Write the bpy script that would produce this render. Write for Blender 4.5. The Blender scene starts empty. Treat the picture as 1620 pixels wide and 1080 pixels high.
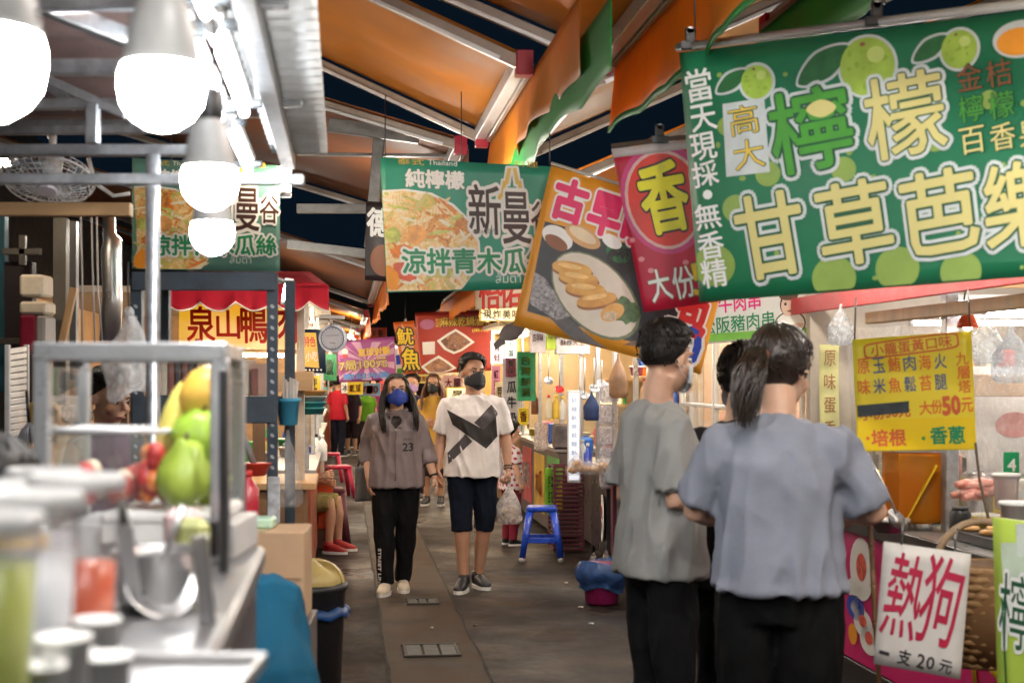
import bpy, math, random
from math import sin, cos, pi, radians, sqrt
from mathutils import Vector, Matrix, noise, bvhtree
random.seed(7)
V = Vector
def lerp(a, b, t): return a+(b-a)*t
SC = bpy.context.scene
COL = SC.collection

# ------------------------------------------------------------------ camera, sky, exposure
F, HZ, CAMZ = 2250.0, 595.0, 1.59          # focal length and horizon of the 1620 px photograph, eye height
cd = bpy.data.cameras.new('camera')
cam = bpy.data.objects.new('camera', cd); COL.objects.link(cam)
cam.location = (0, 0, CAMZ); cam.rotation_euler = (pi/2, 0, 0)
cd.sensor_width = 36; cd.lens = 36*F/1620; cd.shift_y = 55/1620
cd.clip_start = .05; cd.clip_end = 500
cd.dof.use_dof = True; cd.dof.focus_distance = 10.4; cd.dof.aperture_fstop = 3.8; cd.dof.aperture_blades = 9
SC.camera = cam
w = bpy.data.worlds.new('World'); SC.world = w; w.use_nodes = True
nt = w.node_tree
bgn = nt.nodes['Background']; bgn.inputs['Color'].default_value = (.10,.26,.50,1); bgn.inputs['Strength'].default_value = .006   # clear night sky over a lit town
SC.view_settings.view_transform = 'Standard'; SC.view_settings.look = 'None'
SC.view_settings.exposure = 2.0; SC.view_settings.gamma = 1
SC.cycles.use_denoising = True
SC.cycles.max_bounces = 6; SC.cycles.diffuse_bounces = 3; SC.cycles.glossy_bounces = 3
SC.cycles.transmission_bounces = 4; SC.cycles.transparent_max_bounces = 12
SC.cycles.sample_clamp_indirect = 4; SC.cycles.sample_clamp_direct = 0
SC.cycles.caustics_reflective = False; SC.cycles.caustics_refractive = False

# ------------------------------------------------------------------ placing
ALLEY = math.atan(.1178)                   # the lane runs a little to the left of the view
def P(px, py, Y): return V(((px-810)/F*Y, Y, CAMZ+(HZ-py)/F*Y))
def U(u, Y, z=0): return V((u-.1178*Y, Y, z))          # lane coordinates: u across (0 = left stall edge)
def rz(a): return Matrix.Rotation(a, 4, 'Z')

# ------------------------------------------------------------------ materials
_mats = {}
def _new(name):
    m = bpy.data.materials.new(name); m.use_nodes = True
    return m, m.node_tree, m.node_tree.nodes, m.node_tree.links
def mat(name, col, rough=.5, metal=0, var=.14, scale=9, bump=.12, bscale=70, spec=.5, coat=0, sss=0, trans=None, alpha=1, stretch=None, dirt=0):
    """principled surface with noise in colour, roughness and relief"""
    if name in _mats: return _mats[name]
    m, t, N, L = _new(name); b = N['Principled BSDF']
    tc = N.new('ShaderNodeTexCoord'); src = tc.outputs['Object']
    if stretch:
        mp = N.new('ShaderNodeMapping'); mp.inputs['Scale'].default_value = stretch; L.new(src, mp.inputs[0]); src = mp.outputs[0]
    n = N.new('ShaderNodeTexNoise'); n.inputs['Scale'].default_value = scale; n.inputs['Detail'].default_value = 5; n.inputs['Roughness'].default_value = .62
    L.new(src, n.inputs['Vector'])
    mr = N.new('ShaderNodeMapRange'); mr.inputs['From Min'].default_value = .3; mr.inputs['From Max'].default_value = .7
    mr.inputs['To Min'].default_value = 1-var; mr.inputs['To Max'].default_value = 1+var*.7
    L.new(n.outputs['Fac'], mr.inputs['Value'])
    mx = N.new('ShaderNodeVectorMath'); mx.operation = 'SCALE'; mx.inputs[0].default_value = col[:3]
    L.new(mr.outputs[0], mx.inputs['Scale'])
    out = mx.outputs[0]
    if dirt:
        n3 = N.new('ShaderNodeTexNoise'); n3.inputs['Scale'].default_value = scale*.35; n3.inputs['Detail'].default_value = 9; n3.inputs['Roughness'].default_value = .7
        L.new(src, n3.inputs['Vector'])
        r3 = N.new('ShaderNodeMapRange'); r3.inputs['From Min'].default_value = .48; r3.inputs['From Max'].default_value = .72
        r3.inputs['To Max'].default_value = dirt; L.new(n3.outputs['Fac'], r3.inputs['Value'])
        mm = N.new('ShaderNodeMix'); mm.data_type = 'RGBA'; mm.inputs['B'].default_value = (.05,.04,.03,1)
        L.new(r3.outputs[0], mm.inputs['Factor']); L.new(out, mm.inputs['A']); out = mm.outputs['Result']
    L.new(out, b.inputs['Base Color'])
    rr = N.new('ShaderNodeMapRange'); rr.inputs['From Min'].default_value = .3; rr.inputs['From Max'].default_value = .7
    rr.inputs['To Min'].default_value = max(.03, rough*.8); rr.inputs['To Max'].default_value = min(1, rough*1.25)
    L.new(n.outputs['Fac'], rr.inputs['Value']); L.new(rr.outputs[0], b.inputs['Roughness'])
    b.inputs['Metallic'].default_value = metal; b.inputs['Specular IOR Level'].default_value = spec
    if coat: b.inputs['Coat Weight'].default_value = coat; b.inputs['Coat Roughness'].default_value = .12
    if sss: b.inputs['Subsurface Weight'].default_value = sss; b.inputs['Subsurface Radius'].default_value = (.012,.005,.003)
    if bump:
        n2 = N.new('ShaderNodeTexNoise'); n2.inputs['Scale'].default_value = bscale; n2.inputs['Detail'].default_value = 4; L.new(src, n2.inputs['Vector'])
        bp = N.new('ShaderNodeBump'); bp.inputs['Strength'].default_value = bump; bp.inputs['Distance'].default_value = .01
        L.new(n2.outputs['Fac'], bp.inputs['Height']); L.new(bp.outputs[0], b.inputs['Normal'])
    if trans:                                              # cloth that lets light through
        tr = N.new('ShaderNodeBsdfTranslucent'); ms = N.new('ShaderNodeMixShader'); ms.inputs[0].default_value = trans
        L.new(out, tr.inputs['Color']); L.new(b.outputs[0], ms.inputs[1]); L.new(tr.outputs[0], ms.inputs[2])
        L.new(ms.outputs[0], N['Material Output'].inputs[0])
    if alpha < 1: b.inputs['Alpha'].default_value = alpha
    _mats[name] = m; return m
def emit(name, col, s):
    if name in _mats: return _mats[name]
    m, t, N, L = _new(name); b = N['Principled BSDF']
    b.inputs['Base Color'].default_value = (.8,.8,.8,1)
    b.inputs['Emission Color'].default_value = (*col, 1); b.inputs['Emission Strength'].default_value = s
    _mats[name] = m; return m
def clear(name, col=(1,1,1), milky=.08, rough=.05, bump=0, bscale=20):
    """thin clear plastic or glass: see-through, a little milky, glossy by angle"""
    if name in _mats: return _mats[name]
    m, t, N, L = _new(name); N.remove(N['Principled BSDF'])
    tr = N.new('ShaderNodeBsdfTransparent'); tr.inputs[0].default_value = (*col, 1)
    di = N.new('ShaderNodeBsdfDiffuse'); di.inputs[0].default_value = (*[min(.9, c*.9) for c in col], 1)
    gl = N.new('ShaderNodeBsdfGlossy'); gl.inputs['Roughness'].default_value = rough
    ge = N.new('ShaderNodeNewGeometry'); dt = N.new('ShaderNodeVectorMath'); dt.operation = 'DOT_PRODUCT'
    L.new(ge.outputs['Incoming'], dt.inputs[0]); L.new(ge.outputs['Normal'], dt.inputs[1])
    ab = N.new('ShaderNodeMath'); ab.operation = 'ABSOLUTE'; L.new(dt.outputs['Value'], ab.inputs[0])
    om = N.new('ShaderNodeMath'); om.operation = 'SUBTRACT'; om.inputs[0].default_value = 1; L.new(ab.outputs[0], om.inputs[1])
    pw = N.new('ShaderNodeMath'); pw.operation = 'POWER'; pw.inputs[1].default_value = 4; L.new(om.outputs[0], pw.inputs[0])
    fr = N.new('ShaderNodeMath'); fr.operation = 'MULTIPLY_ADD'; fr.inputs[1].default_value = .6; fr.inputs[2].default_value = .045; L.new(pw.outputs[0], fr.inputs[0])
    tl = N.new('ShaderNodeBsdfTranslucent'); tl.inputs[0].default_value = di.inputs[0].default_value
    dm = N.new('ShaderNodeMixShader'); L.new(di.outputs[0], dm.inputs[1]); L.new(tl.outputs[0], dm.inputs[2])
    a = N.new('ShaderNodeMixShader'); a.inputs[0].default_value = milky
    L.new(tr.outputs[0], a.inputs[1]); L.new(dm.outputs[0], a.inputs[2])
    c = N.new('ShaderNodeMixShader'); L.new(fr.outputs[0], c.inputs[0]); L.new(a.outputs[0], c.inputs[1]); L.new(gl.outputs[0], c.inputs[2])
    if bump:
        tc = N.new('ShaderNodeTexCoord'); n2 = N.new('ShaderNodeTexNoise'); n2.inputs['Scale'].default_value = bscale; n2.inputs['Detail'].default_value = 5
        n2.inputs['Distortion'].default_value = 1.5
        L.new(tc.outputs['Object'], n2.inputs['Vector'])
        bp = N.new('ShaderNodeBump'); bp.inputs['Strength'].default_value = bump; bp.inputs['Distance'].default_value = .03
        L.new(n2.outputs['Fac'], bp.inputs['Height'])
        for x in (gl, di): L.new(bp.outputs[0], x.inputs['Normal'])
        mr = N.new('ShaderNodeMapRange'); mr.inputs['From Min'].default_value = .35; mr.inputs['From Max'].default_value = .7
        mr.inputs['To Min'].default_value = milky*.4; mr.inputs['To Max'].default_value = min(1, milky*1.8)
        L.new(n2.outputs['Fac'], mr.inputs['Value']); L.new(mr.outputs[0], a.inputs[0])
    L.new(c.outputs[0], N['Material Output'].inputs[0]); _mats[name] = m; return m
def ramp(name, cols, scale=6, kind='voronoi', rough=.5, distort=1.5, bump=0, detail=3, coat=0):
    """printed or edible mottle: cells and noise through a colour ramp"""
    if name in _mats: return _mats[name]
    m, t, N, L = _new(name); b = N['Principled BSDF']
    tc = N.new('ShaderNodeTexCoord')
    n0 = N.new('ShaderNodeTexNoise'); n0.inputs['Scale'].default_value = scale*.8; n0.inputs['Detail'].default_value = 4
    L.new(tc.outputs['Object'], n0.inputs['Vector'])
    ad = N.new('ShaderNodeMix'); ad.data_type = 'VECTOR'; ad.inputs['Factor'].default_value = .12*distort
    L.new(tc.outputs['Object'], ad.inputs['A']); L.new(n0.outputs['Color'], ad.inputs['B'])
    cr = N.new('ShaderNodeValToRGB'); e = cr.color_ramp.elements
    while len(e) < len(cols): e.new(.5)
    for i, c in enumerate(cols): e[i].position = .15+.7*i/(len(cols)-1); e[i].color = (*c, 1)
    if kind == 'voronoi':
        n = N.new('ShaderNodeTexVoronoi'); n.inputs['Scale'].default_value = scale; L.new(ad.outputs['Result'], n.inputs['Vector'])
        sp = N.new('ShaderNodeSeparateColor'); L.new(n.outputs['Color'], sp.inputs[0])
        nn = N.new('ShaderNodeTexNoise'); nn.inputs['Scale'].default_value = scale*3; nn.inputs['Detail'].default_value = detail; L.new(ad.outputs['Result'], nn.inputs['Vector'])
        mx = N.new('ShaderNodeMix'); mx.inputs['Factor'].default_value = .45
        L.new(sp.outputs[0], mx.inputs['A']); L.new(nn.outputs['Fac'], mx.inputs['B']); L.new(mx.outputs['Result'], cr.inputs[0]); h = mx.outputs['Result']
    elif kind == 'wave':
        n = N.new('ShaderNodeTexWave'); n.inputs['Scale'].default_value = scale; n.inputs['Distortion'].default_value = distort*4; n.inputs['Detail'].default_value = detail
        L.new(tc.outputs['Object'], n.inputs['Vector']); L.new(n.outputs['Fac'], cr.inputs[0]); h = n.outputs['Fac']
    else:
        n = N.new('ShaderNodeTexNoise'); n.inputs['Scale'].default_value = scale; n.inputs['Detail'].default_value = detail+3; n.inputs['Roughness'].default_value = .65
        n.inputs['Distortion'].default_value = distort*.3
        L.new(tc.outputs['Object'], n.inputs['Vector']); L.new(n.outputs['Fac'], cr.inputs[0]); h = n.outputs['Fac']
    L.new(cr.outputs[0], b.inputs['Base Color']); b.inputs['Roughness'].default_value = rough
    if coat: b.inputs['Coat Weight'].default_value = coat
    if bump:
        bp = N.new('ShaderNodeBump'); bp.inputs['Strength'].default_value = bump; bp.inputs['Distance'].default_value = .01
        L.new(h, bp.inputs['Height']); L.new(bp.outputs[0], b.inputs['Normal'])
    _mats[name] = m; return m

GALV = mat('galvanised steel', (.50,.52,.55), .38, .85, var=.25, scale=30, bump=.05)
STEEL = mat('brushed stainless', (.56,.56,.57), .32, .9, var=.07, scale=5, bump=0)
ALU = mat('aluminium', (.72,.72,.73), .4, .6, var=.1)
DSTEEL = mat('slate painted steel', (.055,.075,.10), .5, .2, var=.3, dirt=.4)
BLACK = mat('black plastic', (.015,.015,.017), .42)
WHITE = mat('white plastic', (.78,.78,.77), .4)
OFFW = mat('cream laminate', (.70,.62,.50), .5, dirt=.3)
WOOD = mat('pine wood', (.50,.31,.15), .55, var=.35, scale=5, stretch=(1,1,.12), bump=.15)
WOODX = mat('pine plank', (.55,.33,.16), .55, var=.35, scale=5, stretch=(.12,1,1), bump=.15)
DWOOD = mat('dark wood', (.10,.065,.045), .55, var=.35, scale=5, stretch=(1,1,.12))
CARD = mat('cardboard', (.50,.33,.20), .8, var=.12, scale=5, bump=.06, bscale=120)
RED = mat('red plastic', (.62,.03,.03), .38)
CRIM = mat('crimson stool plastic', (.60,.03,.10), .33)
MAROON = mat('maroon plastic', (.10,.022,.035), .4)
BLUEP = mat('blue stool plastic', (.015,.07,.55), .28, coat=.3)
YEL = mat('yellow print', (.85,.60,.02), .45)
INK = mat('black print', (.02,.016,.018), .5, bump=0)
PWHITE = mat('white print', (.82,.82,.80), .45, bump=0, var=.05)
PRED = mat('red print', (.70,.035,.03), .45, bump=0, var=.08)
FILM = clear('clear film', (1,1,1), .16, .1, bump=.5, bscale=14)
BAGW = clear('white carrier bag', (.95,.95,.96), .55, .3, bump=.8, bscale=16)
GLASS = clear('shop glass', (.97,.99,.98), .04, .02)
SKIN = mat('skin', (.60,.36,.25), .48, var=.10, scale=14, bump=.03, bscale=220, sss=.12)
HAIR = mat('black hair', (.010,.0075,.0065), .5, spec=.25, var=.4, scale=40, stretch=(1,1,.15), bump=.25, bscale=120)

# inks and vinyls of the prints
def vinyl(name, col, var=.13, trans=.18): return mat(name, col, .38, 0, var, scale=3, bump=.22, bscale=7, spec=.45, trans=trans)
GBAN = vinyl('lime banner vinyl', (.016,.19,.085)); TEAL = vinyl('teal banner vinyl', (.045,.34,.235)); AMB = vinyl('amber banner vinyl', (.80,.36,.035))
CRB = vinyl('crimson banner vinyl', (.60,.02,.06)); WB = vinyl('white banner vinyl', (.78,.80,.80)); REDB = vinyl('brick red banner vinyl', (.46,.055,.035))
PALEY = mat('pale yellow print', (.60,.53,.20), .45, bump=0, var=.05); LIME = mat('lime print', (.34,.50,.06), .45, bump=0, var=.2, scale=12); DGRN = mat('dark green print', (.012,.085,.035), .45, bump=0)
MGRN = mat('mid green print', (.06,.30,.03), .45, bump=0); TGRN = mat('leaf green print', (.01,.25,.10), .45, bump=0); GREYP = mat('silver outline print', (.55,.60,.60), .45, bump=0)
MAG = mat('magenta print', (.78,.015,.22), .45, bump=0); GOLD = mat('gold print', (.75,.52,.08), .45, bump=0); ORP = mat('orange print', (.85,.32,.02), .45, bump=0); BLU = mat('blue print', (.015,.06,.45), .45, bump=0)
LYEL = mat('lime spot print', (.24,.36,.07), .45, bump=0); BRWN = mat('brown print', (.25,.085,.03), .45, bump=0)

# ------------------------------------------------------------------ mesh building
WM = {}                                     # world matrix of every Empty / part
class MB:
    def __init__(s): s.v=[]; s.f=[]; s.m=[]; s.s=[]; s.mats=[]; s.T=None
    def mi(s, m):
        if m not in s.mats: s.mats.append(m)
        return s.mats.index(m)
    def add(s, vs, fs, m, sm=False):
        b = len(s.v)
        s.v += [s.T@V(p) for p in vs] if s.T else [V(p) for p in vs]
        i = s.mi(m)
        for f in fs: s.f.append([b+k for k in f]); s.m.append(i); s.s.append(sm)
        return s
    def box(s, c, d, m, R=None, bev=.003):
        x, y, z = [k/2 for k in d]; b = min(bev, x*.6, y*.6, z*.6); vs = []; c = V(c)
        for sx in (-1,1):
            for sy in (-1,1):
                for sz in (-1,1):
                    vs += [V((sx*(x-b),sy*(y-b),sz*z)), V((sx*(x-b),sy*y,sz*(z-b))), V((sx*x,sy*(y-b),sz*(z-b)))]
        I = lambda sx,sy,sz,k: ((sx>0)*4+(sy>0)*2+(sz>0))*3+k
        fs = []
        for q in (-1,1):
            fs.append([I(-1,-1,q,0),I(1,-1,q,0),I(1,1,q,0),I(-1,1,q,0)][::q])
            fs.append([I(-1,q,-1,1),I(1,q,-1,1),I(1,q,1,1),I(-1,q,1,1)][::-q])
            fs.append([I(q,-1,-1,2),I(q,1,-1,2),I(q,1,1,2),I(q,-1,1,2)][::q])
        for a in (-1,1):
            for b_ in (-1,1):
                fs.append([I(-1,a,b_,0),I(1,a,b_,0),I(1,a,b_,1),I(-1,a,b_,1)][::(1 if a*b_<0 else -1)])
                fs.append([I(a,-1,b_,0),I(a,1,b_,0),I(a,1,b_,2),I(a,-1,b_,2)][::(-1 if a*b_<0 else 1)])
                fs.append([I(a,b_,-1,1),I(a,b_,1,1),I(a,b_,1,2),I(a,b_,-1,2)][::(1 if a*b_<0 else -1)])
                for c_ in (-1,1):
                    fs.append([I(a,b_,c_,0),I(a,b_,c_,1),I(a,b_,c_,2)][::(-1 if a*b_*c_>0 else 1)])
        if R is not None: vs = [R@v for v in vs]
        return s.add([c+v for v in vs], fs, m)
    def bar(s, a, b, wd, ht, m, up=(0,0,1)):                 # rectangular bar from a to b
        a, b = V(a), V(b); d = b-a; L = d.length; d = d/L
        x = d.cross(V(up)); x = x.normalized() if x.length > 1e-4 else V((1,0,0))
        z = x.cross(d)
        R = Matrix((x, d, z)).transposed()
        return s.box((a+b)/2, (wd, L, ht), m, R=R)
    def ring(s, path, rads, m, n=8, caps=True, sm=True, side=None, e=2.0):
        """tube through points; rads = r, (rx, ry) or a list; side = fixed side axis"""
        path = [V(p) for p in path]; k = len(path)
        if not isinstance(rads, list): rads = [rads]*k
        vs = []; px = None
        for i, p in enumerate(path):
            d = (path[min(i+1,k-1)]-path[max(i-1,0)])
            d = d.normalized() if d.length > 1e-9 else V((0,0,1))
            if side is not None: q = V(side[i] if isinstance(side, list) else side); x = q-d*q.dot(d)
            elif px is None: x = d.orthogonal()
            else: x = px-d*px.dot(d)
            x = x.normalized() if x.length > 1e-6 else d.orthogonal().normalized()
            px = x; y = d.cross(x)
            r = rads[i]; rx, ry = r if isinstance(r, (tuple, list)) else (r, r)
            for j in range(n):
                a = 2*pi*j/n; ca, sa = cos(a), sin(a)
                if e != 2: ca = math.copysign(abs(ca)**(2/e), ca); sa = math.copysign(abs(sa)**(2/e), sa)
                vs.append(p+x*(rx*ca)+y*(ry*sa))
        fs = [[i*n+j, i*n+(j+1)%n, (i+1)*n+(j+1)%n, (i+1)*n+j] for i in range(k-1) for j in range(n)]
        s.add(vs, fs, m, sm)
        if caps:
            b = len(s.v)-len(vs); ii = s.mi(m)
            s.f.append([b+j for j in range(n)][::-1]); s.m.append(ii); s.s.append(False)
            s.f.append([b+(k-1)*n+j for j in range(n)]); s.m.append(ii); s.s.append(False)
        return s
    def lathe(s, prof, c, m, n=24, axis=None, sm=True):       # prof: (radius, height) bottom to top
        c = V(c); R = axis.to_track_quat('Z','Y').to_matrix() if axis is not None else Matrix.Identity(3)
        vs = [c+R@V((r*cos(2*pi*j/n), r*sin(2*pi*j/n), z)) for r, z in prof for j in range(n)]
        k = len(prof)
        fs = [[i*n+j, i*n+(j+1)%n, (i+1)*n+(j+1)%n, (i+1)*n+j] for i in range(k-1) for j in range(n)]
        if prof[0][0] > 1e-4 : fs.append(list(range(n))[::-1])
        if prof[-1][0] > 1e-4: fs.append([(k-1)*n+j for j in range(n)])
        return s.add(vs, fs, m, sm)
    def ball(s, c, r, m, n=16, R=None, sm=True):
        r = (r,r,r) if not isinstance(r, (tuple, list)) else r
        c = V(c); k = n//2+1; vs = []
        for i in range(k):
            t = pi*i/(k-1)
            for j in range(n):
                q = V((r[0]*sin(t)*cos(2*pi*j/n), r[1]*sin(t)*sin(2*pi*j/n), -r[2]*cos(t)))
                vs.append(c+(R@q if R is not None else q))
        fs = [[i*n+j, i*n+(j+1)%n, (i+1)*n+(j+1)%n, (i+1)*n+j] for i in range(k-1) for j in range(n)]
        return s.add(vs, fs, m, sm)
    def sheet(s, fn, nu, nv, m, th=0, sm=True):                # fn(u,v) -> point; thickness along the normal
        vs = [V(fn(i/nu, j/nv)) for j in range(nv+1) for i in range(nu+1)]
        W = nu+1
        fs = [[j*W+i, j*W+i+1, (j+1)*W+i+1, (j+1)*W+i] for j in range(nv) for i in range(nu)]
        if not th: return s.add(vs, fs, m, sm)
        nb = []
        for j in range(nv+1):
            for i in range(nu+1):
                du = vs[j*W+min(i+1,nu)]-vs[j*W+max(i-1,0)]; dv = vs[min(j+1,nv)*W+i]-vs[max(j-1,0)*W+i]
                nn = du.cross(dv); nn = nn.normalized() if nn.length > 1e-9 else V((0,0,1))
                nb.append(vs[j*W+i]-nn*th)
        o = len(vs); fs2 = fs+[[o+k for k in f][::-1] for f in fs]
        edge = [i for i in range(W)]+[j*W+nu for j in range(1,nv+1)]+[nv*W+i for i in range(nu-1,-1,-1)]+[j*W for j in range(nv-1,0,-1)]
        for a, b in zip(edge, edge[1:]+edge[:1]): fs2.append([b, a, o+a, o+b])
        return s.add(vs+nb, fs2, m, sm)
    def poly(s, pts, m, depth=None):                           # flat polygon, or prism along the vector depth
        pts = [V(p) for p in pts]; n = len(pts)
        if depth is None: return s.add(pts, [list(range(n))], m)
        q = [p+V(depth) for p in pts]
        return s.add(pts+q, [list(range(n))[::-1], [n+i for i in range(n)]]+[[i,(i+1)%n,n+(i+1)%n,n+i] for i in range(n)], m)
    def build(s, name, parent=None, label=None, cat=None, group=None, kind=None, remesh=0, smooth=0, fn=None, origin=None, fix=False):
        me = bpy.data.meshes.new(name)
        if parent is not None: W = WM[parent.name]; inv = W.inverted(); O = None
        else:
            if origin is None:
                xs = [p.x for p in s.v]; ys = [p.y for p in s.v]; zs = [p.z for p in s.v]
                origin = V(((min(xs)+max(xs))/2, (min(ys)+max(ys))/2, min(zs)))
            W = Matrix.Translation(origin) if not isinstance(origin, Matrix) else origin; inv = W.inverted()
        me.from_pydata([inv@p for p in s.v], [], s.f)
        for m in s.mats: me.materials.append(m)
        me.polygons.foreach_set('material_index', s.m); me.polygons.foreach_set('use_smooth', s.s)
        if fix:
            import bmesh
            bm = bmesh.new(); bm.from_mesh(me); bmesh.ops.recalc_face_normals(bm, faces=bm.faces); bm.to_mesh(me); bm.free()
        me.update()
        if remesh: me = remeshed(me, remesh, smooth)
        if fn: fn(me)
        o = bpy.data.objects.new(name, me); COL.objects.link(o)
        if parent is not None: o.parent = parent
        else: o.matrix_world = W; o.location = W.translation
        WM[o.name] = W
        if label: o['label'] = label
        if cat: o['category'] = cat
        if group: o['group'] = group
        if kind: o['kind'] = kind
        return o
def remeshed(me, vox, smooth):
    o = bpy.data.objects.new('tmp', me); COL.objects.link(o)
    r = o.modifiers.new('r', 'REMESH'); r.mode = 'VOXEL'; r.voxel_size = vox; r.use_smooth_shade = True
    if smooth: q = o.modifiers.new('s', 'SMOOTH'); q.factor = .5; q.iterations = smooth
    bpy.context.view_layer.update()
    m2 = bpy.data.meshes.new_from_object(o.evaluated_get(bpy.context.evaluated_depsgraph_get()))
    m2.name = me.name; bpy.data.objects.remove(o)
    m2.polygons.foreach_set('use_smooth', [True]*len(m2.polygons))
    return m2
def thing(name, label, cat, loc, rot=0, group=None):
    o = bpy.data.objects.new(name, None); COL.objects.link(o); o.empty_display_size = .1
    o.location = loc; o.rotation_euler = (0,0,rot); o['label'] = label; o['category'] = cat
    if group: o['group'] = group
    WM[o.name] = Matrix.Translation(V(loc))@rz(rot)
    return o
def kids(o): return [c for c in COL.objects if c.parent == o]
def copy_tree(o, label=None, loc=None, rot=None, parent=None):
    c = o.copy(); COL.objects.link(c)
    if parent: c.parent = parent
    if label: c['label'] = label
    if loc is not None: c.location = loc
    if rot is not None: c.rotation_euler = (0,0,rot)
    for k in list(o.children): copy_tree(k, parent=c)
    return c
def loc(t, *a):                              # MB whose points are in the thing's own frame
    m = MB(); m.T = WM[t.name]; return m

# ------------------------------------------------------------------ lettering
_gl = {}
def glyphs(body, off=0, res=2):
    k = (body, off, res)
    if k in _gl: return _gl[k]
    c = bpy.data.curves.new('lettering', 'FONT'); c.body = body; c.size = 1; c.offset = off; c.resolution_u = res
    o = bpy.data.objects.new('tmp', c); COL.objects.link(o); bpy.context.view_layer.update()
    me = bpy.data.meshes.new_from_object(o.evaluated_get(bpy.context.evaluated_depsgraph_get()))
    import bmesh
    bm = bmesh.new(); bm.from_mesh(me); bmesh.ops.triangulate(bm, faces=bm.faces[:])
    for _ in range(2):                       # long strokes are cut so that they can bend with the cloth
        e = [x for x in bm.edges if x.calc_length() > .33]
        if not e: break
        bmesh.ops.subdivide_edges(bm, edges=e, cuts=1); bmesh.ops.triangulate(bm, faces=[f for f in bm.faces if len(f.verts) > 3])
    bm.to_mesh(me); bm.free()
    vs = [(v.co.x, v.co.y) for v in me.vertices]; fs = [list(p.vertices) for p in me.polygons]
    bpy.data.objects.remove(o); bpy.data.meshes.remove(me)
    _gl[k] = (vs, fs); return _gl[k]
def text_on(mb, body, mp, layers):
    """mp(x,y,dz): x,y in -.5...5 of the text box; layers: (outline offset, material, height)"""
    vs0, _ = glyphs(body, .0)
    xs = [p[0] for p in vs0]; ys = [p[1] for p in vs0]
    x0, x1, y0, y1 = min(xs), max(xs), min(ys), max(ys); wx = max(x1-x0, .01); wy = max(y1-y0, .01)
    vs, fs = glyphs(body)
    for off, m, dz in layers:                  # the stroke is thickened by copies shifted round a circle
        n = 0 if off < .004 else (8 if off < .05 else 14)
        for i in range(n+1):
            ox, oy = (0, 0) if i == n else (off*cos(2*pi*i/n), off*sin(2*pi*i/n))
            mb.add([mp((x+ox-x0)/wx-.5, (y+oy-y0)/wy-.5, dz+.00003*i) for x, y in vs], fs, m)
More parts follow.
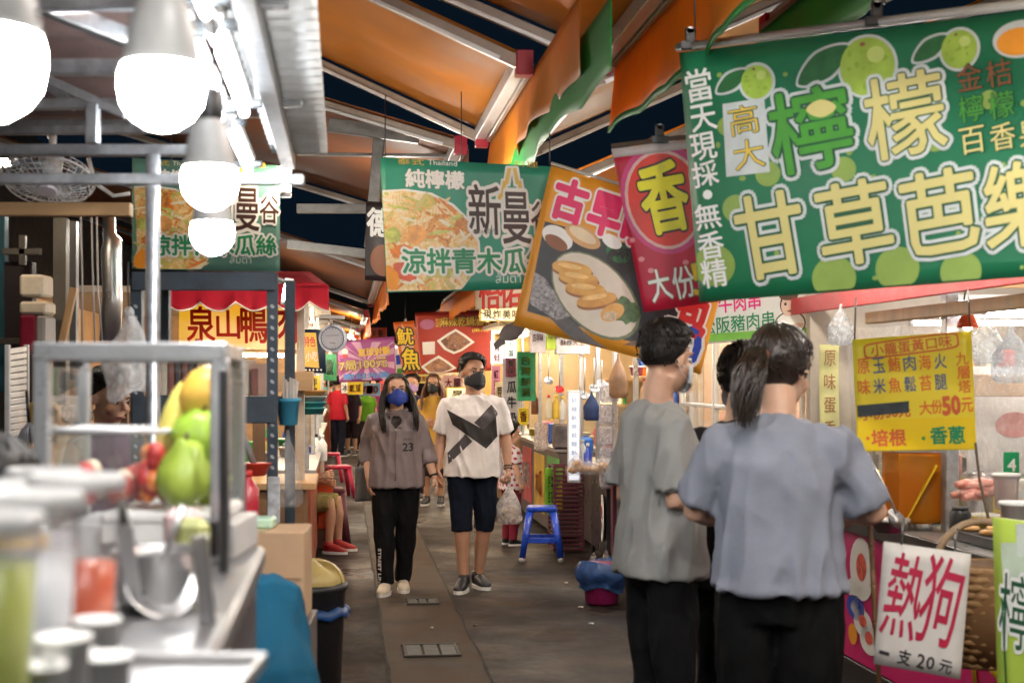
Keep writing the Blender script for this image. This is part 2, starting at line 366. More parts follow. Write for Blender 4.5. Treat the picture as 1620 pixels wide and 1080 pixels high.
class Sheet:
    """a hanging print: four corners in space, a soft wave, things printed on it in its own u,v"""
    def __init__(s, tl, tr, br, bl, wave=.006, k=5.0, ph=0):
        s.c = [V(p) for p in (tl, tr, br, bl)]; s.wave = wave; s.k = k; s.ph = ph
        n = (s.c[1]-s.c[0]).cross(s.c[3]-s.c[0]).normalized()
        if n.y > 0: n = -n
        s.n = n; s.o = s.c[0]
    def pt(s, u, v, off=0):
        a, b, c, d = s.c
        p = (a*(1-u)+b*u)*(1-v)+(d*(1-u)+c*u)*v
        q = s.wave*(sin(s.k*u*2+s.ph+v*1.3)+.25*sin(s.k*3.1*u+s.ph*2-v*2))*(.3+.7*v)
        return p+s.n*(q+off)
    def pix(s, p): return ((p.x/p.y)*F+810, HZ-(p.z-CAMZ)/p.y*F)
    def uv(s, x, y):
        u = v = .5
        for _ in range(12):
            p = s.pix(s.pt(u, v)); e = 1e-3
            pu = s.pix(s.pt(u+e, v)); pv = s.pix(s.pt(u, v+e))
            a, b = (pu[0]-p[0])/e, (pv[0]-p[0])/e; c, d = (pu[1]-p[1])/e, (pv[1]-p[1])/e
            det = a*d-b*c; dx, dy = x-p[0], y-p[1]
            u += (d*dx-b*dy)/det; v += (a*dy-c*dx)/det
        return u, v
    def frame(s, cx, cy, wx, wy):            # box centre and size in photo px -> centre u,v and sizes
        u, v = s.uv(cx, cy); p = s.pix(s.pt(u, v)); e = .01
        pu = s.pix(s.pt(u+e, v)); pv = s.pix(s.pt(u, v+e))
        return u, v, wx/(math.hypot(pu[0]-p[0], pu[1]-p[1])/e), wy/(math.hypot(pv[0]-p[0], pv[1]-p[1])/e)
    def text(s, mb, body, cx, cy, wx, wy, layers, rot=0):
        u, v, du, dv = s.frame(cx, cy, wx, wy)
        def mp(x, y, dz):
            if rot: x, y = x*cos(rot)-y*sin(rot)*wy/wx, x*sin(rot)*wx/wy+y*cos(rot)
            return s.pt(u+x*du, v-y*dv, dz)
        text_on(mb, body, mp, layers)
    def fan(s, mb, uvs, m, dz):              # star-shaped patch that follows the wave
        uvs = [(min(.996, max(.004, a)), min(.992, max(.004, b))) for a, b in uvs]
        n = len(uvs); cu = sum(q[0] for q in uvs)/n; cv = sum(q[1] for q in uvs)/n
        span = max(max(abs(q[0]-cu), abs(q[1]-cv)) for q in uvs); K = 1 if span < .03 else (3 if span < .12 else 7)
        vs = [s.pt(cu, cv, dz)]
        for r in range(1, K+1): vs += [s.pt(cu+(u-cu)*r/K, cv+(v-cv)*r/K, dz) for u, v in uvs]
        fs = [[0, 1+(i+1)%n, 1+i] for i in range(n)]
        for r in range(K-1):
            o = 1+r*n; fs += [[o+i, o+(i+1)%n, o+n+(i+1)%n, o+n+i] for i in range(n)]
        mb.add(vs, fs, m)
    def blob(s, mb, cx, cy, wx, wy, m, dz, rot=0, n=28, jag=0, sq=2.0):
        u, v, du, dv = s.frame(cx, cy, wx, wy); ps = []
        for i in range(n):
            t = 2*pi*i/n; r = .5*(1+jag*random.uniform(-1,1))
            c, q = cos(t), sin(t)
            c = math.copysign(abs(c)**(2/sq), c); q = math.copysign(abs(q)**(2/sq), q)
            x, y = r*c, r*q
            x, y = x*cos(rot)-y*sin(rot)*wy/wx, x*sin(rot)*wx/wy+y*cos(rot)
            ps.append((u+x*du, v+y*dv))
        s.fan(mb, ps, m, dz)
    def quad(s, mb, pts, m, dz):             # polygon given in photo px
        uv = [s.uv(x, y) for x, y in pts]; e = []
        for i in range(len(uv)):
            (a, b), (c, d) = uv[i], uv[(i+1)%len(uv)]
            k = max(1, int(math.hypot(c-a, d-b)/.08))
            e += [(a+(c-a)*j/k, b+(d-b)*j/k) for j in range(k)]
        s.fan(mb, e, m, dz)
    def body(s, mb, m, nu=24, nv=10, th=.0015):
        mb.sheet(lambda u, v: s.pt(u, v), nu, nv, m, -th)

def bagf(c, w, d, h):
    def fn(u, v):
        a = 2*pi*u; t = v; r = .12+.88*min(1, max(0, (t-.12)/.45))**.8
        q = r*(1+.06*sin(5*a+t*9)+.05*sin(9*a-t*5))
        if t > .93: q *= 1-(t-.93)*4
        return c+V((w*q*cos(a), d*q*sin(a), -h*t))
    return fn

def stool(name, label, c, rot, m, h, top, base, group=None, wheels=False, bar=True):
    t = thing(name, label, 'stool', c, rot, group); Rm = rz(rot).to_3x3(); C = V(c)
    z0 = .045 if wheels else 0
    k = MB(); k.box(C+V((0,0,h-.022)), (top,top,.044), m, R=Rm, bev=.014); k.build('seat', t)
    for sx in (-1,1):
        for sy in (-1,1):
            a = C+Rm@V((sx*(top/2-.03), sy*(top/2-.03), h-.04)); b = C+Rm@V((sx*base/2, sy*base/2, z0))
            k = MB(); k.ring([a, b], [(.032,.022),(.026,.018)], m, n=10, e=4, side=Rm@V((1,0,0))); k.build('leg', t)
            if wheels:
                k = MB(); k.ball(b-V((0,0,.012)), (.028,.022,.030), mat('pale caster', (.55,.54,.52), .5, dirt=.5), 12); k.build('caster', t)
    f = .62 if bar else 0
    if bar:
        for s_, ax in ((1,0),(-1,0),(1,1),(-1,1)):
            e = (top/2-.03)+(base/2-top/2+.03)*f; z = h-.04-(h-.04-z0)*f
            p, q = ((s_*e,-e,z),(s_*e,e,z)) if ax == 0 else ((-e,s_*e,z),(e,s_*e,z))
            k = MB(); k.bar(C+Rm@V(p), C+Rm@V(q), .022, .045, m); k.build('stretcher', t)
    return t
# ------------------------------------------------------------------ ground
m_, t_, N_, L_ = _new('asphalt'); b_ = N_['Principled BSDF']
def asphalt():
    N, L, b = N_, L_, b_
    tc = N.new('ShaderNodeTexCoord')
    a = N.new('ShaderNodeTexNoise'); a.inputs['Scale'].default_value = .55; a.inputs['Detail'].default_value = 8; a.inputs['Roughness'].default_value = .68
    f = N.new('ShaderNodeTexNoise'); f.inputs['Scale'].default_value = 130; f.inputs['Detail'].default_value = 3
    v = N.new('ShaderNodeTexVoronoi'); v.inputs['Scale'].default_value = 210
    for n in (a, f, v): L.new(tc.outputs['Object'], n.inputs['Vector'])
    r = N.new('ShaderNodeValToRGB'); e = r.color_ramp.elements
    e[0].position = .34; e[0].color = (.006,.0055,.0064,1); e[1].position = .70; e[1].color = (.026,.019,.0165,1)
    e.new(.5); e[1].color = (.013,.0105,.0118,1)
    L.new(a.outputs['Fac'], r.inputs[0])
    mx = N.new('ShaderNodeMix'); mx.data_type = 'RGBA'; mx.blend_type = 'MULTIPLY'; mx.inputs['Factor'].default_value = .8
    g = N.new('ShaderNodeMapRange'); g.inputs['From Min'].default_value = .25; g.inputs['From Max'].default_value = .75; g.inputs['To Min'].default_value = .45; g.inputs['To Max'].default_value = 1.5
    L.new(f.outputs['Fac'], g.inputs['Value']); L.new(r.outputs[0], mx.inputs['A']); L.new(g.outputs[0], mx.inputs['B'])
    L.new(mx.outputs['Result'], b.inputs['Base Color'])
    q = N.new('ShaderNodeMapRange'); q.inputs['From Min'].default_value = .35; q.inputs['From Max'].default_value = .65; q.inputs['To Min'].default_value = .26; q.inputs['To Max'].default_value = .85
    L.new(a.outputs['Fac'], q.inputs['Value']); L.new(q.outputs[0], b.inputs['Roughness'])
    st = N.new('ShaderNodeTexNoise'); st.inputs['Scale'].default_value = 1.9; st.inputs['Detail'].default_value = 10; st.inputs['Roughness'].default_value = .72; st.inputs['Distortion'].default_value = .6
    L.new(tc.outputs['Object'], st.inputs['Vector'])
    sr = N.new('ShaderNodeMapRange'); sr.inputs['From Min'].default_value = .46; sr.inputs['From Max'].default_value = .60; sr.inputs['To Max'].default_value = .85; L.new(st.outputs['Fac'], sr.inputs['Value'])
    sm = N.new('ShaderNodeMix'); sm.data_type = 'RGBA'; sm.inputs['B'].default_value = (.050,.030,.019,1)
    L.new(sr.outputs[0], sm.inputs['Factor']); L.new(mx.outputs['Result'], sm.inputs['A'])
    gv = N.new('ShaderNodeTexVoronoi'); gv.inputs['Scale'].default_value = 5.5; L.new(tc.outputs['Object'], gv.inputs['Vector'])      # old gum
    gr = N.new('ShaderNodeMapRange'); gr.inputs['From Min'].default_value = .055; gr.inputs['From Max'].default_value = .075; gr.inputs['To Min'].default_value = .6; gr.inputs['To Max'].default_value = 0; L.new(gv.outputs['Distance'], gr.inputs['Value'])
    gm = N.new('ShaderNodeMix'); gm.data_type = 'RGBA'; gm.inputs['B'].default_value = (.006,.005,.005,1); L.new(gr.outputs[0], gm.inputs['Factor']); L.new(sm.outputs['Result'], gm.inputs['A'])
    cv = N.new('ShaderNodeTexVoronoi'); cv.feature = 'DISTANCE_TO_EDGE'; cv.inputs['Scale'].default_value = .8
    cd_ = N.new('ShaderNodeMix'); cd_.data_type = 'VECTOR'; cd_.inputs['Factor'].default_value = .3; L.new(tc.outputs['Object'], cd_.inputs['A']); L.new(st.outputs['Color'], cd_.inputs['B']); L.new(cd_.outputs['Result'], cv.inputs['Vector'])
    ck = N.new('ShaderNodeMapRange'); ck.inputs['From Min'].default_value = .002; ck.inputs['From Max'].default_value = .010; ck.inputs['To Min'].default_value = .7; ck.inputs['To Max'].default_value = 0; L.new(cv.outputs['Distance'], ck.inputs['Value'])
    cm = N.new('ShaderNodeMix'); cm.data_type = 'RGBA'; cm.inputs['B'].default_value = (.004,.003,.003,1); L.new(ck.outputs[0], cm.inputs['Factor']); L.new(gm.outputs['Result'], cm.inputs['A'])
    L.new(cm.outputs['Result'], b.inputs['Base Color'])
    bp = N.new('ShaderNodeBump'); bp.inputs['Strength'].default_value = .7; bp.inputs['Distance'].default_value = .006
    L.new(v.outputs['Distance'], bp.inputs['Height']); L.new(bp.outputs[0], b.inputs['Normal'])
asphalt(); ASPH = m_; b_.inputs['Specular IOR Level'].default_value = .22
k = MB(); k.sheet(lambda u, v: V((-60+120*u, -10+150*v, .012*noise.noise(V((u*60, v*70, 0)))-.012 if 0 else 0)), 8, 8, ASPH); k.build('ground', kind='structure')
CONC = mat('worn concrete', (.055,.036,.024), .6, spec=.16, var=.55, scale=2.2, bump=.25, bscale=90, dirt=.75)
R = random.Random(5)
L0 = [(.235+.012*noise.noise(V((y*1.7, 0, 0)))+.006*noise.noise(V((y*9, 3, 0))), y) for y in [1+i*.18 for i in range(190)]]
L1 = [(.765+.016*noise.noise(V((y*1.3, 7, 0)))+.012*noise.noise(V((y*8, 9, 0))), y) for y in [1+i*.18 for i in range(190)]]
k = MB(); vs = [U(u, y, .004) for u, y in L0]+[U(u, y, .004) for u, y in L1]
k.add(vs, [[i, 190+i, 191+i, i+1] for i in range(189)], CONC); k.build('concrete_strip', kind='structure')
jm = mat('joint gap', (.012,.009,.007), .9)
for i in range(7):
    y = 6.9+3.1*i; k = MB(); k.sheet(lambda a, b: U(.25+.50*a, y+.012*b+.02*noise.noise(V((a*6, i, 0))), .0065), 14, 1, jm); k.build('joint_line', kind='structure')
for ed, u0 in (('l', .235), ('r', .768)):
    k = MB(); k.sheet(lambda a, b: U(u0+.02*(b-.5)*(.6+.8*abs(noise.noise(V((a*60, u0*9, 0)))))+.014*noise.noise(V((a*40, u0, 2))), 4+26*a, .0062), 160, 1, jm); k.build('edge_gap', kind='structure')
for Y, lab in ((8.22, 'grey three-pane drain cover in the concrete strip, nearest to the camera'), (10.0, 'small grey drain cover in front of the feet of the walking couple')):
    c = U(.50 if Y < 9 else .55, Y, .005); t = thing('drain_cover', lab, 'drain cover', c, ALLEY)
    wd, dp = (.30,.34) if Y < 9 else (.20,.22)
    k = loc(t); fm = mat('drain frame', (.06,.055,.05), .5, .3)
    for s in (-1,1): k.box((0,s*dp/2,.006), (wd+.03,.018,.012), fm); k.box((s*wd/2,0,.006), (.018,dp-.02,.012), fm)
    k.build('frame', t)
    dt = mat('drain slab', (.085,.09,.085), .5, var=.3, bump=.3)
    for i in (-1,0,1): k = loc(t); k.box((i*wd/3.05,0,.005), (wd/3-.016,dp-.03,.006), dt); k.build('slab', t)
for i, (u, y, s, c) in enumerate(((.83,9.05,.022,DWOOD),(1.62,9.75,.018,PWHITE),(1.58,9.1,.016,PWHITE),(.55,8.95,.010,PWHITE),(1.7,10.9,.012,PWHITE))):
    k = MB(); k.sheet(lambda a, b: U(u, y, .008)+V((s*(a-.5)*2, s*(b-.5)*1.4, .008*sin(a*4+b*3)**2)), 5, 5, c, .001)
    k.build('scrap', None, ['dry brown leaf lying at the edge of the concrete strip','scrap of white paper on the asphalt by the bin','scrap of white paper on the asphalt beside the grey T-shirt man','tiny white crumb on the concrete strip','small white scrap near the blue stool'][i], 'litter', origin=U(u, y, .004))

# ------------------------------------------------------------------ walls at the back of both rows, dark far end
DARKW = mat('dark shed wall', (.035,.032,.035), .8, var=.3)
k = MB(); k.box(U(-4.2, 16, 2.4), (.12, 34, 4.8), DARKW, R=rz(ALLEY).to_3x3()); k.build('shed_wall', None, 'dark shed wall closing the left row of stalls at the back', 'wall')
k = MB(); k.box(U(5.6, 16, 1.7), (.12, 34, 3.4), DARKW, R=rz(ALLEY).to_3x3()); k.build('shed_wall', None, 'dark shed wall behind the right row of stalls', 'wall')
k = MB(); k.box(U(.5, 44, 2.4), (16, .3, 4.8), mat('far house wall', (.06,.07,.07), .8), R=rz(ALLEY).to_3x3()); k.build('house_wall', None, 'dark house wall closing the far end of the lane', 'wall')

# ------------------------------------------------------------------ awnings over the lane
ORG = mat('orange awning cloth', (.80,.27,.008), .6, var=.22, scale=1.6, bump=.25, bscale=3, trans=.45, dirt=.18)
ORB = mat('faded brown orange awning cloth', (.36,.13,.05), .65, var=.25, scale=1.4, bump=.1, bscale=5, trans=.25, dirt=.3)
GRN = mat('green valance cloth', (.02,.27,.05), .6, var=.2, scale=3, trans=.3)
RAIL = mat('cream aluminium rail', (.38,.31,.26), .38, .35, var=.15, dirt=.25)
CAPR = mat('crimson end cap', (.42,.015,.04), .35)
def awning(name, label, u0, u1, Y0, Y1, z0, slope, cloth, valance=None, vcol2=None, vh=.28, sag=.05, flap=None, vext=0):
    """u0 = front bar over the lane, u1 = wall side; slope = rise per metre"""
    t = thing(name, label, 'awning', U(u1, (Y0+Y1)/2, z0), ALLEY)
    sg = 1 if u1 > u0 else -1; W = abs(u1-u0)
    def top(a, b):
        u = u0+(u1-u0)*a; y = Y0+(Y1-Y0)*b
        return U(u, y, z0+.03+slope*W*a-sag*sin(pi*b)*(.4+.6*sin(pi*a))+.014*sin(a*26+b*2)*sin(pi*b)+.035*noise.noise(V((a*4, b*5, Y0)))*sin(pi*b)**.5+.012*noise.noise(V((a*14, b*9, Y0)))*sin(pi*b)**.5)
    k = MB(); k.sheet(top, 30, 22, cloth, .0015); k.build('canopy', t)
    for y in (Y0, Y1):
        for q, (uu, w_, h_) in enumerate(((0,.045,.075),)):
            k = MB(); k.bar(U(u0, y, z0-.02), U(u1, y, z0-.02+slope*W), .045, .055, RAIL)
            k.bar(U(u0+.1*sg, y-.03, z0-.045+slope*.1), U(u1, y-.03, z0-.045+slope*W), .012, .02, ALU); k.build('rail', t)
        k = MB(); k.box(U(u0-.01*sg, y, z0-.02), (.075,.085,.11), CAPR, R=rz(ALLEY).to_3x3()); k.build('end_cap', t)
    k = MB(); k.bar(U(u0, Y0, z0), U(u0, Y1, z0), .06, .07, ALU); k.bar(U(u0-.045*sg, Y0+.02, z0-.03), U(u0-.045*sg, Y1-.02, z0-.03), .025, .04, RAIL); k.build('front_bar', t)
    if valance:
        def vf(h, ph, off):
            def fn(a, b):
                y = Y0-vext+(Y1-Y0+vext)*a
                hh = h*(1-.06*abs(sin(a*(Y1-Y0)*7+ph)))
                return U(u0+sg*off+.025*sin(a*11+ph)*b+.012*sin(a*31+ph)*b, y, z0-.035-hh*b)
            return fn
        k = MB(); k.sheet(vf(vh, 0, -.06), 60, 6, valance, .001)
        if vcol2: k.sheet(lambda a, b: vf(vh, 0, -.06)(a, .93+.09*b)-V((.004,.004,0)), 60, 1, vcol2, .006)
        k.build('valance', t)
    if flap:
        k = MB(); k.sheet(lambda a, b: U(u0+.085+.02*sin(a*13)*b, Y0-vext*1.4+(Y1-Y0+vext*1.4)*a, z0-.16-(.25-.03*abs(sin(a*17)))*b), 60, 6, flap, .001); k.build('green_flap', t)
    return t
awning('awning', 'near orange awning with green-edged flap crossing the top of the lane', 1.14, -1.6, 2.2, 6.3, 3.0, .43, ORG, ORG, GRN, .30)
awning('awning', 'large orange-brown awning sloping down from the left above the green noodle banner', .79, -1.9, 6.34, 8.3, 3.0, .46, mat('amber awning cloth', (.56,.185,.014), .6, var=.22, scale=1.4, bump=.1, bscale=5, trans=.3, dirt=.2), ORG, None, .27, flap=GRN, vext=1.2)
awning('awning', 'faded brown-red awning behind the galvanised brackets on the left',   .70, -3.9, 8.7, 13.0, 3.02, .30, ORB, ORB, None, .25)
awning('awning', 'orange awning with cream rail above the duck stall farther down the left row', .35, -3.9, 13.6, 19.6, 2.62, .34, ORB, ORG, None, .3)
awning('awning', 'small far orange awning on the left above the purple banner', .3, -3.9, 20.2, 26.0, 2.5, .34, ORG, ORG, None, .3)
awning('awning', 'tan awning rising to the right behind the crimson banner', 1.06, 4.2, 6.36, 8.35, 2.90, .44, mat('tan awning cloth', (.56,.30,.12), .6, var=.15, scale=1.6, bump=.1, bscale=5, trans=.35, dirt=.15))
awning('awning', 'cream and green awning corner above the big lime banner', 1.66, 4.2, 2.6, 5.5, 2.95, .40, mat('cream awning cloth', (.60,.40,.22), .6, var=.15, scale=1.6, trans=.35), GRN, None, .2)
awning('awning', 'orange awning on the right behind the dumpling banner', 1.35, 4.2, 9.0, 14.0, 2.82, .42, ORG, ORG, GRN, .3)
awning('awning', 'orange awning on the right above the far red stew banner', 1.45, 4.2, 14.6, 20.5, 2.66, .42, ORG, ORG, None, .3)
awning('awning', 'last orange awning on the right at the end of the lane', 1.5, 4.2, 21, 27, 2.6, .4, ORG, ORG, None, .3)
# galvanised brackets that carry the left awnings
DGALV = mat('dull galvanised steel', (.22,.22,.22), .45, .7, var=.3, scale=12)
t = thing('bracket_frame', 'galvanised post and crossbars carrying the left awnings behind the green noodle banner', 'bracket', P(585, 395, 9.2))
for a, b, w_ in (((600,215),(585,392),.085),):
    k = MB(); k.bar(P(*a, 9.2), P(*b, 9.2), .07, .07, DGALV); k.build('post', t)
for a, b, Y, h in (((520,198),(663,217),9.0,.085),((470,190),(612,196),9.6,.05),((455,386),(582,402),9.3,.06),((470,330),(590,330),9.5,.06),((470,244),(720,247),9.4,.02)):
    k = MB(); k.bar(P(*a, Y), P(*b, Y), .06, h, DGALV); k.build('crossbar', t)

# ------------------------------------------------------------------ lamps
BULB = emit('lit bulb', (1,.97,.92), 36); TUBE = emit('lit cool tube', (.95,.98,1), 24); LTUBE = emit('lit tube of the juice stall', (.93,.97,1), 10); WTUBE = emit('lit warm tube', (1,.80,.56), 36)
t0 = None
names = ['bare white LED bulb cut by the left edge, nearest to the camera','large white LED bulb hanging second in the string over the juice counter','white LED bulb third in the string, above the lowest one','smallest lowest white LED bulb, last in the string']
pts = [P(-22,95,1.16), P(256,135,1.56), P(332,285,2.34), P(336,367,3.04)]
for i, c in enumerate(pts):
    t = thing('light_bulb', names[i], 'light bulb', c, 0, 'LED bulbs strung over the juice counter')
    k = MB(); k.lathe([(.0,-.050),(.017,-.046),(.032,-.036),(.042,-.022),(.0455,-.003),(.045,.010),(.042,.020)], c, BULB, 28); k.build('globe', t)
    k = MB(); k.lathe([(.0422,.0195),(.043,.022),(.040,.040),(.036,.066),(.028,.088),(.021,.097),(.018,.104),(.0,.106)], c, mat('bulb collar', (.26,.26,.26), .45), 24); k.build('collar', t)
    k = MB(); k.lathe([(.019,.098),(.023,.104),(.023,.140),(.012,.150),(.0,.152)], c, BLACK, 16); k.build('socket', t)
    k = MB(); k.ring([c+V((0,0,.15)), c+V((.01,0,.24)), U(-.25, c.y, 2.32)], .0035, BLACK, n=6); k.build('cord', t)
def tube_lamp(a, b, label, m=TUBE, r=.0135, fix=True, group=None, house=True):
    a, b = V(a), V(b); t = thing('tube_lamp', label, 'tube lamp', (a+b)/2, 0, group)
    d = (b-a).normalized()
    k = MB(); k.ring([a+d*.02, b-d*.02], r, m, n=12); k.build('tube', t)
    for p in (a, b): k = MB(); q = 1 if p is a else -1; k.ring([p, p+d*q*.022], r*1.12, ALU, n=12); k.build('end_cap', t)
    if house: k = MB(); k.bar(a+V((0,0,.04)), b+V((0,0,.04)), .045, .028, WHITE); k.build('housing', t)
    return t
tl = ['cool white tube in the near pair above the bulbs, cut by the top edge','long cool white tube above the third bulb','short end of the tube row beside the corrugated sheet','last cool white tube right above the lowest bulbs']
for i, (u, y0, y1) in enumerate(((-.27,1.7,2.8),(-.27,2.88,3.85),(-.34,2.95,3.92),(-.33,4.0,4.92))):
    t = tube_lamp(U(u, y0, 2.30), U(u, y1, 2.30), tl[i], LTUBE, group='cool tubes under the left stall roof')
    for y in (y0+.06, y1-.06):
        k = MB(); k.bar(U(u-.05, y, 2.315), U(u+.05, y, 2.315), .02, .02, mat('dark bracket', (.12,.13,.14), .5, .4)); k.build('bracket', t)
tube_lamp(P(452,246,6.0), P(452,312,6.0), 'short upright warm tube beside the green banner on the rack', WTUBE, .022, house=False)
tube_lamp(P(458,440,7.6), P(451,482,7.6), 'short upright white tube in front of the red scalloped awning', TUBE, .022, house=False)
RB = emit('added fill bulb', (1,.92,.80), 130)  # bulbs added out of sight to brighten people, banners and awnings
VB = emit('strong added fill bulb', (1,.96,.90), 300)
for i, (u, y, z) in enumerate(((.95,2.7,2.82),(.35,1.0,2.85),(2.15,1.6,2.4),(2.15,3.2,2.35),(2.2,5.3,2.30),(2.2,6.5,2.30),(1.75,8.9,2.45),(1.75,11.2,2.45),(1.6,14.0,2.38),(2.4,17.2,2.2),(-.9,7.4,2.45),(-.8,12.2,2.2),(-.9,15.6,2.15),(.9,21,2.32),(.60,7.3,2.50),(.36,10.4,2.58))):
    c = U(u, y, z); t = thing('light_bulb', ['added bulb hanging under the near orange awning above the view','second added bulb under the near orange awning, closer to the juice stall','bulb added in front of the lime banner beyond the right edge','second bulb added in front of the lime banner past the right edge','added bulb hidden behind the lime banner','added bulb over the hot dog stall front behind the lime banner','added warm bulb over the skewer stall behind the crimson banner','added warm bulb over the stainless cart behind the dumpling banner','added warm bulb over the drinks stall','added warm bulb over the stew stall','added warm bulb over the duck stall behind the rack banner','added warm bulb over the grill stall behind the duck sign','added warm bulb over the game stall','added bulb behind the narrow orange squid banner','added bulb under the amber awning hidden by the teal papaya banner','added bulb under the faded awning hidden by the teal papaya banner'][i], 'light bulb', c, 0, 'added bulbs over the stalls along the lane')
    k = MB(); k.ball(c, .045, VB if i < 2 else RB, 16); k.build('globe', t); k = MB(); k.lathe([(.03,.03),(.022,.08),(.018,.12),(0,.12)], c, WHITE, 14); k.build('socket', t)
    k = MB(); k.ring([c+V((0,0,.11)), c+V((0,0,.55))], .003, BLACK, n=5); k.build('cord', t)
# ------------------------------------------------------------------ galvanised frame and roof edge of the left stall
t = thing('stall_frame', 'galvanised tube frame of the juice stall with its upright pole', 'stall frame', P(242,1100,3.8))
def tubebar(nm, a, b, Ya, Yb, w_):
    k = MB(); k.bar(P(*a, Ya), P(*b, Yb), w_, w_, GALV); k.build(nm, t)
k = MB(); p = P(242,250,3.85); k.ring([V((p.x,p.y,0)), V((p.x,p.y,2.19))], .019, GALV, n=14); k.build('pole', t)
tubebar('crossbar', (-60,283), (481,285), 3.7, 3.7, .028)
tubebar('crossbar', (-60,238), (300,238), 4.0, 4.0, .032)
tubebar('crossbar', (-60,207), (330,204), 4.5, 4.5, .028)
tubebar('crossbar', (-60,196), (300,194), 4.9, 4.9, .024)
tubebar('crossbar', (60,107), (200,107), 3.4, 3.4, .036)
tubebar('brace', (20,-12), (214,66), 3.0, 3.2, .040)
tubebar('brace', (60,120), (200,182), 3.9, 3.9, .026)
tubebar('brace', (-20,60), (120,170), 4.4, 4.4, .03)
tubebar('strut', (147,165), (147,228), 3.9, 3.9, .034)
k = MB(); k.bar(U(-.205, .6, 2.37), U(-.205, 5.2, 2.37), .05, .05, GALV); k.build('purlin', t)
k = MB(); k.bar(U(-.40, .6, 2.40), U(-.40, 5.2, 2.40), .03, .05, GALV); k.build('purlin', t)
for y in (1.9, 3.0, 4.1):
    k = MB(); k.bar(U(-2.2, y, 2.36), U(-.12, y, 2.38), .03, .03, GALV); k.build('rafter', t)
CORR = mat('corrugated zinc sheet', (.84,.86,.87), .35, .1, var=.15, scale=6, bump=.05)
k = MB(); k.sheet(lambda a, b: U(-.26+.20*a, .5+4.57*b, 2.40+.016*sin(b*4.57/.1*2*pi)), 6, 760, CORR, .0012)
k.build('roof_sheet', None, 'strip of corrugated zinc roof sheet along the edge of the juice stall', 'roof sheet')
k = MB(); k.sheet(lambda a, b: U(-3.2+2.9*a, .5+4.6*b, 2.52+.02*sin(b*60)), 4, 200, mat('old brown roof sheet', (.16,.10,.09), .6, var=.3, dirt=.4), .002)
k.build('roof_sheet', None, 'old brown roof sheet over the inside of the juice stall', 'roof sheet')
STUBE = emit('lit tube of the hot dog stall', (1,.97,.93), 11)
# ------------------------------------------------------------------ right row: the hot dog stall nearest to the camera
AR = rz(ALLEY).to_3x3()
DCNT = mat('dark counter edge', (.07,.065,.065), .35, .6, var=.3)
MAGP = mat('magenta panel', (.62,.012,.16), .35, bump=.03, var=.06)
t = thing('food_stall', 'hot dog stall with magenta front panel and bright white inside at the right', 'stall', U(3.3, 5.2, 0), ALLEY)
stall1 = t
def ubox(k, u0, u1, y0, y1, z0, z1, m, bev=.004):
    c = U((u0+u1)/2, (y0+y1)/2, (z0+z1)/2); k.box(c, (abs(u1-u0), abs(y1-y0)*1.0069, abs(z1-z0)), m, R=AR, bev=bev); return k
ubox(MB(), 2.50, 3.1, 2.4, 7.3, .10, .86, mat('stall carcass', (.25,.25,.25), .5)).build('counter_body', t)
ubox(MB(), 2.462, 2.498, 2.4, 7.32, .22, .845, MAGP).build('front_panel', t)
ubox(MB(), 2.46, 2.50, 2.4, 7.32, .02, .215, DCNT).build('kick_plate', t)
ubox(MB(), 2.42, 3.12, 2.4, 7.36, .865, .905, STEEL).build('worktop', t)
ubox(MB(), 2.405, 2.425, 2.4, 7.36, .85, .915, DCNT).build('worktop_edge', t)
for y in (3.1, 6.25): ubox(MB(), 2.63, 2.69, y-.03, y+.03, .91, 2.25, GALV).build('post', t)
ubox(MB(), 4.1, 4.16, 2.4, 8.0, 0, 2.3, mat('white tile board', (.58,.55,.50), .35, var=.08, dirt=.15)).build('back_wall', t)
ubox(MB(), 2.5, 4.1, 7.72, 7.78, 0, 2.3, mat('cream board', (.42,.36,.29), .5, var=.1, dirt=.2)).build('side_wall', t)
FASC = mat('red fascia vinyl', (.60,.02,.03), .4, trans=.2)
ubox(MB(), 2.48, 2.50, 3.0, 7.9, 1.93, 2.02, FASC).build('fascia', t)
for i, (z, y0, y1) in enumerate(((1.875,3.0,7.0),(1.90,3.0,6.9))): ubox(MB(), 2.56+.2*i, 2.62+.2*i, y0, y1, z-.028, z+.028, WOOD).build('roof_batten', t)
for i in range(9): ubox(MB(), 2.5, 4.1, 3.1+.55*i, 3.17+.55*i, 2.06, 2.11, WOODX).build('rafter', t)
k = MB(); k.sheet(lambda a, b: U(2.45+1.75*a, 2.6+5.3*b, 2.13+.25*a+.008*sin(b*400)), 6, 300, mat('white roof sheet', (.70,.70,.70), .45, .2, var=.1), .002); k.build('roof', t)
k = MB(); k.sheet(lambda a, b: U(2.72+.015*sin(a*19)+.01*sin(b*7+a*4), 5.4+2.3*a, 1.84-.86*b), 40, 12, FILM); k.build('clear_curtain', t)
for u0, u1, y, z, g in ((2.85,3.75,6.7,1.92,0),(2.80,3.5,6.25,1.875,1),(2.86,3.7,7.2,1.86,2),(2.9,3.9,5.6,1.90,3)):
    tube_lamp(U(u0, y, z), U(u1, y, z), ['upper white tube under the hot dog stall roof','tube nearest to the post of the hot dog stall','lowest white tube at the back of the hot dog stall','long tube at the right end of the hot dog stall'][g], STUBE, group='tubes in the hot dog stall')
tube_lamp(U(2.95, 3.2, 1.93), U(2.95, 4.6, 1.93), 'tube along the front of the hot dog stall roof, right edge', STUBE, group='tubes in the hot dog stall')
ls = thing('wall_shelf', 'cream shelf with trays along the inner side of the hot dog stall', 'shelf', U(3.35, 7.5, 0), ALLEY)
for z in (1.50, 1.20): ubox(MB(), 2.85, 4.05, 7.35, 7.70, z-.03, z+.03, WOODX if z > 1.4 else OFFW).build('shelf_board', ls)
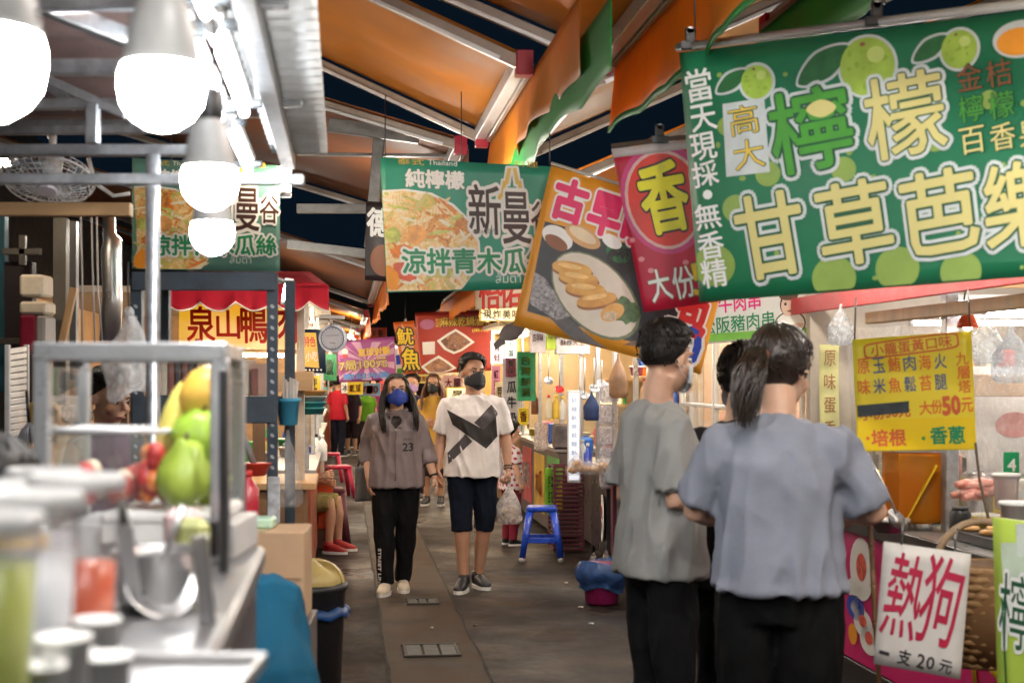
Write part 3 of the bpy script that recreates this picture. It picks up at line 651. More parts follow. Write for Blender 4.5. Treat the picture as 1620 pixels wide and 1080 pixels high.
for u in (2.9, 3.45, 4.0): ubox(MB(), u-.02, u+.02, 7.60, 7.68, .9, 1.8, OFFW).build('upright', ls)
# things on the counter of the hot dog stall
def jar(u, y, z, r, h, m, cap, label, grp=None):
    t = thing('jar', label, 'jar', U(u, y, z), 0, grp)
    k = MB(); k.lathe([(r*.9,0),(r,.01),(r,h*.78),(r*.75,h*.9),(r*.7,h*.92)], U(u, y, z), m, 18); k.build('body', t)
    k = MB(); k.lathe([(r*.78,h*.9),(r*.8,h*.92),(r*.8,h),(0,h)], U(u, y, z), cap, 18); k.build('lid', t); return t
def tub(name, c, r0, r1, h, m, label, cat, rim=None, fill=None, grp=None):
    t = thing(name, label, cat, c, 0, grp)
    k = MB(); k.lathe([(0,.002),(r0,.0),(r1,h),(r1+.006,h),(r1+.006,h-.012),(r1,h-.014)], c, m, 22); k.lathe([(r1-.003,h),(r0-.003,.006)], c, m, 22); k.build('tub', t)
    if rim: k = MB(); k.ring([V(c)+V((r1*cos(a), r1*sin(a), h)) for a in [2*pi*i/22 for i in range(23)]], .007, rim, n=6, caps=False); k.build('rim', t)
    if fill: k = MB(); k.lathe([(r1*.95,h*.75),(r1*.6,h*.86),(0,h*.9)], c, fill, 18); k.build('filling', t)
    return t
TEA = clear('amber acrylic', (.85,.45,.06), .35, .05); 
c = P(1453, 826, 6.35); bx = thing('tea_tank', 'amber acrylic batter tank on the hot dog counter under the yellow price sign', 'tank', c, ALLEY)
k = MB(); k.box(c+V((0,.05,.155)), (.235,.2,.31), TEA, R=AR); k.build('tank', bx)
k = MB(); k.box(c+V((0,.05,.12)), (.215,.18,.22), mat('yellow batter', (.70,.45,.04), .3, var=.25, scale=6), R=AR); k.build('batter', bx)
k = MB(); k.box(c+V((0,.05,.325)), (.25,.215,.02), STEEL, R=AR); k.build('lid', bx)
k = MB(); k.bar(c+V((-.07,-.06,.02)), c+V((.06,-.07,.26)), .035, .006, YEL); k.build('scraper', bx)
tub('steel_bowl', P(1405, 842, 6.0), .05, .085, .06, STEEL, 'round steel bowl on the counter edge right of the woman\'s elbow', 'bowl')
t = thing('strainer', 'steel strainer with long handle leaning on the amber tank', 'strainer', P(1425, 800, 5.95))
k = MB(); k.lathe([(0,-.03),(.03,-.022),(.05,0),(.054,.002)], P(1420,822,5.9), STEEL, 20, axis=V((.5,-.6,.6)).normalized()); k.build('basket', t)
k = MB(); k.ring([P(1418,812,5.9), P(1395,760,5.95), P(1372,718,6.0)], .006, STEEL, n=8); k.build('handle', t)
jar(2.62, 6.05, .905, .045, .13, BLACK, BLACK, 'black sauce jar beside the bamboo pole on the hot dog counter')
jar(2.56, 6.55, .905, .05, .15, WHITE, WHITE, 'white plastic jar behind the woman\'s elbow on the hot dog counter')
pk = ramp('pink sausages', [(.62,.10,.08),(.80,.32,.26),(.85,.50,.42)], 18, 'noise', .35, coat=.3)
t = thing('sausage_tray', 'heap of pink sausages in clear film above the wicker basket', 'food', P(1552, 800, 5.6)); R = random.Random(4)
for i in range(14):
    c = P(1552, 792, 5.6)+V((R.uniform(-.07,.07), R.uniform(-.05,.05), R.uniform(0,.07))); a = R.uniform(-.6,.6)
    k = MB(); k.ring([c+V((-.05*cos(a),-.05*sin(a),0)), c+V((0,0,.008)), c+V((.05*cos(a),.05*sin(a),0))], [.012,.017,.012], pk, n=8); k.build('sausage', t)
k = MB(); k.sheet(lambda a, b: P(1552,792,5.6)+V((-.10+.2*a, -.08+.16*b, .03+.075*sin(pi*a)*sin(pi*b)+.006*sin(a*30+b*12))), 18, 12, FILM); k.build('film', t)
tub('clear_tub', P(1592, 805, 5.4), .04, .048, .13, clear('clear tub', (.95,.9,.9), .4, .1), 'clear tub of white dough right of the pink sausages', 'tub', WHITE)
tub('sauce_tub', P(1608, 838, 5.0), .045, .055, .10, WHITE, 'white tub at the right edge above the lime green sign', 'tub')
c = P(1600, 735, 5.55); t = thing('label_card', 'small green card with a white mark fixed to the glass at the right edge', 'card', c)
k = MB(); k.box(c, (.064,.004,.10), mat('green card', (.01,.33,.12), .4), R=AR); k.build('card', t)
k = MB(); text_on(k, '4', lambda x, y, dz: c+V((x*.03-dz*.1, -.004-dz, y*.045)), [(.03, PWHITE, .001)]); k.build('print', t)
c = P(1588, 665, 6.6); t = thing('meat_photo', 'round photo of pink meat on the white board at the right', 'picture', c)
k = MB(); k.box(c, (.36,.006,.5), mat('poster paper', (.75,.72,.70), .4), R=AR); k.build('paper', t)
k = MB(); k.poly([c+AR@V((.09*cos(a)*1.05+.05, -.006, .06*sin(a)-.02)) for a in [2*pi*i/24 for i in range(24)]], ramp('meat print', [(.30,.05,.06),(.55,.20,.18),(.70,.45,.40)], 9, 'noise')); k.build('print', t)
# sandal lamp shade
t = thing('heat_lamp', 'small orange-red heat lamp shade by the post of the hot dog stall', 'lamp', P(1530, 520, 6.1))
k = MB(); k.lathe([(.045,0),(.043,.02),(.03,.045),(.012,.062),(.0,.064)], P(1531,518,6.1), mat('orange shade', (.75,.10,.02), .4), 20); k.build('shade', t)
k = MB(); k.ball(P(1531,516,6.1), .02, emit('lit warm bulb', (1,.75,.45), 25), 12); k.build('bulb', t)
k = MB(); k.ring([P(1531,500,6.1), P(1524,480,6.1), P(1531,440,6.15)], .004, BLACK, n=6); k.build('cord', t)
# stickers on the magenta panel
def panel_pt(y, z, o=0): return U(2.460-o, y, z)
R = random.Random(12)
def onpanel(px, py):              # point of the panel behind a photo pixel
    a = (px-810)/F; Y = 2.46/(a+.1178); return Y, CAMZ+(HZ-py)/F*Y
t = thing('panel_sticker', 'cartoon food stickers and yellow brush stroke on the magenta stall front', 'sticker', panel_pt(6, .3, .003), ALLEY)
for px, py, w_, h_, m in ((1364,900,.13,.30,PWHITE),(1354,960,.10,.12,BLU),(1358,962,.08,.08,PWHITE),(1366,985,.10,.13,PWHITE),(1376,1012,.10,.14,PWHITE),(1350,1002,.05,.10,ORP),(1352,930,.08,.10,PWHITE)):
    Y, z = onpanel(px, py); k = MB(); n = 24
    k.poly([panel_pt(Y+w_*cos(2*pi*i/n)*1.2, z+h_/2*sin(2*pi*i/n), .003) for i in range(n)], m)
    if m is PWHITE and h_ > .12:
        k.poly([panel_pt(Y+w_*.5*cos(2*pi*i/n), z+h_*.22*sin(2*pi*i/n)+.01, .005) for i in range(n)], mat('candy print', (.80,.12,.08), .4, var=.7, scale=40))
    k.build('sticker', t)
for px, py, L, a in ((1540,1040,.24,1.35),(1560,985,.16,.1),(1574,1060,.10,.3)):
    Y, z = onpanel(px, py); k = MB(); d = V((0,cos(a),sin(a)))
    k.ring([panel_pt(Y-d.y*L/2, z-d.z*L/2, .004), panel_pt(Y+d.y*L/2, z+d.z*L/2, .004)], (.004,.022), YEL, n=10, side=V((1,0,0))); k.build('stroke', t)
# ------------------------------------------------------------------ second stall on the right: skewers behind glass
t = thing('food_stall', 'skewer stall with glass case and warm-lit shelves under the white banner', 'stall', U(3.0, 9.2, 0), ALLEY)
PINK = mat('pale pink board', (.62,.42,.34), .5, var=.12)
ubox(MB(), 2.30, 3.2, 8.1, 9.9, .88, .92, STEEL).build('worktop', t)
ubox(MB(), 2.34, 3.2, 8.15, 9.9, .08, .875, mat('white counter panel', (.62,.66,.68), .4, var=.1, dirt=.3)).build('counter_body', t)
for y in (8.12, 9.0, 9.88): ubox(MB(), 2.33, 2.37, y-.02, y+.02, .92, 2.25, ALU).build('post', t)
for z in (1.18, 1.40): ubox(MB(), 2.335, 2.365, 8.14, 9.86, z-.012, z+.012, ALU).build('rail', t)
ubox(MB(), 2.345, 2.355, 8.15, 9.86, .93, 1.85, GLASS).build('glass_pane', t)
ubox(MB(), 2.37, 3.3, 8.10, 8.115, .93, 1.85, clear('foggy glass', (.98,.93,.90), .22, .1)).build('glass_pane', t)
ubox(MB(), 3.6, 3.66, 8.0, 10, 0, 2.2, PINK).build('back_wall', t); ubox(MB(), 2.5, 3.6, 9.95, 10.0, 0, 2.2, PINK).build('side_wall', t)
for u in (2.6, 2.95, 3.3): ubox(MB(), u-.015, u+.015, 8.06, 8.09, .93, 1.85, WHITE).build('window_bar', t)
for z in (1.05, 1.32): ubox(MB(), 2.38, 3.5, 8.06, 8.09, z-.014, z+.014, WHITE).build('window_bar', t)
ubox(MB(), 2.2, 3.6, 8.05, 10, 2.2, 2.25, mat('pale canopy', (.66,.55,.42), .5)).build('roof', t)
tube_lamp(U(2.6, 8.5, 2.0), U(3.5, 8.5, 2.0), 'tube under the roof of the skewer stall', WTUBE, group='tubes in the right hand stalls')
tube_lamp(U(2.6, 9.5, 2.0), U(3.5, 9.5, 2.0), 'second tube under the roof of the skewer stall', WTUBE, group='tubes in the right hand stalls')
c = P(1126, 880, 7.95)
t = thing('poster', 'square dark food poster on the counter front between the two customers', 'poster', c, ALLEY)
k = MB(); k.box(c, (.20,.012,.62), mat('poster sheet', (.55,.62,.70), .4), R=AR); k.build('panel', t)
for i, m in enumerate((ramp('moss print', [(.02,.04,.01),(.12,.20,.03),(.30,.34,.10)], 12, 'voronoi'), ramp('black stew print', [(.01,.01,.01),(.05,.05,.05),(.25,.22,.2)], 10, 'voronoi'), mat('grey poster print', (.35,.42,.48), .4))):
    k = MB(); k.box(c+V((0,-.012,-.20+.19*i)), (.17,.006,.17), m, R=AR); k.build('picture', t)
# ------------------------------------------------------------------ third stall on the right: stainless cart with posts
t = thing('food_stall', 'stainless fried-food cart with slim posts and maroon counter edge right of the blue stool', 'stall', U(2.6, 11.6, 0), ALLEY)
cart = t
MET = mat('worn stainless panel', (.24,.22,.21), .3, .8, var=.35, scale=3, bump=.08, bscale=14)
ubox(MB(), 2.14, 3.0, 10.35, 12.75, .14, .80, MET).build('counter_body', t)
ubox(MB(), 2.08, 3.02, 10.3, 12.8, .83, .865, STEEL).build('worktop', t)
ubox(MB(), 2.06, 2.08, 10.3, 12.8, .79, .87, mat('maroon edge strip', (.20,.02,.04), .3)).build('edge_strip', t)
ubox(MB(), 2.10, 2.138, 11.4, 12.1, .16, .78, mat('dark door', (.07,.06,.06), .3, .6)).build('door', t)
for y in (10.6, 10.85, 11.1): ubox(MB(), 2.085, 2.135, y-.05, y+.05, .2, .78, [MAROON, BLACK, MAROON][int((y-10.5)*4)%3]).build('tray_rack', t)
for y, u in ((10.35,2.12),(11.15,2.12),(11.9,2.12),(12.75,2.12),(12.75,2.9),(10.4,2.9)): ubox(MB(), u-.018, u+.018, y-.018, y+.018, .865, 2.02, STEEL).build('post', t)
ubox(MB(), 2.02, 3.1, 10.2, 12.85, 2.02, 2.06, ALU).build('roof', t)
ubox(MB(), 2.06, 2.085, 10.25, 12.8, 1.93, 2.01, ALU).build('fascia', t)
ubox(MB(), 2.9, 2.94, 10.35, 12.75, .87, 2.0, mat('tan back board', (.50,.34,.20), .5, var=.3, scale=4)).build('back_board', t)
ubox(MB(), 2.86, 2.89, 10.4, 12.7, 1.72, 1.86, mat('green board', (.02,.24,.09), .5)).build('green_strip', t)
for z in (1.32, 1.58): ubox(MB(), 2.55, 2.88, 11.9, 12.7, z-.012, z+.012, WOODX).build('shelf_board', t)
ubox(MB(), 2.13, 2.14, 11.2, 11.85, .87, 1.25, GLASS).build('glass_pane', t)
ubox(MB(), 2.13, 2.85, 12.70, 12.71, .87, 1.35, GLASS).build('glass_pane', t)
for x in (2.2, 2.9):
    for y in (10.5, 12.6): k = MB(); c = U(x, y, .07); k.ring([c+V((-.015,0,0)), c+V((.015,0,0))], .07, BLACK, n=16); k.build('caster', t)
tube_lamp(U(2.35, 10.5, 1.97), U(2.35, 11.6, 1.97), 'front tube under the roof of the stainless cart', group='tubes in the right hand stalls')
tube_lamp(U(2.45, 11.8, 1.97), U(2.45, 12.7, 1.97), 'rear warm tube under the roof of the stainless cart', WTUBE, group='tubes in the right hand stalls')
c = P(913, 827, 12.0); d = V((-1,-.55,0)).normalized()
t = thing('sticker', 'round white sticker with red print on the dark cart door', 'sticker', c, ALLEY)
ctr = U(2.095, 11.55, .44)
k = MB(); k.ring([ctr, ctr+V((-.006,0,0))], [(.185,.19)]*2, PWHITE, n=32, side=V((0,1,0))); k.build('disc', t)
k = MB(); text_on(k, '雞蛋', lambda x, y, dz: ctr+V((-.009, -x*.2, .05+y*.10)), [(.03, RED, 0)]); text_on(k, '糕小吃', lambda x, y, dz: ctr+V((-.009, -x*.24, -.065+y*.09)), [(.03, INK, 0)]); k.build('print', t)
# goods of the cart
t = thing('menu_lightbox', 'tall narrow white lit menu board on the cart counter', 'light box', U(2.10, 11.5, .87), ALLEY)
k = MB(); c = P(908, 690, 11.45); k.box(c, (.105,.03,.74), ALU, R=AR); k.build('frame', t)
k = MB(); k.box(c+V((0,-.018,0)), (.085,.006,.70), emit('lit menu face', (.80,.88,1), .16), R=AR); k.build('panel', t)
k = MB()
for i in range(9): text_on(k, '香酥雞排'[i%4]+'花枝丸甜'[(i*3)%4], lambda x, y, dz, i=i: c+V((x*.04, -.026, .29-.07*i+y*.035)), [(.0, mat('pale blue print', (.06,.12,.30), .5, bump=0), 0)])
k.build('print', t)
k = MB(); cc = P(963, 700, 11.2)
t = thing('wrapped_stack', 'stack of film-wrapped paper cups standing on the cart', 'wrapped stack', cc, 0)
for i in range(5): k = MB(); k.box(P(963, 757-34*i, 11.2)+V((.006*sin(i*2),0,0)), (.14,.12,.155), clear('crinkled wrap', (.86,.84,.88), .75, .2, 1.0, 26), R=AR, bev=.02); k.build('pack', t)
R = random.Random(6)
def bottle(c, r, h, m, cap, label, grp=None):
    t = thing('bottle', label, 'bottle', c, 0, grp)
    k = MB(); k.lathe([(r*.9,0),(r,.012),(r,h*.62),(r*.5,h*.78),(r*.32,h*.84),(r*.32,h*.9)], c, m, 14); k.build('body', t)
    k = MB(); k.lathe([(r*.38,h*.88),(r*.38,h),(0,h)], c, cap, 10); k.build('cap', t); return t
for i, (px, py, Y, m, cap, lab) in enumerate(((868,662,13.2,mat('cream bottle', (.72,.66,.5),.4),RED,'cream sauce bottle with red cap on the wooden shelf of the cart'),(880,662,13.2,mat('mustard bottle', (.75,.5,.05),.4),YEL,'mustard bottle in the middle of the cart shelf'),(890,664,13.2,WHITE,YEL,'white bottle with yellow cap on the cart shelf'),(846,655,13.6,mat('brown bottle', (.2,.07,.03),.3),RED,'brown sauce bottle left of the mustard bottle'),(930,745,11.2,BLUEP,WHITE,'blue drink bottle behind the lit menu board'),(922,738,11.5,WHITE,WHITE,'white paper-covered bottle beside the lit menu board'))): bottle(P(px, py, Y), .035, .22, m, cap, lab)
for i in range(10):
    k = MB(); c = P(905+8*i+R.uniform(-3,3), 742+R.uniform(-6,10), 11.0); k.sheet(bagf(c+V((0,0,.12)), .06, .05, .13), 16, 10, FILM); k.ball(c+V((0,0,.03)), (.045,.035,.03), ramp('fried food', [(.25,.10,.03),(.5,.26,.10),(.62,.40,.22)], 30, 'noise'), 8)
    k.build('food_bag', None, 'clear bag of fried snacks, '+'first second third fourth fifth sixth seventh eighth ninth tenth'.split()[i]+' from the left on the cart counter', 'food bag', 'bags of fried snacks on the cart')
for i, (px, py, m, lab) in enumerate(((832,595,(.01,.28,.10),'green drinks box standing on the roof rail left of the cart'),(851,558,(.55,.5,.52),'grey pink carton on top of the cart rail'),(876,553,(.45,.62,.04),'yellow green carton on top of the cart rail'),(905,560,(.62,.62,.66),'white sign box above the cart posts'))):
    c = P(px, py, 12.6 if i else 13.4); t = thing('carton', lab, 'carton', c); w_ = (.17,.13,.15,.30)[i]; h_ = (.46,.27,.25,.20)[i]
    k = MB(); k.box(c+V((0,0,h_/2 if i else 0)), (w_,.12,h_), mat('carton %s' % 'abcd'[i], m, .4, var=.35, scale=7), R=AR); k.build('box', t)
    k = MB()
    if i: text_on(k, ['','古早味','珍饌','酥炸大王'][i], lambda x, y, dz: c+V((x*w_*.7, -.085, h_/2+y*h_*.25)), [(.01, RED, 0)])
    else:
        for j, ch in enumerate('台灣鮮果'): text_on(k, ch, lambda x, y, dz: c+V((x*.09, -.09, .15-.10*j+y*.08)), [(.01, YEL, 0)])
    k.build('print', t)
# brown crates, green sign by the cart
for i in range(5):
    c = U(2.02, 12.95, .02+.155*i); t = thing('crate', ['bottom maroon crate of the stack beside the blue stool','second maroon crate from the ground beside the blue stool','middle maroon crate beside the blue stool','maroon crate below the top one beside the blue stool','top maroon crate of the stack beside the blue stool'][i], 'crate', c, ALLEY, 'maroon crates stacked by the cart')
    for z in (.015,.055,.095,.135):
        k = MB()
        for q in (-1,1): k.box(c+AR@V((q*.13,0,z)), (.012,.30,.022), MAROON, R=AR); k.box(c+AR@V((0,q*.15,z)), (.26,.012,.022), MAROON, R=AR)
        k.build('slat', t)
    for qx in (-1,1):
        for qy in (-1,1): k = MB(); k.box(c+AR@V((qx*.132,qy*.152,.075)), (.022,.022,.15), MAROON, R=AR); k.build('corner', t)
c = P(876, 775, 12.9); t = thing('standing_sign', 'green and yellow standing sign behind the blue stool', 'sign', c, ALLEY)
k = MB(); k.box(c, (.16,.02,.40), mat('leaf green sign', (.16,.42,.03), .4, var=.4, scale=5), R=AR); k.build('board', t)
k = MB(); text_on(k, '手工', lambda x, y, dz: c+V((x*.05-.03, -.016, y*.10+.08)), [(.02, INK, 0)]); text_on(k, '豆花', lambda x, y, dz: c+V((x*.05-.03, -.016, y*.10-.06)), [(.02, INK, 0)]); k.poly([c+V((x, -.014, z)) for x, z in ((.02,-.18),(.075,-.18),(.075,.1),(.03,.02))], YEL); k.build('print', t)

# packs and bottles in rows
cols = [(.62,.06,.03),(.75,.55,.06),(.72,.70,.66),(.04,.10,.40),(.06,.35,.10),(.45,.22,.08),(.75,.30,.05),(.55,.12,.25)]
_cnt = {}
def nth(s):
    _cnt[s] = _cnt.get(s, 0)+1
    return ['nearest ','second ','third ','fourth ','fifth ','sixth ','seventh ','eighth '][_cnt[s]-1]+s
def goods(u0, u1, y0, y1, z, n, where, seed):
    R = random.Random(seed)
    for i in range(n):
        c = U(R.uniform(u0,u1), y0+(y1-y0)*(i+.5)/n, z); q = R.randrange(3); cl = R.choice(cols)
        cn = {cols[0]:'red',cols[1]:'yellow',cols[2]:'white',cols[3]:'blue',cols[4]:'green',cols[5]:'brown',cols[6]:'orange',cols[7]:'pink'}[cl]
        m = mat('%s goods' % cn, cl, .4, var=.3, scale=25)
        if q == 0: bottle(c, .032, R.uniform(.16,.24), m, R.choice([RED,WHITE,YEL]), nth('%s bottle %s' % (cn, where)), 'bottles and packs '+where)
        elif q == 1:
            h = R.uniform(.10,.2); k = MB(); k.box(c+V((0,0,h/2)), (R.uniform(.07,.13),.09,h), m, R=AR, bev=.008); k.build('carton', None, nth('%s carton %s' % (cn, where)), 'carton', 'bottles and packs '+where)
        else: tub('tub', c, .045, .06, .08, m, nth('%s tub %s' % (cn, where)), 'tub', WHITE, None, 'bottles and packs '+where)
# ------------------------------------------------------------------ juice counter in the left foreground
CZ = 1.28
t = thing('juice_counter', 'stainless juice counter with a reflective end panel at the lower left', 'counter', U(-.7, 1.8, 0), ALLEY)
ubox(MB(), -1.6, -.165, .7, 2.50, .0, CZ-.045, mat('counter end panel', (.28,.20,.20), .14, .75, var=.5, scale=4, bump=.1, bscale=10)).build('counter_body', t)
ubox(MB(), -1.62, -.150, .68, 2.52, CZ-.04, CZ, mat('counter top steel', (.30,.30,.31), .35, .8, var=.1), .008).build('worktop', t)
CASEM = mat('case aluminium', (.40,.41,.43), .3, .45, var=.1)
# glass display case
t = thing('display_case', 'steel framed display case with fruit trays on the juice counter', 'display case', U(-.3, 2.3, CZ), ALLEY)
xs = (P(86,0,2.42).x, P(360,0,2.42).x); y0, y1 = 2.36, 2.72; zt = P(0,556,2.36).z
for x in xs:
    for y in (y0, y1):
        dx = -.118*(y-y0); k = MB(); k.bar(V((x+dx, y, CZ if y > 2.5 or x > -.6 else CZ)), V((x+dx, y, zt-.012)), .026 if x < -.6 else .03, .026, CASEM); k.build('post', t)
for y in (y0, y1): dx = -.118*(y-y0); k = MB(); k.bar(V((xs[0]+dx-.013, y, zt)), V((xs[1]+dx+.013, y, zt)), .03, .03, CASEM); k.build('rail', t)
for x in xs: k = MB(); k.bar(V((x, y0+.02, zt)), V((x-.118*(y1-y0), y1-.02, zt)), .026, .026, CASEM); k.build('rail', t)
for x, d in ((xs[1]+.028, -.118),): k = MB(); k.bar(V((x, 2.25, CZ)), V((x, 2.25, zt-.03)), .012, .02, BLACK); k.build('edge_strip', t)
k = MB(); k.box(V(((xs[0]+xs[1])/2-.02, (y0+y1)/2, zt-.03)), (xs[1]-xs[0]-.04, y1-y0-.04, .004), GLASS); k.build('glass_pane', t)
k = MB(); k.box(V((xs[0]-.02, (y0+y1)/2, (CZ+zt)/2)), (.004, y1-y0-.05, zt-CZ-.05), GLASS, R=AR); k.build('glass_pane', t)
k = MB(); k.box(V((xs[1]-.02, (y0+y1)/2, (CZ+zt)/2)), (.004, y1-y0-.05, zt-CZ-.05), GLASS, R=AR); k.build('glass_pane', t)
tz = P(0,806,2.40).z
t = thing('fruit_tray', 'white tray carrying the green guavas inside the display case', 'tray', V((-.55,2.5,tz-.02)))
k = MB(); k.box(V(((P(185,0,2.45).x+P(348,0,2.45).x)/2, 2.50, tz-.012)), (.19,.26,.022), WHITE, bev=.008); k.box(V(((P(185,0,2.45).x+P(348,0,2.45).x)/2, 2.38, tz-.03)), (.19,.012,.05), WHITE); k.build('tray', t)
k = MB(); k.box(V((-.62, 2.52, CZ+.03)), (.30,.22,.06), mat('tray stand', (.6,.6,.6), .4)); k.build('stand', t)
GUA = ramp('guava skin', [(.20,.36,.03),(.36,.50,.06),(.50,.60,.14)], 5, 'noise', .4, 1, .1)
GUA2 = ramp('bright guava skin', [(.20,.40,.03),(.32,.50,.05),(.45,.58,.13)], 5, 'noise', .4, 1, .15)
MNG = ramp('mango skin', [(.72,.30,.04),(.80,.48,.08),(.82,.62,.16)], 3, 'noise', .4, 1, .05)
BAN = ramp('yellow fruit skin', [(.70,.55,.08),(.82,.70,.16),(.85,.78,.35)], 3, 'noise', .4, 1, .05)
def fruit(nm, lab, cat, px, py, Y, prof, m, ax, sc=1, bumps=0):
    c = P(px, py, Y); t = thing(nm, lab, cat, c)
    k = MB(); k.lathe([(r*sc, z*sc) for r, z in prof], c, m, 28, axis=V(ax).normalized())
    if bumps:
        for i, p in enumerate(k.v): q = p-c; k.v[i] = c+q*(1+bumps*noise.noise(q*38))
    k.build('flesh', t)
    k = MB(); a = V(ax).normalized(); z = prof[-1][1]*sc; k.ring([c+a*(z-.006), c+a*(z+.012)], [.004,.003], DWOOD, n=7); k.build('stem', t)
PEAR = [(0,-.052),(.022,-.050),(.040,-.036),(.047,-.014),(.044,.008),(.034,.028),(.024,.044),(.014,.054),(0,.057)]
EGG = [(0,-.046),(.02,-.043),(.036,-.03),(.043,-.006),(.040,.018),(.028,.036),(.014,.046),(0,.048)]
LONG = [(0,-.085),(.012,-.082),(.022,-.06),(.027,-.02),(.026,.02),(.02,.06),(.011,.082),(0,.086)]
fruit('guava', 'pear-shaped yellow-green guava at the front of the white tray', 'guava', 293, 748, 2.40, PEAR, GUA, (.05,0,1), 1.0, .15)
fruit('guava', 'big bright green guava stacked above the pear-shaped one', 'guava', 312, 690, 2.48, EGG, GUA2, (.3,-.2,1), 1.0, .22)
fruit('guava', 'dark green guava at the back right corner of the tray', 'guava', 338, 760, 2.52, EGG, GUA, (.2,.3,1), .9, .6)
fruit('mango', 'ripe orange-yellow mango on top of the fruit pile', 'mango', 323, 620, 2.50, [(r*1.05, z*1.15) for r, z in EGG], MNG, (.55,0,.8), .9)
fruit('papaya', 'slim yellow fruit leaning on the left of the green guavas', 'fruit', 274, 665, 2.50, LONG, BAN, (.30,.1,1), .82)
fruit('mango', 'small orange mango peeping out behind the pear-shaped guava', 'mango', 262, 745, 2.50, EGG, ramp('orange fruit skin', [(.75,.20,.02),(.82,.36,.05)], 4, 'noise', .4), (.1,.1,1), .75)
# clear box of red fruit
c = V((P(190,0,2.5).x, 2.52, CZ+.06)); t = thing('fruit_box', 'clear plastic box full of red wax apples beside the guavas', 'box', c)
z0 = P(0,795,2.5).z; z1 = P(0,680,2.5).z
k = MB(); w_ = .185; R = random.Random(9)
for dx, dy, sx, sy in ((0,-.08,w_,.003),(0,.08,w_,.003),(-w_/2,0,.003,.16),(w_/2,0,.003,.16)): k.box(V((c.x+dx, c.y+dy, (z0+z1)/2)), (sx, sy, z1-z0), GLASS)
k.build('walls', t)
k = MB(); k.ring([V((c.x+x, c.y+y, z1)) for x, y in ((-w_/2,-.08),(w_/2,-.08),(w_/2,.08),(-w_/2,.08),(-w_/2,-.08))], .006, mat('clear rim', (.7,.7,.74), .2), n=6); k.build('rim', t)
AP = ramp('wax apple skin', [(.35,.02,.03),(.55,.06,.06),(.70,.25,.18)], 6, 'noise', .3, 1, 0, coat=.3); AP2 = mat('cut fruit', (.75,.58,.45), .4, var=.2)
t2 = t
for i in range(30):
    p = V((c.x+R.uniform(-.075,.075), c.y+R.uniform(-.06,.06), z0+.015+R.uniform(0,.045)))
    k = MB(); k.ball(p, (.017,.017,.020), AP if i%5 else AP2, 10); k.build('wax_apple', t2)
for i in range(16):
    p = P(R.uniform(228,258), R.uniform(715,780), R.uniform(2.4,2.5)); k = MB(); k.ball(p, (.016,.016,.019), AP if i%3 else mat('orange piece', (.78,.25,.08), .4), 10)
    k.build('wax_apple', None, 'small red wax apple loose in the heap between the clear box and the guavas', 'wax apple', 'wax apples heaped beside the clear box')
# drink cups
CUPM = clear('cup plastic', (.97,.97,.98), .11, .08); LIDM = mat('white lid', (.52,.52,.52), .35, trans=.5)
def cup(px, py, Y, fill, fh, lab, r=.044):
    c = P(px, py, Y); h = c.z-CZ-.004; b = V((c.x, c.y, CZ+.003)); t = thing('drink_cup', lab, 'cup', b, 0, 'drink cups on the juice counter')
    k = MB(); k.lathe([(r*.72,.0),(r*.74,.006),(r,h-.012),(r*1.02,h-.012)], b, CUPM, 28); k.build('cup', t)
    k = MB(); k.lathe([(r*1.02,h-.014),(r*1.07,h-.012),(r*1.07,h-.002),(r*1.0,h+.002),(r*.95,h+.003),(r*.92,h-.003),(0,h-.003)], b, LIDM, 28); k.build('lid', t)
    k = MB(); k.lathe([(r*.70,.004),(r*.72,.008),(r*(.74+.26*fh)-.002,h*fh),(0,h*fh)], b, fill, 24); k.build('drink', t)
JG = mat('green juice', (.58,.66,.08), .3, var=.2, trans=.4); JR = ramp('red fruit ice', [(.45,.03,.01),(.66,.10,.03),(.80,.36,.16)], 10, 'noise', .3); JW = mat('pale ice', (.74,.75,.78), .35, var=.1, trans=.4); JP = ramp('guava slices', [(.70,.48,.30),(.78,.62,.45),(.7,.3,.2)], 12, 'noise', .3)
cup(-34, 812, 1.13, JG, .80, 'cup of yellow-green juice nearest to the camera at the left edge', .048)
cup(44, 778, 1.31, JW, .72, 'cup of pale ice behind the yellow-green cup', .047)
cup(122, 752, 1.50, JR, .55, 'cup of red fruit ice, rightmost in the row', .047)
cup(20, 762, 1.56, ramp('mango ice', [(.80,.45,.05),(.85,.62,.15)], 8, 'noise', .3), .7, 'white-lidded cup at the left edge of the back row')
cup(70, 742, 1.74, JW, .6, 'farthest white-lidded cup touching the display case')
# paper cups, tools, tray
for i, (px, py, Y) in enumerate(((112,1010,1.32),(152,985,1.40),(100,1040,1.22),(168,1030,1.30),(60,1050,1.18))):
    c = P(px, py, Y); b = V((c.x, c.y, CZ+.002)); k = MB(); h = .050+.016*(i%3)
    k.lathe([(.020,0),(.0225,h),(.0235,h),(.0235,h+.004),(.021,h+.003),(.018,.004),(0,.004)], b, mat('paper cup', (.80,.80,.80), .5), 20)
    k.build('paper_cup', None, ['paper cup in the middle of the white paper cups by the drinks','tallest white paper cup next to the red drink','low white paper cup at the front of the paper cups','white paper cup beside the steel tray','white paper cup at the lower left end'][i], 'paper cup')
t = thing('steel_tray', 'pale steel tray at the bottom edge of the juice counter', 'tray', V((P(270,0,1.5).x, 1.5, CZ)))
c = V((P(262,0,1.42).x, 1.42, CZ+.004)); k = MB(); k.box(c, (.17,.16,.006), STEEL)
for dx, dy, sx, sy in ((0,-.08,.17,.006),(0,.08,.17,.006),(-.085,0,.006,.16),(.085,0,.006,.16)): k.box(c+V((dx,dy,.008)), (sx,sy,.014), STEEL)
k.build('tray', t)
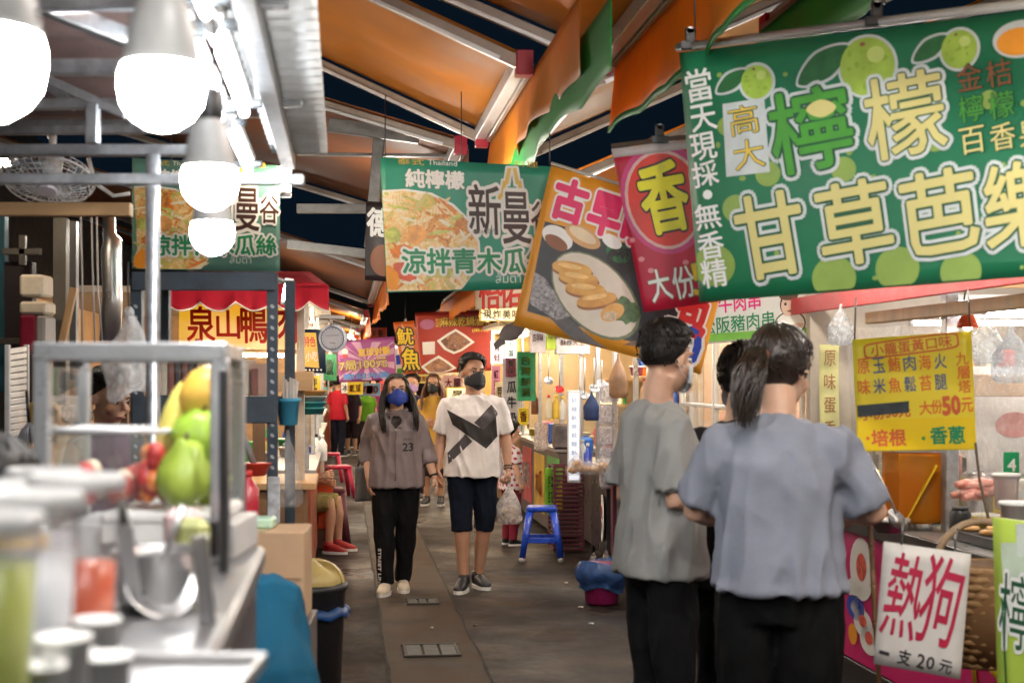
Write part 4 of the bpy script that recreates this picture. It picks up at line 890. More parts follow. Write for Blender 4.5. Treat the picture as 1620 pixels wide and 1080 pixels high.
t = thing('container', 'steel container holding a scoop and tongs beside the drink cups', 'container', V((P(255,0,1.9).x, 1.92, CZ)))
b = V((P(250,0,1.92).x, 1.92, CZ+.001)); k = MB(); k.lathe([(.0,.002),(.05,.002),(.055,.01),(.062,.075),(.065,.076),(.060,.074),(.05,.012)], b, STEEL, 26); k.build('pot', t)
t = thing('scoop', 'round steel ladle leaning in the container', 'scoop', b)
k = MB(); k.lathe([(0,-.03),(.03,-.022),(.046,-.004),(.050,.004),(.048,.004),(.03,-.018),(0,-.026)], P(252,925,1.86), STEEL, 22, axis=V((.5,-.6,.5)).normalized()); k.build('bowl', t)
k = MB(); k.ring([P(240,950,1.88), P(268,860,1.86), P(290,800,1.86)], .005, STEEL, n=8); k.build('handle', t)
t = thing('scoop', 'flat steel scraper standing at an angle beside the ladle', 'scraper', b)
k = MB(); k.bar(P(212,955,1.84), P(196,830,1.80), .022, .004, STEEL); k.build('blade', t)
k = MB(); k.ring([P(196,830,1.80), P(192,790,1.80)], .006, BLACK, n=8); k.build('grip', t)
t = thing('tongs', 'pair of steel tongs leaning on the case post', 'tongs', P(330,1000,1.75))
for a, b2 in (((326,1010),(308,848)),((338,1012),(322,845))): k = MB(); k.bar(P(*a,1.78), P(*b2,1.76), .012, .004, STEEL); k.build('arm', t)
t = thing('knife', 'knife with a black handle hung on the display case post', 'knife', P(330,900,2.3))
k = MB(); k.bar(P(332,822,2.3), P(332,880,2.3), .026, .018, BLACK); k.build('handle', t); k = MB(); k.bar(P(332,880,2.3), P(336,960,2.3), .03, .003, STEEL); k.build('blade', t)
for i, (px, py, Y, w_, h_, m, lab) in enumerate(((290,905,2.25,.06,.10,ramp('pink label pack', [(.55,.10,.16),(.7,.5,.5),(.3,.3,.32)], 8, 'voronoi'),'pink and grey packet behind the ladle'),(305,930,2.2,.05,.09,mat('olive pack', (.40,.42,.16), .4, var=.4),'olive green packet by the tongs'),(262,965,2.0,.05,.05,mat('lilac pack', (.35,.32,.45), .3, var=.4),'small lilac packet on the counter'))):
    c = P(px, py, Y); k = MB(); k.box(V((c.x, c.y, CZ+h_/2+.001)), (w_,.04,h_), m, bev=.012); k.build('packet', None, lab, 'packet')
# cardboard carton, black bin, rack behind the counter
t = thing('cardboard_box', 'tan cardboard box beside the bending person in blue', 'box', P(420, 1250, 4.4))
c = P(418, 905, 4.4); k = MB(); k.box(c, (.27,.26,.275), CARD, R=rz(.05).to_3x3(), bev=.004); k.build('carton', t)
k = MB(); k.box(c+V((0,-.132,.0)), (.268,.002,.004), mat('carton seam', (.30,.19,.11), .8)); k.box(c+V((.0,0,.139)), (.05,.26,.002), mat('packing tape', (.55,.38,.22), .25)); k.build('tape', t)
k = MB(); k.box(V((c.x,c.y,(c.z-.1375)/2-.001)), (.30,.30,c.z-.140), mat('low table', (.12,.10,.09), .5), R=rz(.05).to_3x3()); k.build('stand', t)
k = MB(); c2 = P(412, 826, 4.4)
k.box(c2, (.09,.10,.035), mat('mint pack', (.45,.66,.50), .4, var=.3), bev=.008); k.build('packet', None, 'flat mint green packet lying on the cardboard box', 'packet')
c = P(506, 918, 5.9); c = V((c.x, c.y, 0)); t = thing('bin', 'black plastic bin with blue liner and a yellow bag on top', 'bin', c)
k = MB(); k.lathe([(0,.004),(.12,.004),(.13,.02),(.155,.60),(.166,.61),(.166,.635),(.158,.635)], c+V((-.05,0,.10)), BLACK, 28); k.build('tub', t)
k = MB(); k.ring([c+V((-.05+.160*cos(a), .160*sin(a), .62+.008*sin(9*a))) for a in [2*pi*i/36 for i in range(37)]], [(.010,.022)]*37, mat('blue liner', (.01,.06,.20), .4), n=8); k.build('liner', t)
k = MB(); cc = c+V((-.03,-.02,.74)); k.sheet(lambda u, v: cc+V(((.125*sin(pi*v)*cos(2*pi*u))*(1+.1*sin(u*31)), .11*sin(pi*v)*sin(2*pi*u), .085*cos(pi*v)*(1+.18*sin(u*17+v*5)))), 24, 12, mat('pale yellow bag', (.75,.58,.22), .35, bump=.4, bscale=30, trans=.3)); k.build('yellow_bag', t)
t = thing('storage_rack', 'slate angle-iron storage rack behind the juice counter', 'rack', V((-1.1,5.35,0)))
for px in (215, 431):
    x = P(px,0,5.3).x; zt2 = P(0,432 if px > 300 else 440,5.3).z
    for dy in (0, .42):
        k = MB(); k.bar(V((x,5.3+dy,0)), V((x,5.3+dy,zt2)), .042, .004, DSTEEL, up=(0,1,0)); k.bar(V((x+(.019 if px < 300 else -.019),5.32+dy,0)), V((x+(.019 if px < 300 else -.019),5.32+dy,zt2)), .004, .042, DSTEEL, up=(0,1,0))
        for i in range(46):
            if dy == 0: k.ring([V((x,5.2945,.05+.04*i)), V((x,5.2965,.05+.04*i))], (.006,.009), mat('slot', (.42,.45,.50), .5), n=8)
        k.build('post', t)
for py, h in ((445,.07),(648,.10)):
    z = P(0,py,5.3).z; xa, xb = P(210,0,5.3).x, P(436,0,5.3).x
    k = MB(); k.box(V(((xa+xb)/2, 5.288, z)), (xb-xa, .012, h), DSTEEL); k.box(V(((xa+xb)/2, 5.52, z+h/2-.01)), (xb-xa-.05, .40, .014), DSTEEL); k.build('shelf', t)
k = MB(); k.box(P(433, 790, 5.28), (.046,.008,.17), mat('torn white tape', (.55,.58,.62), .6, var=.5, scale=30)); k.build('tape', t)
# goods standing on the rack shelf
R = random.Random(15)
for i in range(15):
    px = 262+10.5*i; c = P(px, 630, 5.5); h = R.uniform(.13,.20) if px < 345 else R.uniform(.06,.14); k = MB(); w_ = .022
    cl = R.choice([(.45,.33,.22),(.6,.52,.42),(.10,.08,.08),(.35,.2,.12),(.55,.55,.55),(.25,.1,.08)])
    z = P(0,648,5.3).z+.052
    k.box(V((c.x, 5.45, z+h/2)), (w_,.14,h), mat('file %d' % (i%6), cl, .6, var=.25), R=rz(R.uniform(-.05,.05)).to_3x3()); k.build('folder', None, 'thin folder, '+'first second third fourth fifth sixth seventh eighth ninth tenth eleventh twelfth thirteenth fourteenth fifteenth'.split()[i]+' from the left on the slate rack shelf', 'folder', 'folders on the slate rack shelf')
c = P(405, 600, 5.5); k = MB(); k.box(V((c.x, 5.5, P(0,648,5.3).z+.052+.06)), (.14,.16,.12), mat('salmon carton', (.58,.38,.30), .6)); k.build('carton', None, 'salmon coloured carton at the right end of the rack shelf', 'carton')
t = thing('red_basket', 'red plastic strainer basket hanging on the rack', 'basket', P(402, 740, 5.2))
k = MB(); k.lathe([(.03,-.045),(.045,-.04),(.062,0),(.066,.002)], P(402,733,5.2), mat('orange red plastic', (.72,.06,.03), .4), 22); k.build('bowl', t); k = MB(); k.ring([P(402,735,5.2), P(385,690,5.2)], .012, mat('grey handle', (.2,.2,.2), .4), n=8); k.build('handle', t)
bottle(P(393, 822, 4.6), .035, .16, mat('dark red bottle', (.45,.02,.04), .3, coat=.4), RED, 'dark red sauce bottle behind the cardboard box')
# hanging white bag, wires, fan, beam
t = thing('carrier_bag', 'bundle of white plastic bags hanging beside the round pole', 'plastic bag', P(205, 620, 4.6))
c = P(204, 500, 4.6); k = MB(); k.sheet(lambda u, v: c+V(((.016+.065*min(1,v*1.5))*(1+.15*sin(u*25+v*4))*cos(2*pi*u)+.01*sin(v*9), (.012+.04*v)*sin(2*pi*u)*(1+.2*sin(u*19)), -.26*v-.02*sin(u*21)*v)), 40, 14, BAGW); k.ball(c+V((0,0,.01)), (.018,.014,.022), BAGW, 12); k.build('bag', t)
k = MB(); k.ring([c+V((0,0,.02)), P(202,450,4.6), P(203,415,4.65)], .003, BLACK, n=6); k.build('hook', t)
t = thing('wall_fan', 'white wire wall fan tilted downward above the wooden beam', 'fan', P(76, 290, 5.2))
c = P(76, 283, 5.2); Rf = (Matrix.Rotation(radians(66),3,'X')@Matrix.Rotation(radians(8),3,'Y'))
WIRE = mat('white wire', (.72,.72,.74), .4)
k = MB()
def fp(r, a, z): return c+Rf@V((r*cos(a), z, r*sin(a)))
for z, rs in ((-.035,(.05,.085,.12,.15)),(.0,(.165,)),(.035,(.15,.10))):
    for r in rs: k.ring([fp(r, 2*pi*i/40, z*(1-.25*(r/.165)**2)) for i in range(41)], .0022 if r < .16 else .0045, WIRE, n=5, caps=False)
for i in range(36): a = 2*pi*i/36; k.ring([fp(.035,a,-.042), fp(.10,a+.12,-.036), fp(.15,a+.2,-.022), fp(.165,a+.22,0), fp(.15,a+.2,.022), fp(.08,a+.15,.04)], .0018, WIRE, n=4, caps=False)
k.build('cage', t)
k = MB(); k.ring([fp(0,0,-.055), fp(0,0,-.04)], .036, mat('fan badge', (.62,.60,.70), .3), n=20); k.ring([fp(0,0,.0), fp(0,0,.10)], .045, WHITE, n=18); k.build('hub', t)
for q in range(3):
    k = MB(); k.sheet(lambda u, v: fp(.03+.11*v, 2*pi*q/3+(u-.5)*1.2*(.5+.5*v), .012*(u-.5)*2), 8, 6, clear('fan blade', (.75,.85,.95), .35, .2), .002); k.build('blade', t)
k = MB(); k.ring([fp(0,0,.10), fp(.03,1.5,.16), P(80,215,5.5)], .014, WHITE, n=10); k.ring([P(140,250,5.3), P(150,290,5.3), P(180,310,5.3), P(205,306,5.3)], .008, WHITE, n=8); k.build('bracket', t)
k = MB(); k.bar(P(-60,331,5.15), P(208,332,5.15), .05, .048, WOODX); k.build('wooden_beam', None, 'pale wooden beam under the wall fan', 'beam')
# dim things deeper in the left stall
t = thing('shelving', 'dark shelving with a teal cover at the far left edge', 'shelf', P(50, 700, 6.6))
for px, w_, m, y0_, y1_ in ((2,.05,mat('teal cover', (.01,.07,.10), .6),340,620),(32,.13,mat('black brown board', (.02,.012,.014), .6),415,640),(97,.06,mat('weathered post', (.13,.12,.10), .6, dirt=.4),345,640),(18,.05,DWOOD,545,720)):
    k = MB(); a, b = P(px,y0_,6.6), P(px,y1_,6.6); k.box((a+b)/2, (w_,.06,a.z-b.z), m); k.build('board', t)
for (x0_,y0_,x1_,y1_) in ((5,398,66,398),(36,372,36,420),(0,540,42,540)): k = MB(); k.bar(P(x0_,y0_,6.5), P(x1_,y1_,6.5), .03, .03, mat('rusty bracket', (.09,.08,.07), .6, .4)); k.build('bracket', t)
for x0_,y0_,x1_,y1_,m,lab,cat in ((40,436,76,470,OFFW,'upper cream box on the shelf at the far left','box'),(40,478,80,498,OFFW,'flat cream box above the red cabinet','box'),(40,499,66,560,mat('wine red cabinet', (.22,.01,.03), .4),'wine red cabinet under the cream boxes','cabinet'),(66,500,80,560,mat('grey louver', (.30,.30,.30), .5),'narrow grey vent beside the wine red cabinet','vent'),(50,636,84,700,mat('ochre drum', (.48,.33,.04), .5),'ochre drum at the left behind the case','drum'),(105,640,140,668,clear('crumpled film', (.8,.8,.82), .6, .2, 1, 20),'crumpled clear bag beside the purple shirt','bag')):
    a, b = P(x0_,y0_,6.3), P(x1_,y1_,6.3); k = MB(); k.box((a+b)/2, (b.x-a.x, .16, a.z-b.z), m, bev=.01); k.build(cat, None, lab, cat)
t = thing('louver_door', 'white louvered door leaning at the far left edge', 'door', P(28, 700, 5.6))
for i in range(14):
    k = MB(); a, b = P(14,556+10*i,5.6), P(40,552+10*i,5.9); k.bar(a, b, .012, .022, mat('white louver', (.60,.59,.58), .5)); k.build('slat', t)
for px, Y in ((12,5.6),(42,5.95)): k = MB(); k.bar(P(px,545,Y), P(px,705,Y), .02, .02, mat('white louver', (.60,.59,.58), .5)); k.build('stile', t)
t = thing('duct', 'shiny flexible exhaust duct hanging behind the fan', 'duct', P(175, 560, 6.8))
k = MB(); k.ring([P(172,330,6.9), P(173,372,6.8), P(178,380,6.8), P(176,400,6.8), P(178,470,6.8), P(174,540,6.8)], [.03,.032,.045,.05,.048,.05], STEEL, n=14); k.build('pipe', t)
for i, px in enumerate((130, 147, 155)):
    k = MB(); k.ring([P(px-2,340,6.0), P(px,440+10*i,6.0), P(px+4*i,560,6.0)], .004, mat('cord white', (.5,.5,.52), .5), n=5); k.build('pull_cord', None, ['white cord hanging left of the duct','middle white cord hanging beside the duct','white cord closest to the duct'][i], 'cord')
k = MB(); k.bar(P(98,545,6.2), P(117,455,6.2), .03, .03, WOOD); k.build('wooden_batten', None, 'wooden batten leaning on the weathered post', 'batten')
k = MB(); k.bar(P(108,350,6.9), P(108,600,6.9), .09, .05, mat('dull steel post', (.16,.16,.16), .5, .5)); k.build('steel_post', None, 'dull steel post behind the wooden beam', 'post')
for i, (px, py) in enumerate(((43,700),(52,690))):
    pass
t = thing('mop', 'mop with a grey head standing at the far left', 'mop', P(44, 740, 5.2))
k = MB(); k.ring([P(42,618,5.2), P(46,668,5.2)], .006, BLACK, n=8); k.build('stick', t)
k = MB(); R = random.Random(3)
for i in range(26): a = R.uniform(0,6.28); k.ring([P(46,668,5.2), P(46,680,5.2)+V((.025*cos(a),.02*sin(a),0)), P(46,700,5.2)+V((.04*cos(a),.03*sin(a),R.uniform(-.02,.02)))], .004, mat('mop yarn', (.35,.35,.38), .8), n=5)
k.build('head', t)
# warm tube far left and the inside lamp of the left row
tube_lamp(P(-60,262,5.9), P(26,256,5.9), 'warm tube beside the wall fan, cut by the left edge', WTUBE, .016, house=False)
# ------------------------------------------------------------------ duck stall farther down the left row
t = thing('food_stall', 'duck stall with a wooden counter behind the slate rack', 'stall', U(-1.0, 9.4, 0), ALLEY)
ubox(MB(), -1.9, -.25, 8.6, 9.4, 0, .9, mat('brown stall front', (.25,.13,.06), .5, var=.3)).build('counter_body', t)
ubox(MB(), -1.95, -.18, 8.55, 9.45, .9, .94, WOODX).build('worktop', t)
ubox(MB(), -1.9, -.2, 8.6, 8.9, 1.50, 1.62, WOODX).build('shelf', t)
ubox(MB(), -.30, -.25, 8.9, 8.95, 0, 2.1, mat('cream post', (.55,.47,.38), .4)).build('post', t)
for i in range(5): ubox(MB(), -1.8+.3*i, -1.72+.3*i, 9.3, 9.36, .94, 1.5, [WOOD,DWOOD,OFFW,WOOD,DWOOD][i]).build('board', t)
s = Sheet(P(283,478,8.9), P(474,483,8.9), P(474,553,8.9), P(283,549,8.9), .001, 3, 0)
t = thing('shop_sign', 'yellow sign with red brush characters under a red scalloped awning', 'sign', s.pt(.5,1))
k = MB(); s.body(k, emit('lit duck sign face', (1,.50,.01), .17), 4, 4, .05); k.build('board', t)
k = MB()
for ch, x, y, w_, h_ in (('泉',318,513,44,56),('山',361,513,36,44),('鴨',402,513,42,58),('肉',452,513,34,60)): s.text(k, ch, x, y, w_, h_, [(.018, mat('vermilion print', (.72,.03,.01), .45, bump=0), .002)], rot=.02)
k.build('print', t)
t = thing('scalloped_awning', 'small red scalloped awning with white trim over the yellow sign', 'awning', P(390, 500, 8.7))
RC = mat('red awning cloth', (.48,.012,.03), .6, trans=.2)
def sc(u, v):
    y = 478+14*abs(sin(u*pi*4.5)); p = lerp(P(258+262*u,452,8.6), P(258+262*u,y,8.45), v); return p+V((0,.03*sin(u*40)*v,0))
k = MB(); k.sheet(lambda u, v: lerp(P(300+190*u,430,9.2), P(258+262*u,452,8.6), v), 12, 4, RC, .002); k.build('canopy', t)
k = MB(); k.sheet(sc, 54, 5, RC, .002); k.build('valance', t)
k = MB(); k.ring([sc(i/54, 1.0)+V((0,-.004,0)) for i in range(55)], .006, mat('cream trim', (.75,.65,.55), .6), n=5); k.build('trim', t)
tube_lamp(P(300,560,9.1), P(455,562,9.1), 'warm tube under the yellow duck sign', WTUBE, .012, house=False)
# post with blue basket, straws, poles, round sign
k = MB(); k.bar(P(467,560,9.3), V((P(467,0,9.3).x, 9.3, .0)), .05, .05, mat('cream post', (.55,.47,.38), .4)); k.build('wooden_post', None, 'cream wooden post right of the slate rack', 'post')
c = P(456, 672, 5.6); t = tub('blue_basket', c, .036, .044, .105, mat('sky blue plastic', (.08,.42,.66), .4), 'sky blue plastic basket hanging on the rack post', 'basket')
k = MB(); R = random.Random(2)
for i in range(24): a = R.uniform(0,6.28); r = R.uniform(0,.03); k.ring([c+V((r*cos(a), r*sin(a), .03)), c+V((1.3*r*cos(a), 1.3*r*sin(a), .17+R.uniform(-.02,.02)))], .004, mat('pale straw', (.70,.66,.60), .5), n=6)
k.build('straw_bundle', None, 'bundle of pale straws in the sky blue basket', 'straws')
k = MB(); k.sheet(bagf(P(455,680,5.55), .055, .05, .30), 24, 14, FILM); k.build('film_bag', None, 'clear bag hanging under the sky blue basket', 'bag')
c = P(526, 535, 9.0); t = thing('round_scale', 'round white dial scale hanging beside the red awning', 'scale', c)
k = MB(); k.ring([c, c+V((0,.05,0))], .088, mat('dial rim', (.62,.66,.74), .3, .3), n=32); k.build('rim', t)
k = MB(); k.ring([c+V((0,-.004,0)), c], .070, mat('dial face', (.66,.68,.76), .4), n=32)
for i in range(20): a = 2*pi*i/20; k.bar(c+V((.058*cos(a),-.006,.058*sin(a))), c+V((.066*cos(a),-.006,.066*sin(a))), .003, .002, INK)
k.bar(c+V((-.04,-.008,.016)), c+V((.045,-.008,.02)), .006, .002, INK)
k.ring([c+V((.071*cos(a), -.007, .071*sin(a))) for a in [2*pi*i/40 for i in range(41)]], .003, mat('slate line', (.12,.14,.2), .5), n=5, caps=False)
text_on(k, '20kg', lambda x, y, dz: c+V((x*.035, -.008, y*.012-.03)), [(0, INK, 0)]); k.build('dial', t)
k = MB(); k.bar(P(505,500,9.0), P(545,502,9.0), .03, .022, WHITE); k.ring([P(524,502,9.0), P(524,516,9.0)], .01, STEEL, n=8); k.build('hanger', t)
s = Sheet(P(476,521,10), P(514,521,10), P(515,590,10), P(477,590,10), .001, 3, 0)
t = thing('sign_board', 'dark blue and yellow menu sign behind the round scale', 'sign', s.pt(.5,1)); k = MB(); s.body(k, mat('midnight sign', (.012,.03,.075), .4), 2, 2, .03); k.build('board', t)
k = MB(); s.quad(k, [(478,526),(500,526),(505,582),(482,580)], GOLD, .002); s.text(k, '特色', 490, 540, 18, 16, [(.02, RED, .004)]); s.text(k, '小吃', 493, 563, 18, 16, [(.02, PWHITE, .004)])
for i in range(5): s.blob(k, 484+6*i, 585, 3, 3, PWHITE, .003)
k.build('print', t)
s = Sheet(P(486,594,10.5), P(507,594,10.5), P(507,650,10.5), P(486,650,10.5), .001, 3, 0)
t = thing('sign_board', 'small yellow sign with black brush characters above the stacked baskets', 'sign', s.pt(.5,1)); k = MB(); s.body(k, YEL, 2, 2, .01); k.build('board', t)
k = MB(); s.text(k, '炸', 496, 604, 12, 14, [(.02, INK, .002)]); s.text(k, '粿', 496, 620, 12, 14, [(.02, INK, .002)]); k.build('print', t)
for i in range(4):
    c = P(495, 655-9*i, 10.0); tub('basket', c, .07, .085+.004*i, .05, [mat('teal plastic', (.02,.20,.24), .4), mat('teal plastic', (.02,.20,.24), .4), mat('slate plastic', (.16,.22,.25), .4), mat('tan wicker', (.40,.20,.06), .6)][i], ['lowest teal basket of the stack under the yellow sign','second teal basket of the stack under the yellow sign','grey slate basket near the top of the stack','tan wicker basket on top of the stack'][i], 'basket', grp='stacked baskets on the left')
# red cooler with sheep character, red bin, cups
c = P(508, 776, 13.2); c.z = .30; t = thing('cooler_box', 'orange-red box with a black character beside the pink stools', 'box', c, ALLEY)
k = MB(); k.box(c+V((0,0,.12)), (.22,.25,.46), mat('orange red box', (.70,.09,.02), .45), R=AR); k.build('box', t); k = MB(); text_on(k, '羊', lambda x, y, dz: c+V((x*.10-.06, -.142, y*.12+.16)), [(.03, INK, 0)]); text_on(k, '肉', lambda x, y, dz: c+V((x*.10-.06, -.142, y*.12+.0)), [(.03, INK, 0)]); k.build('print', t)
k = MB(); k.box(V((c.x, c.y, .095)), (.26,.3,.18), DWOOD, R=AR); k.build('stand', t)
c = P(474, 778, 12.4); t = thing('fire_extinguisher', 'tall bright red cylinder standing beside the cream post', 'cylinder', c)
k = MB(); k.lathe([(.0,0),(.034,0),(.036,.02),(.036,.38),(.026,.41),(.012,.42),(0,.42)], c, mat('signal red paint', (.72,.015,.01), .3, coat=.4), 18); k.lathe([(.04,-.12),(.045,-.01),(0,-.005)], c, WHITE, 16); k.build('body', t); k = MB(); k.box(c+V((0,0,.44)), (.04,.02,.04), BLACK); k.build('valve', t)
for i, (px, py) in enumerate(((490,738),(490,728),(490,718))): tub('blue_cup', P(px, py, 12.6), .034, .046, .07, mat('lavender blue plastic', (.10,.16,.55), .35), ['lowest blue tub of the stack by the red cylinder','middle blue tub of the stack by the red cylinder','top blue tub of the stack by the red cylinder'][i], 'tub', grp='blue tubs stacked by the red cylinder')
bottle(P(500, 728, 12.9), .045, .24, WHITE, BLACK, 'white jug with black cap left of the lane'); bottle(P(510, 729, 13.0), .045, .24, WHITE, WHITE, 'white jug with white cap next to the black-capped jug')
bottle(P(489, 790, 12.5), .04, .16, BLACK, WHITE, 'dark bottle with pale cap in front of the orange-red box'); bottle(P(493, 800, 12.2), .035, .10, mat('amber jar', (.7,.25,.03), .3), YEL, 'small amber jar in front of the orange-red box')
def gp(px, py): Y = CAMZ*F/(py-HZ); return V(((px-810)/F*Y, Y, 0))
stool('stool', 'crimson plastic stool standing on the lane left of the walking woman', gp(535,786), ALLEY+.2, CRIM, .42, .30, .36, bar=False)
stool('stool', 'crimson plastic stool half hidden behind the first crimson stool', gp(522,762), ALLEY, CRIM, .44, .30, .36, bar=False)
stool('stool', 'dark maroon stool beside the seated child at the left', gp(520,864), ALLEY+.1, MAROON, .55, .28, .34)
c = P(516, 788, 14.2); bottle(c-V((0,0,.1)), .06, .22, mat('bottle green plastic', (.02,.20,.08), .35), WHITE, 'green can below the crimson stool')
# ------------------------------------------------------------------ signs and small things in front of the right row
# yellow price sign
s = Sheet(P(1348,537,5.1), P(1537,523,5.0), P(1545,711,5.0), P(1357,714,5.1), .0015, 3, 0)
t = thing('price_sign', 'yellow price sign with red and blue lettering and a black strip', 'sign', s.pt(.5,1))
k = MB(); s.body(k, mat('yellow sign board', (.86,.66,.03), .4, bump=0, var=.05), 12, 10, .004); k.build('board', t)
k = MB(); OR2 = mat('orange red print', (.80,.16,.02), .45, bump=0); DB = mat('slate blue print', (.10,.13,.26), .45, bump=0)
s.quad(k, [(1357,664),(1542,659),(1544,710),(1358,713)], mat('deep yellow paper', (.88,.60,.0), .4, bump=0, var=.04), .001)
s.blob(k, 1441,547,152,27,mat('rust print', (.72,.13,.03), .45, bump=0),.001,rot=-.06,sq=6); s.blob(k, 1441,547,146,21,mat('bright yellow print', (.88,.70,.05), .45, bump=0),.002,rot=-.06,sq=6)
s.text(k, '小籠蛋黃口味', 1441, 547, 128, 19, [(.015, mat('rust print', (.72,.13,.03), .45, bump=0), .003)], rot=.06)
for i, w_ in enumerate(('原味','玉米','鮪魚','肉鬆','海苔','火腿')):
    x = 1366+24.3*i; y = 579-1.6*i; m = DB if i%2 else OR2
    s.text(k, w_[0], x, y, 19, 24, [(.012, m, .002)], rot=.05); s.text(k, w_[1], x+1, y+33, 19, 24, [(.012, m, .002)], rot=.05)
for i, ch in enumerate('九層塔'): s.text(k, ch, 1522+2*i, 567+22*i, 20, 20, [(.012, OR2, .002)], rot=.05)
s.text(k, '小份30元', 1400, 653, 80, 18, [(.03, mat('rust print', (.72,.13,.03), .45, bump=0), .002)], rot=.05)
s.quad(k, [(1356,641),(1438,634),(1438,652),(1357,659)], mat('black tape', (.035,.045,.055), .35, bump=0, var=.4, scale=30), .004)
s.text(k, '大', 1464, 645, 19, 21, [(.02, OR2, .002)], rot=.04); s.text(k, '份', 1482, 643, 17, 21, [(.02, OR2, .002)], rot=.04); s.text(k, '50', 1505, 641, 27, 28, [(.05, mat('rust print', (.72,.13,.03), .45, bump=0), .002)], rot=.04); s.text(k, '元', 1530, 640, 18, 22, [(.02, OR2, .002)], rot=.04)
for x, m in ((1373,OR2),(1461,MGRN)): s.blob(k, x, 693, 6, 6, m, .003)
s.text(k, '培根', 1406, 692, 54, 26, [(.03, mat('rust print', (.72,.13,.03), .45, bump=0), .003)]); s.text(k, '香蔥', 1499, 688, 54, 27, [(.03, TGRN, .003)])
k.build('print', t)
for a, b in (((1352,537),(1354,470)),((1535,523),(1531,455)),): k = MB(); k.ring([P(*a,5.05), P(*b,5.1)], .003, BLACK, n=6); k.build('cord', t)
k = MB(); k.ring([P(1543,700,5.0), P(1550,760,5.0), P(1566,830,4.9)], .005, mat('brown cord', (.12,.08,.05), .7), n=6); k.build('cord', t)
# hand-painted hot dog sign
s = Sheet(P(1398,856,4.4), P(1536,876,4.3), P(1519,1074,4.3), P(1382,1049,4.4), .002, 3, 0)
t = thing('price_sign', 'white hand-painted board with red brush characters by the magenta front', 'sign', s.pt(.5,1))
k = MB(); s.body(k, mat('chalk white board', (.62,.59,.56), .5, bump=.05, var=.10, scale=5, dirt=.2), 8, 8, .006); k.build('board', t)
BR = mat('carmine brush print', (.42,.008,.05), .5, bump=0)
k = MB(); s.text(k, '熱', 1430, 942, 56, 132, [(.008, BR, .002)], rot=-.12); s.text(k, '狗', 1488, 950, 60, 140, [(.008, BR, .002)], rot=-.12)
for ch, x, y, w_, h_ in (('一',1399,1032,16,4),('支',1431,1039,20,24),('2',1457,1045,12,22),('0',1472,1048,12,20),('元',1496,1054,20,20)): s.text(k, ch, x, y, w_, h_, [(.02, INK, .002)], rot=-.12)
k.build('print', t)
for a in ((1426,860),(1510,872)): k = MB(); k.ring([P(*a,4.34), P(a[0]+2,a[1]-22,4.42), P(a[0]+4,a[1]-40,4.5)], .0035, BLACK, n=6); k.build('wire', t)
t = thing('bamboo_pole', 'brown bamboo pole standing behind the hot dog board', 'pole', P(1388,1250,4.55))
k = MB(); pts = [lerp(P(1372,748,4.6), P(1402,1290,4.45), i/9) for i in range(10)]
for i in range(9): k.ring([pts[i], lerp(pts[i],pts[i+1],.08), lerp(pts[i],pts[i+1],.92), pts[i+1]], [.0105,.0085,.0085,.0105], mat('bamboo', (.17,.085,.035), .45, var=.35, scale=12), n=10)
k.build('cane', t)
# wicker basket
WICK = ramp('wicker', [(.12,.06,.02),(.30,.17,.07),(.42,.26,.12)], 40, 'noise', .7, 1, .6)
c = P(1560, 1050, 4.75); t = thing('wicker_basket', 'brown wicker basket with a curved handle by the lime green sign', 'basket', c)
for i in range(13):
    z = .012+.026*i; r = .125+.04*sin(pi*min(1, i/12*.62)); k = MB(); n = 40
    k.ring([c+V(((r+.004*(1 if (j+i)%2 else -1))*cos(2*pi*j/n), (r+.004*(1 if (j+i)%2 else -1))*sin(2*pi*j/n)*.85, z)) for j in range(n+1)], .013, WICK, n=6, caps=False); k.build('cane_row', t)
k = MB(); k.lathe([(.0,.01),(.12,.01),(.155,.16),(.15,.33)], c, mat('basket inside', (.16,.08,.03), .8), 24); k.build('lining', t)
k = MB(); k.ring([c+V((.15*cos(a)-.01, .02, .33+.145*sin(a))) for a in [pi*i/16 for i in range(17)]], .012, mat('cane handle', (.33,.22,.13), .5, var=.3, scale=20), n=10); k.build('handle', t)
# lime green sign, red and yellow panel
s = Sheet(P(1570,818,4.25), P(1735,842,4.0), P(1745,1330,4.0), P(1584,1290,4.25), .001, 3, 0)
t = thing('standing_sign', 'lime green standing sign with a dark outlined lemon character at the right edge', 'sign', s.pt(.5,1))
k = MB(); s.body(k, mat('lime sign board', (.42,.58,.08), .4, bump=0, var=.08), 6, 6, .02); k.build('board', t)
k = MB(); s.quad(k, [(1583,858),(1648,858),(1650,962),(1590,962)], mat('pale mint print', (.55,.66,.52), .4, bump=0, var=.2), .001); s.quad(k, [(1607,828),(1640,828),(1640,880),(1610,880)], mat('frost print', (.62,.70,.62), .4, bump=0, var=.2), .0016)
s.text(k, '檸', 1608, 968, 54, 120, [(.05, PWHITE, .002), (.0, DGRN, .003)], rot=-.06); k.ring([s.pt(*s.uv(1586,945), .003), s.pt(*s.uv(1596,1150), .003)], .003, DGRN, n=5); k.build('print', t)
# stool with casters
stool('stool', 'bright blue plastic stool on pale casters at the cart', P(857,889,12.25)*1 - V((0,0,P(857,889,12.25).z)), ALLEY-.15, BLUEP, .475, .26, .33, wheels=True)
